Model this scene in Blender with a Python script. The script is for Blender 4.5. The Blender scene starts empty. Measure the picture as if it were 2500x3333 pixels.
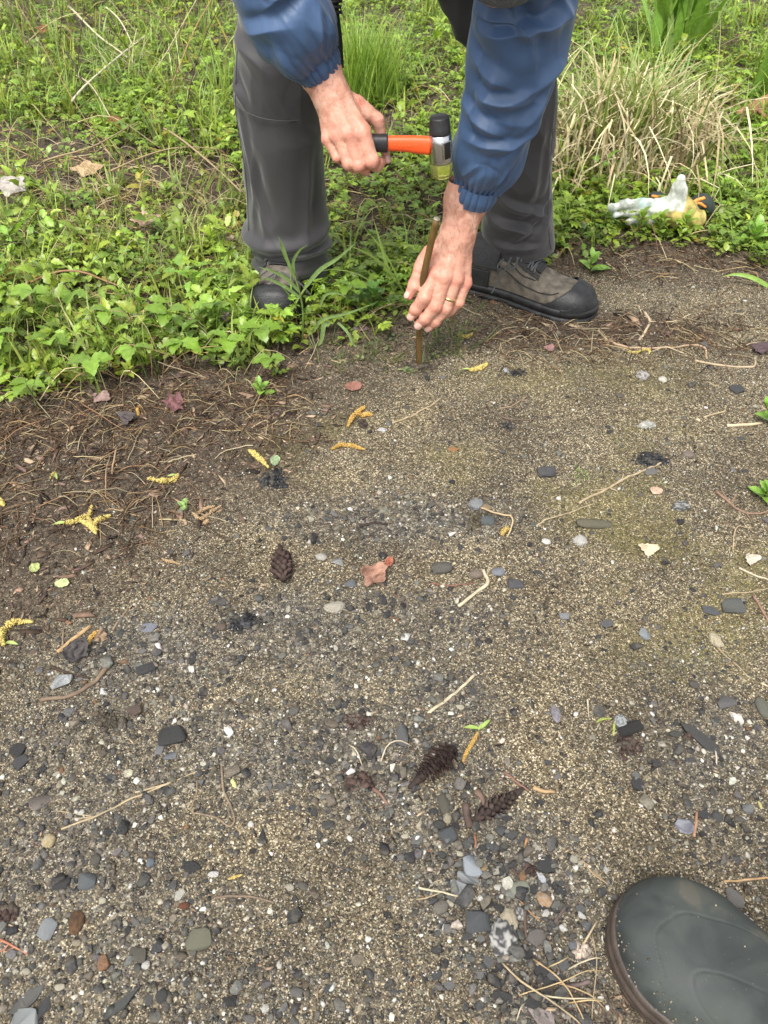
import bpy, math, random
import numpy as np
from mathutils import Vector, Matrix
random.seed(7); RNG = np.random.default_rng(11)
SC = bpy.context.scene; COL = SC.collection
# ------------------------------------------------------------------ camera, world, sun, exposure
F, CX, CY = 2505.0, 1250.0, 1666.5
PITCH = math.radians(46.0); CAMZ = 0.90
cam_data = bpy.data.cameras.new('camera'); cam = bpy.data.objects.new('camera', cam_data); COL.objects.link(cam)
cam.location = (0, 0, CAMZ); cam.rotation_euler = (math.pi/2 - PITCH, 0, 0)
cam_data.sensor_fit = 'VERTICAL'; cam_data.sensor_height = 36.0; cam_data.lens = 36.0*F/3333.0
cam_data.clip_start = 0.02; cam_data.clip_end = 500
cam_data.dof.use_dof = True; cam_data.dof.focus_distance = 1.25; cam_data.dof.aperture_fstop = 16.0
SC.camera = cam
world = bpy.data.worlds.new('World'); SC.world = world; world.use_nodes = True
wn = world.node_tree; bgn = wn.nodes['Background']
sky = wn.nodes.new('ShaderNodeTexSky'); sky.sky_type = 'NISHITA'; sky.sun_disc = False
SUN_EL, SUN_AZ = math.radians(62), math.radians(205)
sky.sun_elevation = SUN_EL; sky.sun_rotation = SUN_AZ
sky.air_density = 1.0; sky.dust_density = 3.0; sky.ozone_density = 0.6
hs = wn.nodes.new('ShaderNodeHueSaturation'); hs.inputs['Saturation'].default_value = 0.16   # cloud veil greys the sky
wn.links.new(sky.outputs[0], hs.inputs['Color']); wn.links.new(hs.outputs[0], bgn.inputs[0])
bgn.inputs[1].default_value = 0.115
sun_d = bpy.data.lights.new('sun', 'SUN'); sun = bpy.data.objects.new('sun', sun_d); COL.objects.link(sun)
sun_d.energy = 1.5; sun_d.angle = math.radians(24); sun_d.color = (1.0, 0.955, 0.89)
sd = Vector((math.sin(SUN_AZ)*math.cos(SUN_EL), math.cos(SUN_AZ)*math.cos(SUN_EL), math.sin(SUN_EL)))
sun.rotation_euler = (-sd).to_track_quat('-Z', 'Y').to_euler()
sun.location = (0, 0, 5)
SC.view_settings.view_transform = 'Standard'; SC.view_settings.look = 'None'
SC.view_settings.gamma = 1.0; SC.view_settings.exposure = 1.30
SC.view_settings.use_curve_mapping = False
SC.render.engine = 'CYCLES'; SC.cycles.use_denoising = True; SC.cycles.max_bounces = 6
SC.cycles.transparent_max_bounces = 6

# ------------------------------------------------------------------ pixel <-> place helpers
fwd = np.array([0, math.cos(PITCH), -math.sin(PITCH)]); upv = np.array([0, math.sin(PITCH), math.cos(PITCH)])
rgt = np.array([1.0, 0, 0]); CAM = np.array([0, 0, CAMZ])
def ray(px, py): return fwd + ((px-CX)/F)*rgt + ((CY-py)/F)*upv
def G(px, py, z=0.0):
    d = ray(px, py); t = (z-CAMZ)/d[2]; return CAM + d*t
def W(px, py, Y):
    d = ray(px, py); return CAM + d*(Y/d[1])
def pxm(p):                                  # pixels of the photograph per metre at p
    return F/float(np.dot(np.asarray(p)-CAM, fwd))
def proj(x, y, z=0):
    d = np.stack([np.asarray(x, float), np.asarray(y, float), np.broadcast_to(np.asarray(z, float)-CAMZ, np.shape(x))], -1)
    f = d@fwd; f = np.where(f < .05, .05, f)
    return CX+F*(d@rgt)/f, CY-F*(d@upv)/f

# ------------------------------------------------------------------ noise
def _h(ix, iy, iz, seed):
    n = (ix.astype(np.int64)*374761393 + iy.astype(np.int64)*668265263 + iz.astype(np.int64)*2147483647 + seed*974711) & 0xFFFFFFFF
    n = ((n ^ (n >> 13))*1274126177) & 0xFFFFFFFF
    n = ((n ^ (n >> 15))*2246822519) & 0xFFFFFFFF
    return ((n ^ (n >> 16)) & 0xFFFFFF)/float(0xFFFFFF)
def noise3(x, y, z, seed=0):
    x, y, z = np.broadcast_arrays(np.asarray(x, float), np.asarray(y, float), np.asarray(z, float))
    ix, iy, iz = np.floor(x), np.floor(y), np.floor(z)
    fx, fy, fz = x-ix, y-iy, z-iz
    fx, fy, fz = [f*f*f*(f*(f*6-15)+10) for f in (fx, fy, fz)]
    r = 0
    for dx in (0, 1):
        for dy in (0, 1):
            for dz in (0, 1):
                w = (fx if dx else 1-fx)*(fy if dy else 1-fy)*(fz if dz else 1-fz)
                r = r + w*_h(ix+dx, iy+dy, iz+dz, seed)
    return r
def noise2(x, y, seed=0): return noise3(x, y, np.zeros_like(np.asarray(x, float))+.5, seed) if False else _n2(x, y, seed)
def _n2(x, y, seed):
    x, y = np.broadcast_arrays(np.asarray(x, float), np.asarray(y, float))
    ix, iy = np.floor(x), np.floor(y); fx, fy = x-ix, y-iy
    fx, fy = fx*fx*(3-2*fx), fy*fy*(3-2*fy); z = np.zeros_like(ix)
    a, b, c, d = _h(ix, iy, z, seed), _h(ix+1, iy, z, seed), _h(ix, iy+1, z, seed), _h(ix+1, iy+1, z, seed)
    return (a*(1-fx)+b*fx)*(1-fy)+(c*(1-fx)+d*fx)*fy
def fbm(x, y, seed=0, o=3):
    r, a, t = 0, 1.0, 0
    for i in range(o):
        r = r + a*(_n2(x*2**i+i*17.3, y*2**i-i*9.1, seed+i)-.5); t += a; a *= .5
    return r/t*2
def sstep(a, b, x):
    t = np.clip((x-a)/(b-a), 0, 1); return t*t*(3-2*t)

# ------------------------------------------------------------------ mesh helpers
def mesh_np(name, V, Fa, mats, col=None, smooth=False, attrs=None, midx=None):
    """V (n,3); Fa: array (m,k) or list of such arrays"""
    if isinstance(Fa, np.ndarray): Fa = [Fa]
    me = bpy.data.meshes.new(name)
    V = np.asarray(V, np.float32); me.vertices.add(len(V)); me.vertices.foreach_set('co', V.ravel())
    Fa = [np.asarray(f, np.int32) for f in Fa if len(f)]
    loops = np.concatenate([f.ravel() for f in Fa]); tot = np.concatenate([np.full(len(f), f.shape[1], np.int32) for f in Fa])
    st = np.concatenate([[0], np.cumsum(tot)[:-1]]).astype(np.int32)
    me.loops.add(len(loops)); me.loops.foreach_set('vertex_index', loops)
    me.polygons.add(len(tot)); me.polygons.foreach_set('loop_start', st)
    if smooth: me.polygons.foreach_set('use_smooth', np.ones(len(tot), bool))
    if midx is not None: me.polygons.foreach_set('material_index', np.asarray(midx, np.int32))
    me.update(calc_edges=True)
    if col is not None:
        a = me.color_attributes.new('Col', 'FLOAT_COLOR', 'POINT')
        c = np.ones((len(V), 4), np.float32); c[:, :3] = col; a.data.foreach_set('color', c.ravel())
    for k, v in (attrs or {}).items():
        a = me.attributes.new(k, 'FLOAT', 'POINT'); a.data.foreach_set('value', np.asarray(v, np.float32))
    for m in (mats if isinstance(mats, (list, tuple)) else [mats]): me.materials.append(m)
    return me
def link(name, me, parent=None, loc=None):
    o = bpy.data.objects.new(name, me); COL.objects.link(o)
    if parent is not None:
        o.parent = parent
        if loc is None: o.location = -parent.location        # meshes are written in world coordinates
    if loc is not None: o.location = loc
    return o
def tag(o, label=None, cat=None, group=None, kind=None):
    if label: o['label'] = label
    if cat: o['category'] = cat
    if group: o['group'] = group
    if kind: o['kind'] = kind
    return o
def thing(name, label, cat, loc=(0, 0, 0), group=None):
    o = bpy.data.objects.new(name, None); o.empty_display_size = .02; COL.objects.link(o); o.location = tuple(float(c) for c in loc)
    return tag(o, label, cat, group)
def grid_faces(nu, nv, wrap_v=False):
    i = np.arange(nu-1)[:, None]; j = np.arange(nv if wrap_v else nv-1)[None]
    j2 = (j+1) % nv
    return np.stack(np.broadcast_arrays(i*nv+j, i*nv+j2, (i+1)*nv+j2, (i+1)*nv+j), -1).reshape(-1, 4)
def spline(P, n, extra=None):
    """Catmull-Rom resample of points (k,d) to n"""
    P = np.asarray(P, float)
    if len(P) == 2: t = np.linspace(0, 1, n)[:, None]; return P[0]*(1-t)+P[1]*t
    Q = np.vstack([2*P[0]-P[1], P, 2*P[-1]-P[-2]]); k = len(P)-1
    t = np.linspace(0, k, n); i = np.minimum(t.astype(int), k-1); f = (t-i)[:, None]
    a, b, c, d = Q[i], Q[i+1], Q[i+2], Q[i+3]
    return .5*((2*b)+(-a+c)*f+(2*a-5*b+4*c-d)*f*f+(-a+3*b-3*c+d)*f**3)
def frames(P, ref=None):
    P = np.asarray(P, float); T = np.gradient(P, axis=0); T /= np.linalg.norm(T, axis=1)[:, None]+1e-12
    n = np.array(ref if ref is not None else ([0, 0, 1.] if abs(T[0, 2]) < .9 else [1., 0, 0]), float)
    N = []
    for t in T:
        n = n-t*np.dot(n, t); n /= np.linalg.norm(n)+1e-12; N.append(n)
    N = np.array(N); return T, N, np.cross(T, N)
def tube(P, R, n=6, cap=True, ref=None, flat=1.0):
    P = np.asarray(P, float); R = np.broadcast_to(np.asarray(R, float), (len(P),))
    T, N, B = frames(P, ref); a = np.arange(n)/n*2*math.pi
    V = P[:, None]+R[:, None, None]*(np.cos(a)[None, :, None]*N[:, None]*flat+np.sin(a)[None, :, None]*B[:, None])
    V = V.reshape(-1, 3); Fq = grid_faces(len(P), n, True)
    if cap:
        V = np.vstack([V, P[0], P[-1]]); k = len(V)-2; j = np.arange(n); j2 = (j+1) % n; e = (len(P)-1)*n
        return V, [Fq, np.stack([np.full(n, k), j2, j], 1), np.stack([np.full(n, k+1), e+j, e+j2], 1)]
    return V, [Fq]
class Acc:
    """collects pieces into one mesh"""
    def __init__(s): s.V = []; s.F = {}; s.C = []; s.n = 0
    def add(s, V, Fs, col=None):
        V = np.asarray(V); s.V.append(V)
        for f in (Fs if isinstance(Fs, (list, tuple)) else [Fs]):
            if len(f): s.F.setdefault(f.shape[1], []).append(f+s.n)
        s.n += len(V)
        s.C.append(np.broadcast_to(np.asarray(col if col is not None else (1, 1, 1), float), (len(V), 3)))
    def mesh(s, name, mats, smooth=False):
        return mesh_np(name, np.vstack(s.V), [np.vstack(v) for v in s.F.values()], mats, np.vstack(s.C), smooth)
def rotz(a): c, s = np.cos(a), np.sin(a); z = np.zeros_like(c); o = z+1; return np.stack([np.stack([c, -s, z], -1), np.stack([s, c, z], -1), np.stack([z, z, o], -1)], -2)
def rotx(a): c, s = np.cos(a), np.sin(a); z = np.zeros_like(c); o = z+1; return np.stack([np.stack([o, z, z], -1), np.stack([z, c, -s], -1), np.stack([z, s, c], -1)], -2)
def scatter(protos, idx, pos, rot, scl, col):
    """protos: list of (V, F(m,3 or 4)[, C]); returns V, [F], C"""
    Vs, Fs, Cs, n = [], {}, [], 0
    scl = np.asarray(scl); scl = np.repeat(scl[:, None], 3, 1) if scl.ndim == 1 else scl
    for k, pr in enumerate(protos):
        m = np.nonzero(idx == k)[0]
        if not len(m): continue
        V = pr[0]; A = V[None]*scl[m][:, None, :]
        A = np.einsum('nij,nvj->nvi', rot[m], A)+pos[m][:, None]
        Vs.append(A.reshape(-1, 3))
        c = np.broadcast_to(col[m][:, None, :], (len(m), len(V), 3))
        if len(pr) > 2: c = c*pr[2][None]
        Cs.append(c.reshape(-1, 3))
        for f in (pr[1] if isinstance(pr[1], list) else [pr[1]]):
            Fs.setdefault(f.shape[1], []).append((f[None]+(np.arange(len(m))*len(V))[:, None, None]+n).reshape(-1, f.shape[1]))
        n += len(m)*len(V)
    return np.vstack(Vs), [np.vstack(v) for v in Fs.values()], np.vstack(Cs)
def ico(sub=0):
    t = (1+5**.5)/2
    V = np.array([(-1, t, 0), (1, t, 0), (-1, -t, 0), (1, -t, 0), (0, -1, t), (0, 1, t), (0, -1, -t), (0, 1, -t), (t, 0, -1), (t, 0, 1), (-t, 0, -1), (-t, 0, 1)], float)
    Fc = np.array([(0, 11, 5), (0, 5, 1), (0, 1, 7), (0, 7, 10), (0, 10, 11), (1, 5, 9), (5, 11, 4), (11, 10, 2), (10, 7, 6), (7, 1, 8), (3, 9, 4), (3, 4, 2), (3, 2, 6), (3, 6, 8), (3, 8, 9), (4, 9, 5), (2, 4, 11), (6, 2, 10), (8, 6, 7), (9, 8, 1)])
    V /= np.linalg.norm(V[0])
    for _ in range(sub):
        V = list(V); c = {}; nf = []
        def mid(a, b):
            k = (min(a, b), max(a, b))
            if k not in c:
                m = np.array(V[a])+np.array(V[b]); V.append(m/np.linalg.norm(m)); c[k] = len(V)-1
            return c[k]
        for a, b, d in Fc:
            ab, bd, da = mid(a, b), mid(b, d), mid(d, a); nf += [(a, ab, da), (b, bd, ab), (d, da, bd), (ab, bd, da)]
        V = np.array(V); Fc = np.array(nf)
    return np.array(V), Fc

# ------------------------------------------------------------------ materials
def mat(name):
    m = bpy.data.materials.new(name); m.use_nodes = True; nt = m.node_tree
    return m, nt, nt.nodes, nt.links, nt.nodes['Principled BSDF']
def N(nt, typ, **kw):
    n = nt.nodes.new(typ)
    for k, v in kw.items():
        if k in n.inputs.keys(): n.inputs[k].default_value = v
        else: setattr(n, k, v)
    return n
def ramp(nt, fac, stops, interp='LINEAR'):
    r = nt.nodes.new('ShaderNodeValToRGB'); cr = r.color_ramp; cr.interpolation = interp
    while len(cr.elements) < len(stops): cr.elements.new(.5)
    for e, (p, c) in zip(cr.elements, stops): e.position = p; e.color = tuple(c)+(1,) if len(c) == 3 else c
    nt.links.new(fac, r.inputs[0]); return r
def mixc(nt, fac, a, b, mode='MIX'):
    m = nt.nodes.new('ShaderNodeMix'); m.data_type = 'RGBA'; m.blend_type = mode
    for s, v in ((m.inputs[0], fac), (m.inputs[6], a), (m.inputs[7], b)):
        if hasattr(v, 'links') or hasattr(v, 'is_linked'): nt.links.new(v, s)
        else: s.default_value = v if isinstance(v, float) else tuple(v)+(1,) if len(v) == 3 else v
    return m.outputs[2]
def texco(nt): return N(nt, 'ShaderNodeTexCoord').outputs['Object']
def bump(nt, h, dist, strength=1.0, normal=None):
    b = N(nt, 'ShaderNodeBump'); b.inputs['Strength'].default_value = strength; b.inputs['Distance'].default_value = dist
    nt.links.new(h, b.inputs['Height'])
    if normal is not None: nt.links.new(normal, b.inputs['Normal'])
    return b.outputs[0]
def simple(name, col, rough=.6, nscale=60, namp=.35, bscale=200, bdist=.0004, vcol=False, spec=.5, metal=0.0, sheen=0.0, detail=4.0):
    m, nt, nd, lk, p = mat(name); tc = texco(nt)
    n = N(nt, 'ShaderNodeTexNoise', Scale=float(nscale), Detail=detail); lk.new(tc, n.inputs['Vector'])
    d = tuple(c*(1-namp) for c in col); l = tuple(min(1, c*(1+namp)) for c in col)
    r = ramp(nt, n.outputs[0], [(.3, d), (.7, l)]); c = r.outputs[0]
    if vcol:
        a = N(nt, 'ShaderNodeAttribute', attribute_name='Col'); c = mixc(nt, 1.0, c, a.outputs['Color'], 'MULTIPLY')
    lk.new(c, p.inputs['Base Color']); p.inputs['Roughness'].default_value = rough; p.inputs['Metallic'].default_value = metal
    p.inputs['Specular IOR Level'].default_value = spec
    if sheen: p.inputs['Sheen Weight'].default_value = sheen
    if bdist:
        n2 = N(nt, 'ShaderNodeTexNoise', Scale=float(bscale), Detail=3.0); lk.new(tc, n2.inputs['Vector'])
        lk.new(bump(nt, n2.outputs[0], bdist), p.inputs['Normal'])
    return m
def leafmat(name, trans=.35, rough=.45, tint=(1, 1, 1)):
    m, nt, nd, lk, p = mat(name); tc = texco(nt)
    a = N(nt, 'ShaderNodeAttribute', attribute_name='Col')
    n = N(nt, 'ShaderNodeTexNoise', Scale=90.0, Detail=3.0); lk.new(tc, n.inputs['Vector'])
    r = ramp(nt, n.outputs[0], [(.3, tuple(.8*t for t in tint)), (.7, tuple(1.15*t for t in tint))])
    c = mixc(nt, 1.0, a.outputs['Color'], r.outputs[0], 'MULTIPLY')
    lk.new(c, p.inputs['Base Color']); p.inputs['Roughness'].default_value = rough; p.inputs['Specular IOR Level'].default_value = .55
    tr = N(nt, 'ShaderNodeBsdfTranslucent'); c2 = mixc(nt, 1.0, c, (1.15, 1.2, .6), 'MULTIPLY'); lk.new(c2, tr.inputs[0])
    mx = N(nt, 'ShaderNodeMixShader'); mx.inputs[0].default_value = trans
    lk.new(p.outputs[0], mx.inputs[1]); lk.new(tr.outputs[0], mx.inputs[2])
    lk.new(mx.outputs[0], nd['Material Output'].inputs[0])
    n2 = N(nt, 'ShaderNodeTexNoise', Scale=160.0); lk.new(tc, n2.inputs['Vector'])
    lk.new(bump(nt, n2.outputs[0], .0012), p.inputs['Normal'])
    return m
# ------------------------------------------------------------------ terrain
_b = [(-400, 1345), (0, 1330), (300, 1290), (600, 1245), (880, 1215), (1000, 1160), (1300, 1115), (1440, 1010), (1540, 925), (1700, 900), (1830, 850), (2000, 835), (2250, 850), (2500, 870), (2900, 890)]
_bw = np.array([G(a, b)[:2] for a, b in _b])
def y_edge(x): return np.interp(x, _bw[:, 0], _bw[:, 1])
def y_edge_n(x, y): return y_edge(x)+.02+.085*fbm(x*8, y*8, 5, 3)
def veg(x, y): return sstep(-.02, .05, y-y_edge_n(x, y))        # 1 = planted bank
def mulch(x, y):
    x = np.asarray(x, float); y = np.asarray(y, float)
    ym = .60+.90*np.maximum(0, x+.52)
    a = sstep(-.10, .16, y-ym+.10*fbm(x*6, y*6, 21))*(1-sstep(-.18, -.02, x+.04*fbm(x*7, y*7, 3)))
    e = np.hypot((x-.40)/.30, (y-1.40)/.085); b = sstep(1.15, .5, e+.25*fbm(x*12, y*12, 8))
    c = sstep(.16, .0, y_edge(x)-y)*.75
    d = sstep(1., .45, np.hypot((x-.20)/.17, (y-.13)/.10)+.3*fbm(x*14, y*14, 9))*.7
    return np.clip(np.maximum.reduce([a, b, c, d]), 0, 1)
def moss(x, y):
    n = .5+.5*fbm(x*7, y*7, 33, 3)
    def e(px, py, rx, ry): c = G(px, py); return sstep(1.1, .2, np.hypot((x-c[0])/rx, (y-c[1])/ry))
    z = np.maximum.reduce([e(2150, 1750, .30, .30), e(1250, 1450, .30, .12), e(1700, 1600, .28, .10), e(2080, 1420, .14, .07), e(2250, 2050, .18, .12), e(1900, 1250, .4, .1)*.6])
    return np.clip(z*sstep(.40, .66, n), 0, 1)
def gravely(x, y):
    def e(px, py, rx, ry): c = G(px, py); return sstep(1.2, .2, np.hypot((x-c[0])/rx, (y-c[1])/ry))
    z = np.maximum.reduce([e(1300, 2400, .15, .18)*1.35, e(1480, 2700, .10, .16)*1.5, e(1680, 3000, .12, .16)*1.3, e(150, 2850, .22, .15), e(480, 3100, .2, .12)*.8, e(1150, 2050, .28, .10), e(1300, 1680, .25, .08), e(450, 2150, .2, .1), e(500, 2450, .28, .12), e(900, 3250, .35, .08)*.8, e(2350, 2500, .13, .2)*.7])
    return np.clip(z*(.30+.95*_n2(x*13, y*13, 44))*(.6+.8*_n2(x*34, y*34, 46)), 0, 1.2)
def base_h(x, y): return .010*fbm(x*1.6, y*1.6, 1, 2)+.004*fbm(x*9, y*9, 2, 2)
def path_z(x, y):
    return base_h(x, y)+.0034*fbm(x*42, y*42, 3, 3)+.0016*fbm(x*105, y*105, 17, 1)+.0012*np.maximum(0, fbm(x*22, y*22, 13, 2))+mulch(x, y)*.003*fbm(x*60, y*60, 4, 2)-.03*veg(x, y)
def ground_z(x, y): return base_h(x, y)-.010+.014*veg(x, y)+.006*fbm(x*14, y*14, 6, 3)*veg(x, y)
def surf(x, y): return np.maximum(path_z(x, y), ground_z(x, y))
def GS(px, py, dz=0.0):
    p = G(px, py)
    for _ in range(3): p = G(px, py, float(surf(p[0], p[1]))+dz)
    return p
def axis(lo, hi, step, out, far):
    a = np.arange(lo, hi, step); k = np.cumsum(step*1.35**np.arange(1, 60)); k = k[k < far]
    return np.concatenate([(lo-k)[::-1], a, hi+k]) if out else a

m_soil, nt, nd, lk, p = mat('gravelly_soil'); tc = texco(nt)
mp = N(nt, 'ShaderNodeMapping'); lk.new(tc, mp.inputs[0]); mp.inputs['Scale'].default_value = (1, 1, 1)
wob = N(nt, 'ShaderNodeTexNoise', Scale=300.0); lk.new(tc, wob.inputs['Vector'])
wv = N(nt, 'ShaderNodeVectorMath', operation='MULTIPLY_ADD'); lk.new(wob.outputs['Color'], wv.inputs[0]); wv.inputs[1].default_value = (.004, .004, .004); lk.new(tc, wv.inputs[2])
vo = N(nt, 'ShaderNodeTexVoronoi', Scale=640.0); lk.new(wv.outputs[0], vo.inputs['Vector'])
sx = N(nt, 'ShaderNodeSeparateColor'); lk.new(vo.outputs['Color'], sx.inputs[0])
grain = ramp(nt, sx.outputs[0], [(0, (.030, .026, .021)), (.22, (.064, .056, .043)), (.44, (.108, .095, .072)), (.66, (.165, .147, .112)), (.81, (.29, .265, .205)), (.91, (.56, .52, .43)), (1, (.7, .65, .5))], 'CONSTANT')
vo2 = N(nt, 'ShaderNodeTexVoronoi', Scale=230.0); lk.new(wv.outputs[0], vo2.inputs['Vector'])
sx2 = N(nt, 'ShaderNodeSeparateColor'); lk.new(vo2.outputs['Color'], sx2.inputs[0])
coarse = ramp(nt, sx2.outputs[0], [(0, (.03, .027, .025)), (.35, (.075, .062, .042)), (.55, (.13, .105, .065)), (.86, (.24, .21, .15)), (.95, (.5, .46, .36))], 'CONSTANT')
c = mixc(nt, .22, grain.outputs[0], coarse.outputs[0])
nb = N(nt, 'ShaderNodeTexNoise', Scale=7.0, Detail=5.0); lk.new(tc, nb.inputs['Vector'])
tone = ramp(nt, nb.outputs[0], [(.32, (.74, .67, .56)), (.5, (1.04, .96, .81)), (.68, (1.34, 1.23, 1.0))]); c = mixc(nt, 1.0, c, tone.outputs[0], 'MULTIPLY')
am = N(nt, 'ShaderNodeAttribute', attribute_name='mulch'); ao = N(nt, 'ShaderNodeAttribute', attribute_name='moss'); ag = N(nt, 'ShaderNodeAttribute', attribute_name='grav')
nm = N(nt, 'ShaderNodeTexNoise', Scale=120.0, Detail=4.0); lk.new(tc, nm.inputs['Vector'])
mc = ramp(nt, nm.outputs[0], [(.3, (.016, .012, .009)), (.5, (.048, .035, .026)), (.7, (.12, .09, .065))])
mm = N(nt, 'ShaderNodeMath', operation='MULTIPLY'); lk.new(am.outputs['Fac'], mm.inputs[0]); mm.inputs[1].default_value = .75
c = mixc(nt, mm.outputs[0], c, mc.outputs[0])
mo = ramp(nt, nm.outputs[0], [(.35, (.075, .064, .02)), (.55, (.16, .14, .04)), (.7, (.26, .25, .075))])
mk0 = N(nt, 'ShaderNodeMath', operation='MULTIPLY'); lk.new(ao.outputs['Fac'], mk0.inputs[0]); mk0.inputs[1].default_value = .55; mk = N(nt, 'ShaderNodeMath', operation='MULTIPLY'); lk.new(mk0.outputs[0], mk.inputs[0])
spk = ramp(nt, sx.outputs[1], [(.0, (1, 1, 1)), (.62, (.15, .15, .15))], 'CONSTANT'); lk.new(spk.outputs[0], mk.inputs[1])
c = mixc(nt, mk.outputs[0], c, mo.outputs[0])
gk = N(nt, 'ShaderNodeMath', operation='MULTIPLY'); lk.new(ag.outputs['Fac'], gk.inputs[0]); gk.inputs[1].default_value = .42
gc = ramp(nt, sx2.outputs[1], [(0, (.045, .044, .043)), (.40, (.085, .083, .08)), (.70, (.16, .155, .14)), (.90, (.38, .36, .31))], 'CONSTANT')
c = mixc(nt, gk.outputs[0], c, gc.outputs[0])
lk.new(c, p.inputs['Base Color']); p.inputs['Roughness'].default_value = .85; p.inputs['Specular IOR Level'].default_value = .25
nf = N(nt, 'ShaderNodeTexNoise', Scale=480.0, Detail=4.0); lk.new(tc, nf.inputs['Vector']); b1 = bump(nt, nf.outputs[0], .0016, .9); b2 = bump(nt, vo2.outputs['Distance'], -.0010, .4, b1); b3 = bump(nt, nm.outputs[0], .004, .8, b2)
lk.new(b3, p.inputs['Normal'])

def sheet(name, xs, ys, zf, m, pathlike):
    X, Y = np.meshgrid(xs, ys, indexing='ij'); Z = zf(X, Y)
    V = np.stack([X, Y, Z], -1).reshape(-1, 3); x, y = V[:, 0], V[:, 1]
    at = {'mulch': mulch(x, y) if pathlike else np.ones_like(x)*.9, 'moss': moss(x, y) if pathlike else x*0, 'grav': gravely(x, y) if pathlike else x*0}
    f = grid_faces(len(xs), len(ys))[:, ::1]
    return tag(link(name, mesh_np(name, V, f, m, smooth=True, attrs=at)), kind='structure')
xs = axis(-2.6, 2.6, .03, True, 30); ys = axis(.9, 6.5, .03, True, 30)
sheet('ground', xs, ys, ground_z, m_soil, False)
xs = np.concatenate([np.arange(-2.4, -.9, .03), np.arange(-.9, 1.1, .0044), np.arange(1.1, 2.4, .03)])
ys = np.concatenate([np.arange(-1.2, .1, .03), np.arange(.1, 1.75, .0042), np.arange(1.75, 2.1, .03)])
sheet('path', xs, ys, path_z, m_soil, True)

# ------------------------------------------------------------------ loose gravel and grit (stuff)
m_stone = simple('stone', (.93, .93, .92), .68, 260, .42, 420, .0010, vcol=True, spec=.35)
_nt = m_stone.node_tree; _p = _nt.nodes['Principled BSDF']; _src = _p.inputs['Base Color'].links[0].from_socket; _n = N(_nt, 'ShaderNodeTexNoise', Scale=75.0, Detail=6.0); _nt.links.new(texco(_nt), _n.inputs['Vector'])
_n2_ = ramp(_nt, _n.outputs[0], [(.48, (0, 0, 0)), (.64, (.42, .42, .42))]); _nt.links.new(mixc(_nt, _n2_.outputs[0], _src, (.135, .118, .088)), _p.inputs['Base Color'])      # caked silt
def cloud(n, x0, x1, y0, y1):
    return RNG.uniform(x0, x1, n), RNG.uniform(y0, y1, n)
def infr(x, y, pad=130):
    px, py = proj(x, y); return (px > -pad) & (px < 2500+pad) & (py < 3333+pad)
PAL = np.array([(.030, .029, .029), (.045, .044, .043), (.066, .064, .061), (.10, .097, .09), (.15, .145, .13), (.12, .10, .075), (.18, .158, .12), (.28, .25, .19), (.44, .40, .31), (.60, .57, .49), (.72, .70, .64), (.20, .10, .05)])
def pal(n, w):
    w = np.array(w, float); i = RNG.choice(len(PAL), n, p=w/w.sum()); return PAL[i]*RNG.uniform(.8, 1.2, (n, 1))*RNG.uniform(.95, 1.05, (n, 3))
def stone_proto(seed, sub=0, flat=1., ang=.3):
    r = np.random.default_rng(seed); V, Fc = ico(sub); V = V*(1+ang*(r.random((len(V), 1))-.5))
    V[:, 2] *= flat; V[:, 1] *= r.uniform(.6, .95)
    return V, Fc
oct_ = (np.array([(1, 0, 0), (-1, 0, 0), (0, 1, 0), (0, -1, 0), (0, 0, 1), (.3, .2, -.7)], float), np.array([(0, 2, 4), (2, 1, 4), (1, 3, 4), (3, 0, 4), (2, 0, 5), (1, 2, 5), (3, 1, 5), (0, 3, 5)]))
import bmesh
def hull(pts, bev=.0):
    bm = bmesh.new()
    for q in pts: bm.verts.new(q)
    bmesh.ops.convex_hull(bm, input=bm.verts); bmesh.ops.delete(bm, geom=[v for v in bm.verts if not v.link_faces], context='VERTS')
    if bev: bmesh.ops.bevel(bm, geom=bm.edges[:], offset=bev, segments=1, profile=.5, affect='EDGES', clamp_overlap=True)
    bmesh.ops.triangulate(bm, faces=bm.faces[:]); bm.verts.index_update(); V = np.array([v.co[:] for v in bm.verts]); Fc = np.array([[v.index for v in f.verts] for f in bm.faces]); bm.free(); return V, Fc
def chip_pts(r, slab):
    if slab:
        m = r.integers(5, 8); a = np.sort(r.uniform(0, 6.283, m)+0); a = (np.arange(m)+r.uniform(-.32, .32, m))/m*6.283; R_ = r.uniform(.75, 1.05, m)
        t = np.stack([np.cos(a)*R_, np.sin(a)*R_, 1+r.normal(0, .12, m)], 1); b = t*[1.02, 1.02, 0]+r.normal(0, .06, (m, 3)); b[:, 2] = -1; t[:, :2] = t[:, :2]*r.uniform(.8, .97, (m, 1)); return np.vstack([t, b])
    q = r.normal(0, 1, (11, 3)); q /= np.linalg.norm(q, axis=1)[:, None]; q = np.sign(q)*np.abs(q)**.5; return q
def rrot(n, tilt=.5): return rotz(RNG.uniform(0, 6.283, n))@rotx(RNG.normal(0, tilt, n))
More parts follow.
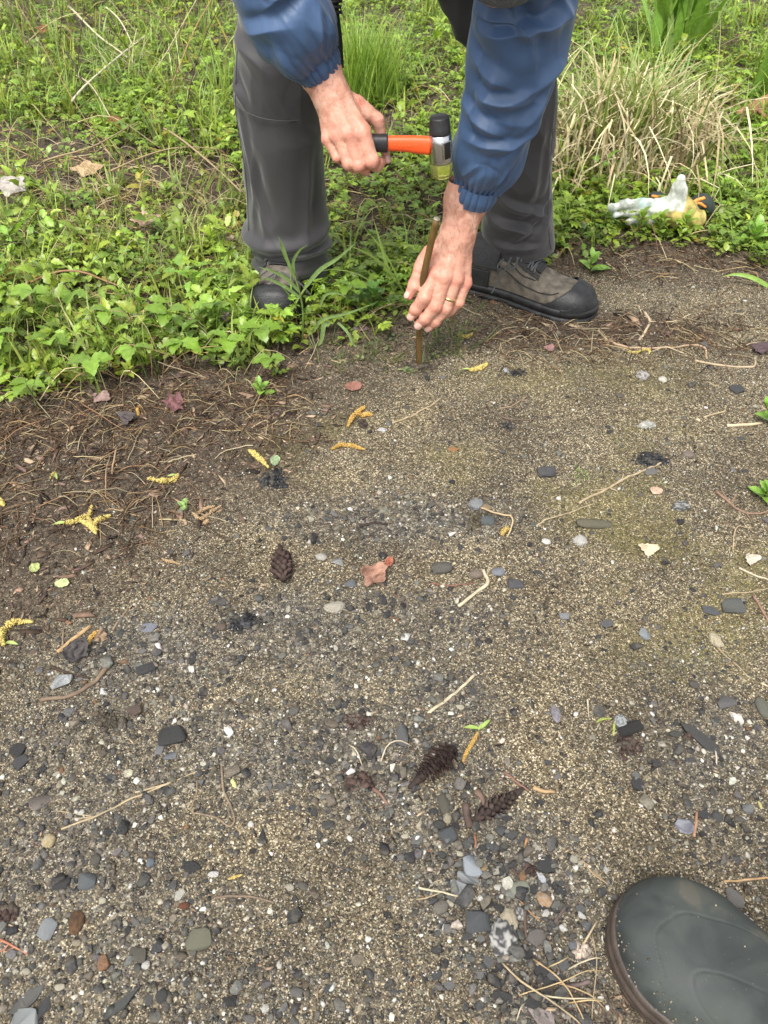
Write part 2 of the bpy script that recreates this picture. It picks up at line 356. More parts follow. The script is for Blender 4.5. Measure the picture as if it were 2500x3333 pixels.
# fine grit: pale sand grains and dark specks
x, y = cloud(290000, -1.0, 1.1, .08, 1.75)
k = infr(x, y, 60) & (RNG.random(len(x)) < (1-veg(x, y))*(1-.72*mulch(x, y))*(.55+.5*sstep(1.5, .7, y))*(.1+1.1*sstep(.25, .75, _n2(x*16, y*16, 71)))*.8); x, y = x[k], y[k]; n = len(x)
s = RNG.gamma(3, .00020, n)+.00030
pos = np.stack([x, y, path_z(x, y)+s*.35], 1)
protos = [(oct_[0]*(1+.3*(np.random.default_rng(i).random((6, 1))-.5)), oct_[1]) for i in range(5)]
V, Fs, C = scatter(protos, RNG.integers(0, 5, n), pos, rrot(n, 1), s, pal(n, [2, 3, 4, 4, 3, 4, 5, 6, 6, 5, 2, .6]))
tag(link('sand_grit', mesh_np('sand_grit', V, Fs, m_stone, C)), 'pale and dark sand grains covering the path', kind='stuff')
# gravel 3-7 mm
x, y = cloud(110000, -1.0, 1.1, .08, 1.75)
k = infr(x, y, 80) & (RNG.random(len(x)) < (1-veg(x, y))*(1-.6*mulch(x, y))*(.13+1.3*gravely(x, y))*(.5+.9*sstep(1.3, .3, y))); x, y = x[k], y[k]; n = len(x)
s = RNG.gamma(2.0, .00062, n)+.0008; fl = RNG.uniform(.4, .9, (n, 1))
pos = np.stack([x, y, path_z(x, y)+s*.05], 1)
protos = [stone_proto(i, 0, .75, .7) for i in range(6)]
for i in range(10):
    V_, F_ = hull(chip_pts(np.random.default_rng(i+200), i % 2 == 0)); protos.append((V_*[1, .75, .38 if i % 2 == 0 else .7], F_))
V, Fs, C = scatter(protos, RNG.integers(0, len(protos), n), pos, rrot(n, .30), s[:, None]*np.concatenate([np.ones((n, 2)), fl], 1), pal(n, [6, 9, 9, 7, 4, 4, 2, 2, 2, 2, 1.6, .5]))
tag(link('gravel', mesh_np('gravel', V, Fs, m_stone, C)), 'mixed dark slate and pale gravel strewn over the path', kind='stuff')

# angular chips too many to pick apart, mixed sizes, thickest along the worn strip
def chips(name, n, f, g0, g1, cols, label, thr=1., sink=.1):
    x, y = cloud(n, -1.0, 1.1, .08, 1.75); k = infr(x, y, 60) & (RNG.random(n) < (1-veg(x, y))*(1-.7*mulch(x, y))*f(x, y)); x, y = x[k], y[k]; m = len(x); s = RNG.gamma(2.2, g0, m)+g1
    pr_ = []
    for i in range(16):
        V_, F_ = hull(chip_pts(np.random.default_rng(i+300), i % 3 > 0), .05); pr_.append((V_*[1, RNG.uniform(.5, .9), .22 if i % 3 > 0 else .55], F_))
    pos = np.stack([x, y, path_z(x, y)+s*sink], 1); V, Fs, C = scatter(pr_, RNG.integers(0, 16, m), pos, rrot(m, .22), s, pal(m, cols)); tag(link(name, mesh_np(name, V, Fs, m_stone, C)), label, kind='stuff')
x, y = cloud(42000, -.9, 1.0, .2, 1.7); k = RNG.random(len(x)) < moss(x, y)*(1-veg(x, y))*(.2+.9*_n2(x*40, y*40, 77)); x, y = x[k], y[k]; n = len(x)
V, Fs, C = scatter([oct_], np.zeros(n, int), np.stack([x, y, path_z(x, y)+.0006], 1), rrot(n, .35), np.stack([RNG.uniform(.0006, .0014, n)]*2+[RNG.uniform(.0010, .0026, n)], 1), np.array([(.20, .20, .05), (.27, .26, .07), (.15, .14, .04), (.34, .33, .10)])[RNG.integers(0, 4, n)])
tag(link('moss', mesh_np('moss', V, Fs, m_stone, C)), 'low yellow green moss in patches on the path', kind='stuff')
def heapd(x, y): c = G(1640, 2960); d = G(1420, 2560); return np.maximum(sstep(1.3, .3, np.hypot((x-c[0])/.085, (y-c[1])/.12)), .8*sstep(1.2, .2, np.hypot((x-d[0])/.07, (y-d[1])/.09)))
chips('slate_chips', 17000, lambda x, y: np.clip(.10+.95*gravely(x, y), 0, 1), .0013, .0016, [6, 9, 9, 7, 5, 3, 2, 1.2, 1, .7, .8, .3], 'mixed small slate chips half sunk in the path')
chips('heap_chips', 30000, lambda x, y: heapd(x, y), .0013, .0016, [6, 9, 9, 9, 8, 3, 2, 1.5, 1.5, 1.2, 1.2, .4], 'heap of small grey chips left of the rubber boot', sink=.5)
# ------------------------------------------------------------------ individual stones
def stone_mesh(seed, a, b, h, col, style, name='stone'):
    """style: round, angular, slab, lump"""
    r = np.random.default_rng(seed)
    if style in ('round', 'lump'):
        V, Fc = ico(3 if style == 'lump' else 2); D = V.copy()
        nz = noise3(D[:, 0]*1.6+seed, D[:, 1]*1.6, D[:, 2]*1.6, seed)-.5
        V = V*(1+.32*nz[:, None]+.16*(noise3(D[:, 0]*3.7, D[:, 1]*3.7+seed, D[:, 2]*3.7, seed+9)[:, None]-.5))
        if style == 'lump': V = V*(1+.30*(noise3(D[:, 0]*5+seed, D[:, 1]*5, D[:, 2]*5, seed+1)-.5)[:, None]+.18*(noise3(D[:, 0]*11, D[:, 1]*11+seed, D[:, 2]*11, seed+2)-.5)[:, None])
    else:
        V, Fc = hull(chip_pts(r, style == 'slab'), .07); D = V
        V = V/np.abs(V).max(0)*np.array([a, b, h]); return mesh_np(name, V, Fc, m_stone, np.broadcast_to(np.asarray(col, float), (len(V), 3)).copy())
        V, Fc = ico(3)
        lim = np.full(len(V), 1.0); D = V/np.linalg.norm(V, axis=1)[:, None]
        np_ = r.integers(6, 9)
        for i in range(np_):
            aa = i/np_*6.283+r.uniform(-.35, .35); nrm = np.array([math.cos(aa), math.sin(aa), r.normal(0, .18)]); nrm /= np.linalg.norm(nrm)
            d = D@nrm; dist = r.uniform(.58, .88); lim = np.minimum(lim, np.where(d > .05, dist/np.maximum(d, .05), 9))
        for sg in (1, -1):
            nrm = np.array([r.normal(0, .10), r.normal(0, .10), sg]); nrm /= np.linalg.norm(nrm); d = D@nrm
            lim = np.minimum(lim, np.where(d > .05, r.uniform(.55, .8)/np.maximum(d, .05), 9))
        V = D*lim[:, None]*(1+.05*(noise3(D[:, 0]*7+seed, D[:, 1]*7, D[:, 2]*7, seed)-.5)[:, None])
    V = V/np.abs(V).max(0)*np.array([a, b, h])
    cc = np.broadcast_to(np.asarray(col, float), (len(V), 3)).copy()
    return mesh_np(name, V, Fc, m_stone, cc, smooth=(style in ('round', 'lump')))
def place_stone(px, py, w, h, ang, col, style, label=None, mottle=None, name='stone', group=None, seed=None, me=None):
    """w, h: size in photo pixels across and along the axis at ang (deg, image, 0 = along x)"""
    p = GS(px, py); sc = pxm(p); el = math.atan2(CAMZ-p[2], math.hypot(p[0], p[1])); se = max(.45, math.sin(el))
    a = w/2/sc; b = h/2/sc/se
    # an ellipse drawn in the image at angle ang lies on the ground at a stretched angle
    t = math.atan2(math.sin(math.radians(ang))/se, math.cos(math.radians(ang)))
    L = math.hypot(math.cos(math.radians(ang)), math.sin(math.radians(ang))/se)
    a *= L; b = h/2/sc*math.hypot(math.sin(math.radians(ang)), math.cos(math.radians(ang))/se)
    b = min(b, max(a*1.25, b*.8)) if ang == 0 else b
    hh = min(a, b)*{'slab': .17, 'angular': .48, 'round': .62, 'lump': .7}[style]
    if me is None: me = stone_mesh(seed if seed is not None else int(px*7+py), 1, 1, 1, col, style, name)
    o = bpy.data.objects.new(name, me); COL.objects.link(o)
    o.location = (p[0], p[1], p[2]+hh*{'slab': .75, 'angular': .55, 'round': .42, 'lump': .40}[style]); o.scale = (a, b, hh); o.rotation_euler = (random.uniform(-.08, .08), random.uniform(-.08, .08), t)
    tag(o, label, 'stone', group)
    return o
def mottled(o, c2, scale=9, thr=.5):
    me = o.data; n = len(me.vertices); co = np.empty(n*3, np.float32); me.vertices.foreach_get('co', co); co = co.reshape(-1, 3)
    a = me.color_attributes['Col']; c = np.empty(n*4, np.float32); a.data.foreach_get('color', c); c = c.reshape(-1, 4)
    k = sstep(thr-.08, thr+.08, noise3(co[:, 0]*scale, co[:, 1]*scale, co[:, 2]*scale, n)); c[:, :3] = c[:, :3]*(1-k[:, None])+np.array(c2)*k[:, None]
    a.data.foreach_set('color', c.ravel())
SLD, SLM, SLB, GRY, LGR, WHT, CRM, TAN, BRN, OLV = (.035, .036, .04), (.07, .072, .078), (.12, .135, .155), (.17, .17, .165), (.34, .35, .36), (.68, .67, .63), (.55, .48, .33), (.40, .28, .15), (.13, .09, .06), (.16, .155, .11)
STONES = [
 (1633, 3058, 92, 112, 8, WHT, 'lump', 'big white stone speckled with grey in the gravel heap', (.10, .10, .11)),
 (1655, 2998, 56, 66, 0, (.6, .52, .38), 'lump', 'cream crumbly lump lying against the speckled stone', None),
 (1692, 2976, 30, 42, 0, WHT, 'round', 'small white and black pebble beside the cream lump', (.12, .12, .12)),
 (1681, 3100, 33, 42, -10, WHT, 'round', 'white mottled pebble below the big speckled stone', (.25, .24, .2)),
 (1555, 3005, 72, 70, 0, (.10, .11, .12), 'angular', 'blue grey slate lump beside the big speckled stone', None),
 (1719, 3096, 52, 46, 20, SLD, 'slab', 'dark slate chip just below the grey bark coloured stone', None),
 (1747, 3054, 64, 54, -15, (.20, .18, .17), 'slab', 'flat warm grey stone with ragged edge in the gravel heap', None),
 (1690, 2896, 70, 44, 14, (.33, .34, .27), 'round', 'smooth pale green oval pebble', None),
 (1660, 2913, 34, 22, -8, (.27, .28, .25), 'round', 'small grey green pebble tucked against the pale green oval', None),
 (1533, 2819, 54, 68, 6, (.42, .46, .50), 'angular', 'pale blue grey wedge shaped stone', None),
 (1521, 2864, 68, 38, -16, (.40, .42, .43), 'angular', 'grey and white mottled stone right under the blue wedge', (.16, .17, .18)),
 (1502, 2896, 76, 38, -22, (.42, .44, .46), 'angular', 'long mottled grey stone, lowest of the three pale blue ones', (.2, .21, .22)),
 (1566, 2925, 25, 18, -10, (.8, .78, .72), 'round', 'small clean white bean shaped pebble', None),
 (1522, 2937, 31, 31, 0, CRM, 'round', 'round cream pebble left of the white bean pebble', None),
 (1770, 2929, 54, 40, -30, (.50, .30, .16), 'round', 'orange brown oblong pebble', (.55, .42, .3)),
 (1572, 2835, 25, 30, 0, (.45, .31, .15), 'round', 'tan round pebble touching the pale blue wedge', None),
 (1772, 2817, 68, 54, -18, (.045, .048, .052), 'slab', 'flat dark slate slab above the green oval pebble', None),
 (1762, 2855, 24, 44, 12, (.62, .64, .68), 'slab', 'narrow bluish white chip under the dark slate slab', None),
 (1457, 2719, 50, 48, 20, (.085, .095, .105), 'angular', 'blue slate stone with square corners below the torn cone', None),
 (1431, 2686, 46, 27, -8, (.06, .06, .055), 'round', 'dark olive flat pebble', None),
 (1455, 2665, 30, 38, 0, (.42, .38, .28), 'lump', 'round cream pitted pebble', None),
 (1445, 2619, 36, 60, 4, (.12, .11, .085), 'round', 'tall olive brown pebble beside the pitted one', None),
 (1435, 2955, 52, 40, 18, (.22, .20, .17), 'round', 'flat grey brown pebble at the heap edge', None),
 (1451, 3023, 22, 26, -12, (.75, .74, .7), 'angular', 'white tooth like chip at the heap edge', None),
 (1631, 3152, 58, 24, 18, SLD, 'slab', 'dark slate wedge with a sharp edge', None),
 (1635, 3246, 66, 48, -18, (.06, .06, .062), 'slab', 'dark triangular slate near the straw tangle', None),
 (1733, 3266, 56, 46, 0, (.05, .052, .055), 'slab', 'dark rounded slate under the straw tangle', None),
 (1764, 3309, 92, 46, -28, (.48, .40, .38), 'slab', 'flat pinkish white stone under the straw tangle', (.3, .25, .24)),
 (1898, 2980, 32, 20, -10, WHT, 'angular', 'white chip close to the rubber boot toe', None),
 (1834, 3023, 22, 22, 20, (.75, .73, .68), 'angular', 'small square white chip between heap and rubber boot', None),
 (1864, 3078, 29, 26, 0, (.20, .21, .23), 'round', 'grey blue round pebble between heap and rubber boot', None),
 (149, 2608, 90, 40, 12, (.27, .23, .20), 'angular', 'broad pinkish grey stone lying at the path edge', (.12, .10, .09)),
 (161, 2739, 42, 41, 25, (.55, .42, .20), 'round', 'translucent yellow quartz pebble', (.6, .52, .35)),
 (288, 2869, 56, 46, 5, (.15, .165, .175), 'angular', 'slate grey block with chipped corner', None),
 (201, 2880, 42, 44, -20, (.05, .05, .052), 'angular', 'dark slate block left of the slate grey block', None),
 (156, 3026, 46, 54, -14, (.33, .35, .36), 'angular', 'pale grey pyramid shaped stone', None),
 (252, 3005, 47, 62, 4, (.20, .10, .045), 'round', 'brown acorn shaped stone', (.1, .05, .025)),
 (648, 3064, 76, 60, 12, (.22, .22, .155), 'angular', 'large square olive grey stone', None),
 (448, 3108, 62, 36, -14, (.13, .12, .095), 'angular', 'low olive brown stone half sunk in sand', None),
 (586, 2912, 30, 33, 0, (.6, .57, .5), 'slab', 'cream white flat chip above the reddish pebble', None),
 (600, 2949, 32, 19, 0, (.18, .06, .03), 'round', 'small shiny reddish brown pebble', None),
 (90, 3254, 118, 42, 48, (.11, .115, .11), 'slab', 'long grey slate shard pointing up the path', (.17, .17, .16)),
 (90, 3319, 84, 56, 0, (.45, .48, .48), 'angular', 'large pale white grey stone cut by the frame corner', (.25, .27, .27)),
 (138, 3281, 44, 60, -20, SLM, 'slab', 'slate chip leaning between the shard and the pale stone', None),
 (396, 3265, 130, 34, 40, (.10, .105, .105), 'slab', 'long narrow slate shard beside a grey triangle chip', None),
 (486, 3254, 24, 38, 0, (.11, .11, .11), 'slab', 'small grey triangle chip', None),
 (529, 3243, 38, 42, 0, (.06, .062, .062), 'round', 'dark round pebble right of the grey triangle chip', None),
 (752, 3260, 46, 28, 8, (.03, .032, .036), 'angular', 'shiny blackish stone near the frame edge', None),
 (491, 2809, 26, 30, -10, (.17, .2, .23), 'round', 'smooth blue grey pebble', None),
 (621, 2823, 62, 32, -8, SLD, 'slab', 'wide dark slate flake below the curled root', None),
 (695, 2847, 35, 17, 4, (.72, .70, .66), 'round', 'white oval pebble beside a yellowing bud scale', None),
 (312, 2801, 32, 32, 0, (.13, .12, .10), 'round', 'plain grey brown round pebble', None),
 (817, 2684, 20, 17, 0, (.75, .74, .7), 'round', 'tiny bright white pebble near the curled root', None),
 (203, 2222, 60, 38, 6, (.55, .57, .57), 'angular', 'grey white quartz stone inside the curve of the brown twig', (.3, .32, .33)),
 (482, 2045, 60, 27, 6, (.25, .26, .31), 'slab', 'flat purplish grey slate', None),
 (340, 2252, 26, 19, 0, (.75, .75, .72), 'angular', 'bright white chip right of the brown twig', None),
 (479, 2177, 60, 28, 18, (.04, .042, .046), 'angular', 'black slate with a thin white vein', (.05, .05, .055)),
 (558, 2406, 88, 56, 10, (.042, .045, .046), 'angular', 'large near black slate block', None),
 (554, 2462, 40, 22, 6, (.20, .21, .225), 'angular', 'grey flat pebble just below the black slate block', None),
 (521, 2436, 26, 38, -6, (.22, .22, .23), 'angular', 'upright pale grey chip leaning by the black slate block', None),
 (434, 2316, 46, 28, 14, (.12, .085, .07), 'angular', 'reddish brown angular stone in dark soil', None),
 (629, 2141, 22, 48, 0, (.045, .045, .048), 'slab', 'upright dark slate sliver', None),
 (57, 2442, 50, 40, 10, SLD, 'slab', 'dark slate flake at the frame edge', None),
 (70, 2478, 48, 40, 30, SLM, 'slab', 'second slate flake overlapping the one at the frame edge', None),
 (720, 2042, 38, 22, 0, (.14, .10, .08), 'round', 'brown round pebble beside the asphalt crumbs', None),
 (958, 2316, 34, 28, 30, (.14, .13, .115), 'round', 'grey ribbed stone like a tiny shell', None),
 (1045, 1815, 36, 21, -14, (.5, .48, .42), 'round', 'pale oval pebble right of the upright cone', None),
 (1104, 1832, 46, 21, -6, (.4, .4, .38), 'angular', 'mottled whitish stone next to the pale oval pebble', (.2, .2, .2)),
 (1437, 1851, 66, 32, 4, (.12, .115, .10), 'round', 'flat dark grey disc stone', None),
 (1622, 1864, 42, 24, 0, (.25, .26, .30), 'round', 'smooth lilac grey pebble', None),
 (1549, 1872, 42, 25, 10, (.24, .19, .15), 'round', 'brownish pebble behind the bent straw', None),
 (1676, 1902, 52, 28, -8, (.09, .09, .10), 'angular', 'dark grey stone right of the bent straw', None),
 (1141, 1902, 40, 21, 10, (.15, .165, .18), 'angular', 'blue grey chip left of the crumpled red leaf', None),
 (1090, 1981, 66, 34, 4, (.48, .44, .36), 'lump', 'pale flat crumbly stone', None),
 (1320, 2070, 26, 33, -12, (.78, .77, .74), 'angular', 'bright white egg sized chip in the middle of the path', None),
 (1549, 1647, 48, 32, 0, (.27, .28, .29), 'lump', 'rough grey stone touching a tan one', None),
 (1579, 1653, 42, 19, -14, (.30, .22, .13), 'round', 'tan flat pebble touching the rough grey stone', None),
 (1587, 1699, 44, 26, 0, (.10, .12, .125), 'round', 'teal grey wet looking pebble', None),
 (1475, 1463, 38, 14, 4, (.36, .18, .07), 'slab', 'small orange flat stone', None),
 (1245, 1400, 33, 11, -4, (.6, .6, .58), 'slab', 'thin white shell like chip', None),
 (2105, 1388, 58, 20, 8, (.66, .64, .58), 'lump', 'flat white quartz stone', (.4, .4, .35)),
 (2216, 1651, 60, 26, 8, (.46, .46, .44), 'lump', 'lumpy grey white stone with dark spots', (.12, .12, .12)),
 (1931, 1708, 112, 27, -3, (.15, .14, .095), 'round', 'long olive stone like a loaf', None),
 (1888, 1765, 40, 32, 28, (.6, .58, .54), 'lump', 'white lumpy stone below the olive loaf stone', None),
 (1778, 1765, 29, 16, -8, (.72, .70, .64), 'round', 'white oval pebble below the long dry stalk', None),
 (1782, 1542, 62, 26, 3, (.09, .09, .095), 'angular', 'flat dark grey stone left of the moss tuft', None),
 (2091, 1228, 38, 24, -12, (.22, .18, .16), 'lump', 'brown grey rough pebble with white flecks', (.5, .48, .45)),
 (2155, 1238, 24, 15, 10, (.68, .65, .56), 'round', 'white oval pebble right of the brown grey rough one', None),
 (2395, 1267, 50, 25, -6, (.06, .062, .068), 'slab', 'dark triangular slate near the upper leafy sprig', None),
 (2118, 1537, 40, 23, -8, (.18, .17, .165), 'slab', 'grey disc under the tip of the long dry stalk', None),
 (2240, 1483, 36, 18, -8, (.24, .19, .16), 'round', 'smooth pinkish brown pebble near the grey disc', None),
 (1648, 1206, 20, 15, 0, (.45, .47, .5), 'angular', 'small pale cube shaped chip near the stake', None),
 (2327, 2086, 42, 42, 10, (.62, .54, .38), 'lump', 'cream knobbly stone at the end of a root', None),
 (2313, 1989, 60, 27, -8, (.10, .105, .12), 'slab', 'blue grey flat slate', None),
 (2384, 1980, 64, 40, 6, (.12, .125, .12), 'angular', 'dark grey stone with a ridge, beside the blue grey slate', None),
 (1975, 2029, 48, 25, 18, (.12, .12, .125), 'slab', 'slim grey slate tilted up', None),
 (1836, 2008, 34, 20, 4, (.27, .28, .29), 'angular', 'pale grey oblong chip in plain sand', None),
 (2097, 2067, 34, 27, -26, (.30, .33, .35), 'angular', 'bluish white three cornered chip', None),
 (2047, 2377, 82, 40, 14, (.016, .017, .02), 'angular', 'shiny black block of slag', None),
 (2017, 2351, 38, 38, 0, (.22, .25, .25), 'lump', 'grey green speckled stone behind the black block', (.5, .52, .52)),
 (2281, 2406, 128, 38, -42, (.075, .075, .075), 'slab', 'long flat slate crossed by a white root', None),
 (2361, 2288, 62, 40, 28, (.15, .145, .15), 'angular', 'grey violet oblong stone', None),
 (2481, 2305, 38, 56, 6, (.17, .17, .14), 'round', 'smooth grey oval stone cut by the frame edge', None),
 (1808, 2324, 29, 54, 4, (.36, .34, .38), 'round', 'upright lilac white oval stone', (.22, .2, .22)),
 (2072, 2548, 50, 42, -10, (.045, .047, .052), 'slab', 'lone dark chip in smooth sand', None),
 (2230, 2689, 62, 44, -22, (.42, .43, .48), 'slab', 'glassy lilac chip beside a red brown stalk', (.2, .2, .25)),
 (2292, 2651, 46, 28, 0, (.055, .055, .06), 'slab', 'dark slate chip right of the red brown stalk', None),
 (2332, 2660, 36, 30, 0, (.09, .092, .095), 'round', 'dark grey round pebble next to the dark slate chip', None),
 (2433, 2634, 38, 27, 12, (.25, .26, .26), 'lump', 'light grey rough pebble near the frame edge', None),
 (1315, 2398, 46, 60, -10, (.13, .135, .14), 'angular', 'upright dark grey stone shaped like a cone', None),
 (2390, 2925, 46, 60, 0, (.22, .21, .20), 'angular', 'grey brown stone standing behind the rubber boot', None),
]
for i, (px, py, w, h, ang, c, st, lab, mot) in enumerate(STONES):
    o = place_stone(px, py, w*1.12, h*1.12, ang, c, st, lab)
    if mot is not None: mottled(o, mot, 4.0)
# further stones nothing tells apart, shared shapes
def group_stones(n, cols, styles, smin, smax, label, group, seed, box=None):
    r = np.random.default_rng(seed); mes = []
    for i in range(8): mes.append((stone_mesh(seed*50+i, 1, 1, 1, cols[i % len(cols)], styles), None))
    k = 0
    while k < n:
        px, py = (r.uniform(-20, 2520), r.uniform(1250, 3340)) if box is None else (r.normal((box[0]+box[1])/2, (box[1]-box[0])/4)-(2950-0)*.0, r.uniform(box[2], box[3]))
        if box is not None: px += (py-2950)*.35
        q = G(px, py); w = 1-float(veg(q[0], q[1]))
        if box is None and r.random() > w*(1-.6*float(mulch(q[0], q[1])))*(.3+.7*float(gravely(q[0], q[1])))*(.35+.65*(py-1250)/2000): continue
        if px > 1950 and py > 2850: continue
        if any(abs(px-s[0]) < s[2]*.5+6 and abs(py-s[1]) < s[3]*.5+6 for s in STONES): continue
        s = r.uniform(smin, smax)*pxm(q); me = mes[k % 8][0]
        o = place_stone(px, py, s, s*r.uniform(.5, .9)*max(.45, math.sin(math.atan2(CAMZ, q[1]))), r.uniform(-40, 40), None, styles, label, group=group, me=me); k += 1
group_stones(64, [(.04, .042, .046), (.055, .056, .06), (.08, .083, .09), (.03, .03, .033)], 'slab', .007, .016, 'dark slate chip, one of many small ones in the gravel', 'dark slate chips in the gravel', 3)
HEAP = (1440, 1960, 2640, 3260)
group_stones(44, [(.05, .052, .055), (.085, .088, .092), (.14, .145, .15), (.035, .035, .037), (.20, .20, .195)], 'slab', .008, .017, 'grey slate chip crowded in the gravel heap left of the rubber boot', 'slate chips crowded in the gravel heap', 7, HEAP)
group_stones(20, [(.30, .29, .27), (.12, .11, .10), (.45, .42, .34), (.16, .165, .17), (.55, .53, .48)], 'angular', .006, .012, 'small mixed pebble crowded in the gravel heap left of the rubber boot', 'small mixed pebbles crowded in the gravel heap', 8, HEAP)
group_stones(28, [(.5, .46, .36), (.68, .66, .6), (.4, .35, .25), (.6, .55, .42)], 'round', .006, .011, 'small cream white pebble, one of many on the path', 'small cream pebbles on the path', 4)
group_stones(28, [(.14, .13, .11), (.18, .17, .16), (.11, .10, .09), (.16, .12, .08)], 'round', .008, .015, 'plain grey brown pebble, one of many on the path', 'grey brown pebbles on the path', 5)
# ------------------------------------------------------------------ vegetation
m_leaf = leafmat('leaf', .30, .36); m_blade = leafmat('grass_blade', .35, .45); m_straw = simple('dry_straw', (1, 1, 1), .7, 120, .25, 300, .0003, vcol=True, spec=.2)
m_dead = leafmat('dead_leaf', .12, .75)
def leaf(L, w, bend=.6, fold=.25, n=6, ser=.0, tip=1.3, seed=0, lobes=0, twist=0.):
    """blade from the origin along +x, midrib down the middle"""
    r = np.random.default_rng(seed); t = np.linspace(0, 1, n+1)
    ww = w*np.sin(math.pi*np.clip(t, 0, 1)**(1/tip)*.97+.03*math.pi*0)**.85
    ww[0] = w*.06; ww[-1] = w*.01
    if lobes: ww = ww*(1-.45*(.5+.5*np.cos(t*lobes*2*math.pi)))
    a = -bend*t; dx = np.cos(np.cumsum(np.full(n+1, -bend/n))+bend*.35); dz = np.sin(np.cumsum(np.full(n+1, -bend/n))+bend*.35)
    X = np.concatenate([[0], np.cumsum(dx[:-1])])*L/n; Z = np.concatenate([[0], np.cumsum(dz[:-1])])*L/n
    V = []
    for i in range(n+1):
        for s in (-1, 0, 1):
            k = ww[i]*(1+(ser*(1 if (i+(s > 0)) % 2 else -1) if 0 < i < n else 0))
            V.append((X[i]-(abs(s)*ser*w*.3), s*k, Z[i]+abs(s)*k*fold+r.normal(0, w*.05)))
    V = np.array(V); F_ = grid_faces(n+1, 3); C = np.ones((len(V), 3))
    C[1::3] = (1.12, 1.1, 1.15)
    return V, F_, C
def xf(V, yaw=0, pitch=0, roll=0, loc=(0, 0, 0), s=1):
    M = Matrix.Rotation(yaw, 3, 'Z')@Matrix.Rotation(-pitch, 3, 'Y')@Matrix.Rotation(roll, 3, 'X')
    return (V*s)@np.array(M).T+np.array(loc)
class Pl:
    def __init__(s): s.V = []; s.F = []; s.C = []; s.n = 0
    def add(s, V, F_, C=None, c=(1, 1, 1)):
        for f in (F_ if isinstance(F_, list) else [F_]): s.F.append(f+s.n)
        s.V.append(V); s.C.append((C if C is not None else np.ones((len(V), 3)))*np.array(c)); s.n += len(V)
    def out(s): return np.vstack(s.V), np.vstack(s.F), np.vstack(s.C)
def stem(pts, r0, r1, n=3):
    P = spline(pts, max(3, len(pts)*2)); return tube(P, np.linspace(r0, r1, len(P)), n, cap=False)
def elder(seed):
    r = np.random.default_rng(seed); p = Pl(); h = r.uniform(.03, .075); lean = r.uniform(-.02, .02, 2)
    top = np.array([lean[0], lean[1], h]); V, Fq = stem([(0, 0, 0), (lean[0]*.3, lean[1]*.3, h*.6), top], .0011, .0008); p.add(V, Fq, c=(1.1, 1.05, .8))
    base = r.uniform(0, 6.28)
    for k in range(3):
        y = base+(k-1)*r.uniform(1.2, 1.7); pet = .008+.012*(k == 1); L = r.uniform(.022, .040)*(1.15 if k == 1 else .9)
        d = np.array([math.cos(y), math.sin(y), .15]); q = top+d*pet
        V, Fq = tube(np.array([top, q]), .0006, 3, cap=False); p.add(V, Fq)
        V, Fq, C = leaf(L, L*r.uniform(.17, .26), r.uniform(.4, 1.4), r.uniform(.15, .6), 8, .16, 1.5, seed*9+k)
        p.add(xf(V, y, r.uniform(-.35, .8), r.uniform(-.7, .7), q), Fq, C, c=(1, 1, 1)*np.full(3, r.uniform(.85, 1.15)))
    if r.random() < .6:
        y = r.uniform(0, 6.28); V, Fq, C = leaf(.022, .008, .8, .3, 5, .12, 1.3, seed); p.add(xf(V, y, .5, 0, top*.6), Fq, C, c=(.8, .85, .8))
    return p.out()
def whorl(seed, big=1.):
    r = np.random.default_rng(seed+500); p = Pl(); h = r.uniform(.02, .06)*big; lean = r.uniform(-.015, .015, 2); top = np.array([lean[0], lean[1], h])
    V, Fq = stem([(0, 0, 0), top], .0013, .0009); p.add(V, Fq, c=(.9, .9, .7)); a0 = r.uniform(0, 6.28); n = r.integers(6, 10)
    for k in range(n):
        f = k/n; y = a0+k*2.4; L = r.uniform(.028, .045)*(1-.45*f)*big
        V, Fq, C = leaf(L, L*r.uniform(.16, .24), r.uniform(.4, 1.1), .35, 6, 0, 1.15, seed*7+k)
        p.add(xf(V, y, .1+1.0*f, r.uniform(-.3, .3), top*(.35+.65*f)), Fq, C, c=(1, 1, 1)*np.full(3, r.uniform(.85, 1.15)+.15*f))
    return p.out()
def lobed(seed):
    r = np.random.default_rng(seed+900); p = Pl(); n = r.integers(2, 5)
    for j in range(n):
        y0 = r.uniform(0, 6.28); h = r.uniform(.02, .055); q = np.array([math.cos(y0)*h*.7, math.sin(y0)*h*.7, h])
        V, Fq = stem([(0, 0, 0), q*[.4, .4, .7], q], .0008, .0006); p.add(V, Fq, c=(1.1, 1.1, .8))
        for k in range(5):
            y = y0+(k-2)*.62; L = r.uniform(.016, .026)*(1-.12*abs(k-2))
            V, Fq, C = leaf(L, L*.24, r.uniform(.3, .9), .2, 5, .25, 1.7, seed*31+j*5+k)
            p.add(xf(V, y, r.uniform(-.1, .25), r.uniform(-.2, .2), q), Fq, C, c=np.full(3, r.uniform(.85, 1.15)))
    return p.out()
def tiny(seed):
    r = np.random.default_rng(seed+1300); p = Pl()
    for k in range(9):
        y = r.uniform(0, 6.28); L = r.uniform(.008, .017); q = np.append(r.uniform(-.018, .018, 2), r.uniform(.004, .025))
        V, Fq, C = leaf(L, L*.38, .5, .2, 3, 0, 1.2, seed+k); p.add(xf(V, y, r.uniform(-.1, .9), 0, q), Fq, C, c=np.full(3, r.uniform(.8, 1.2)))
    return p.out()
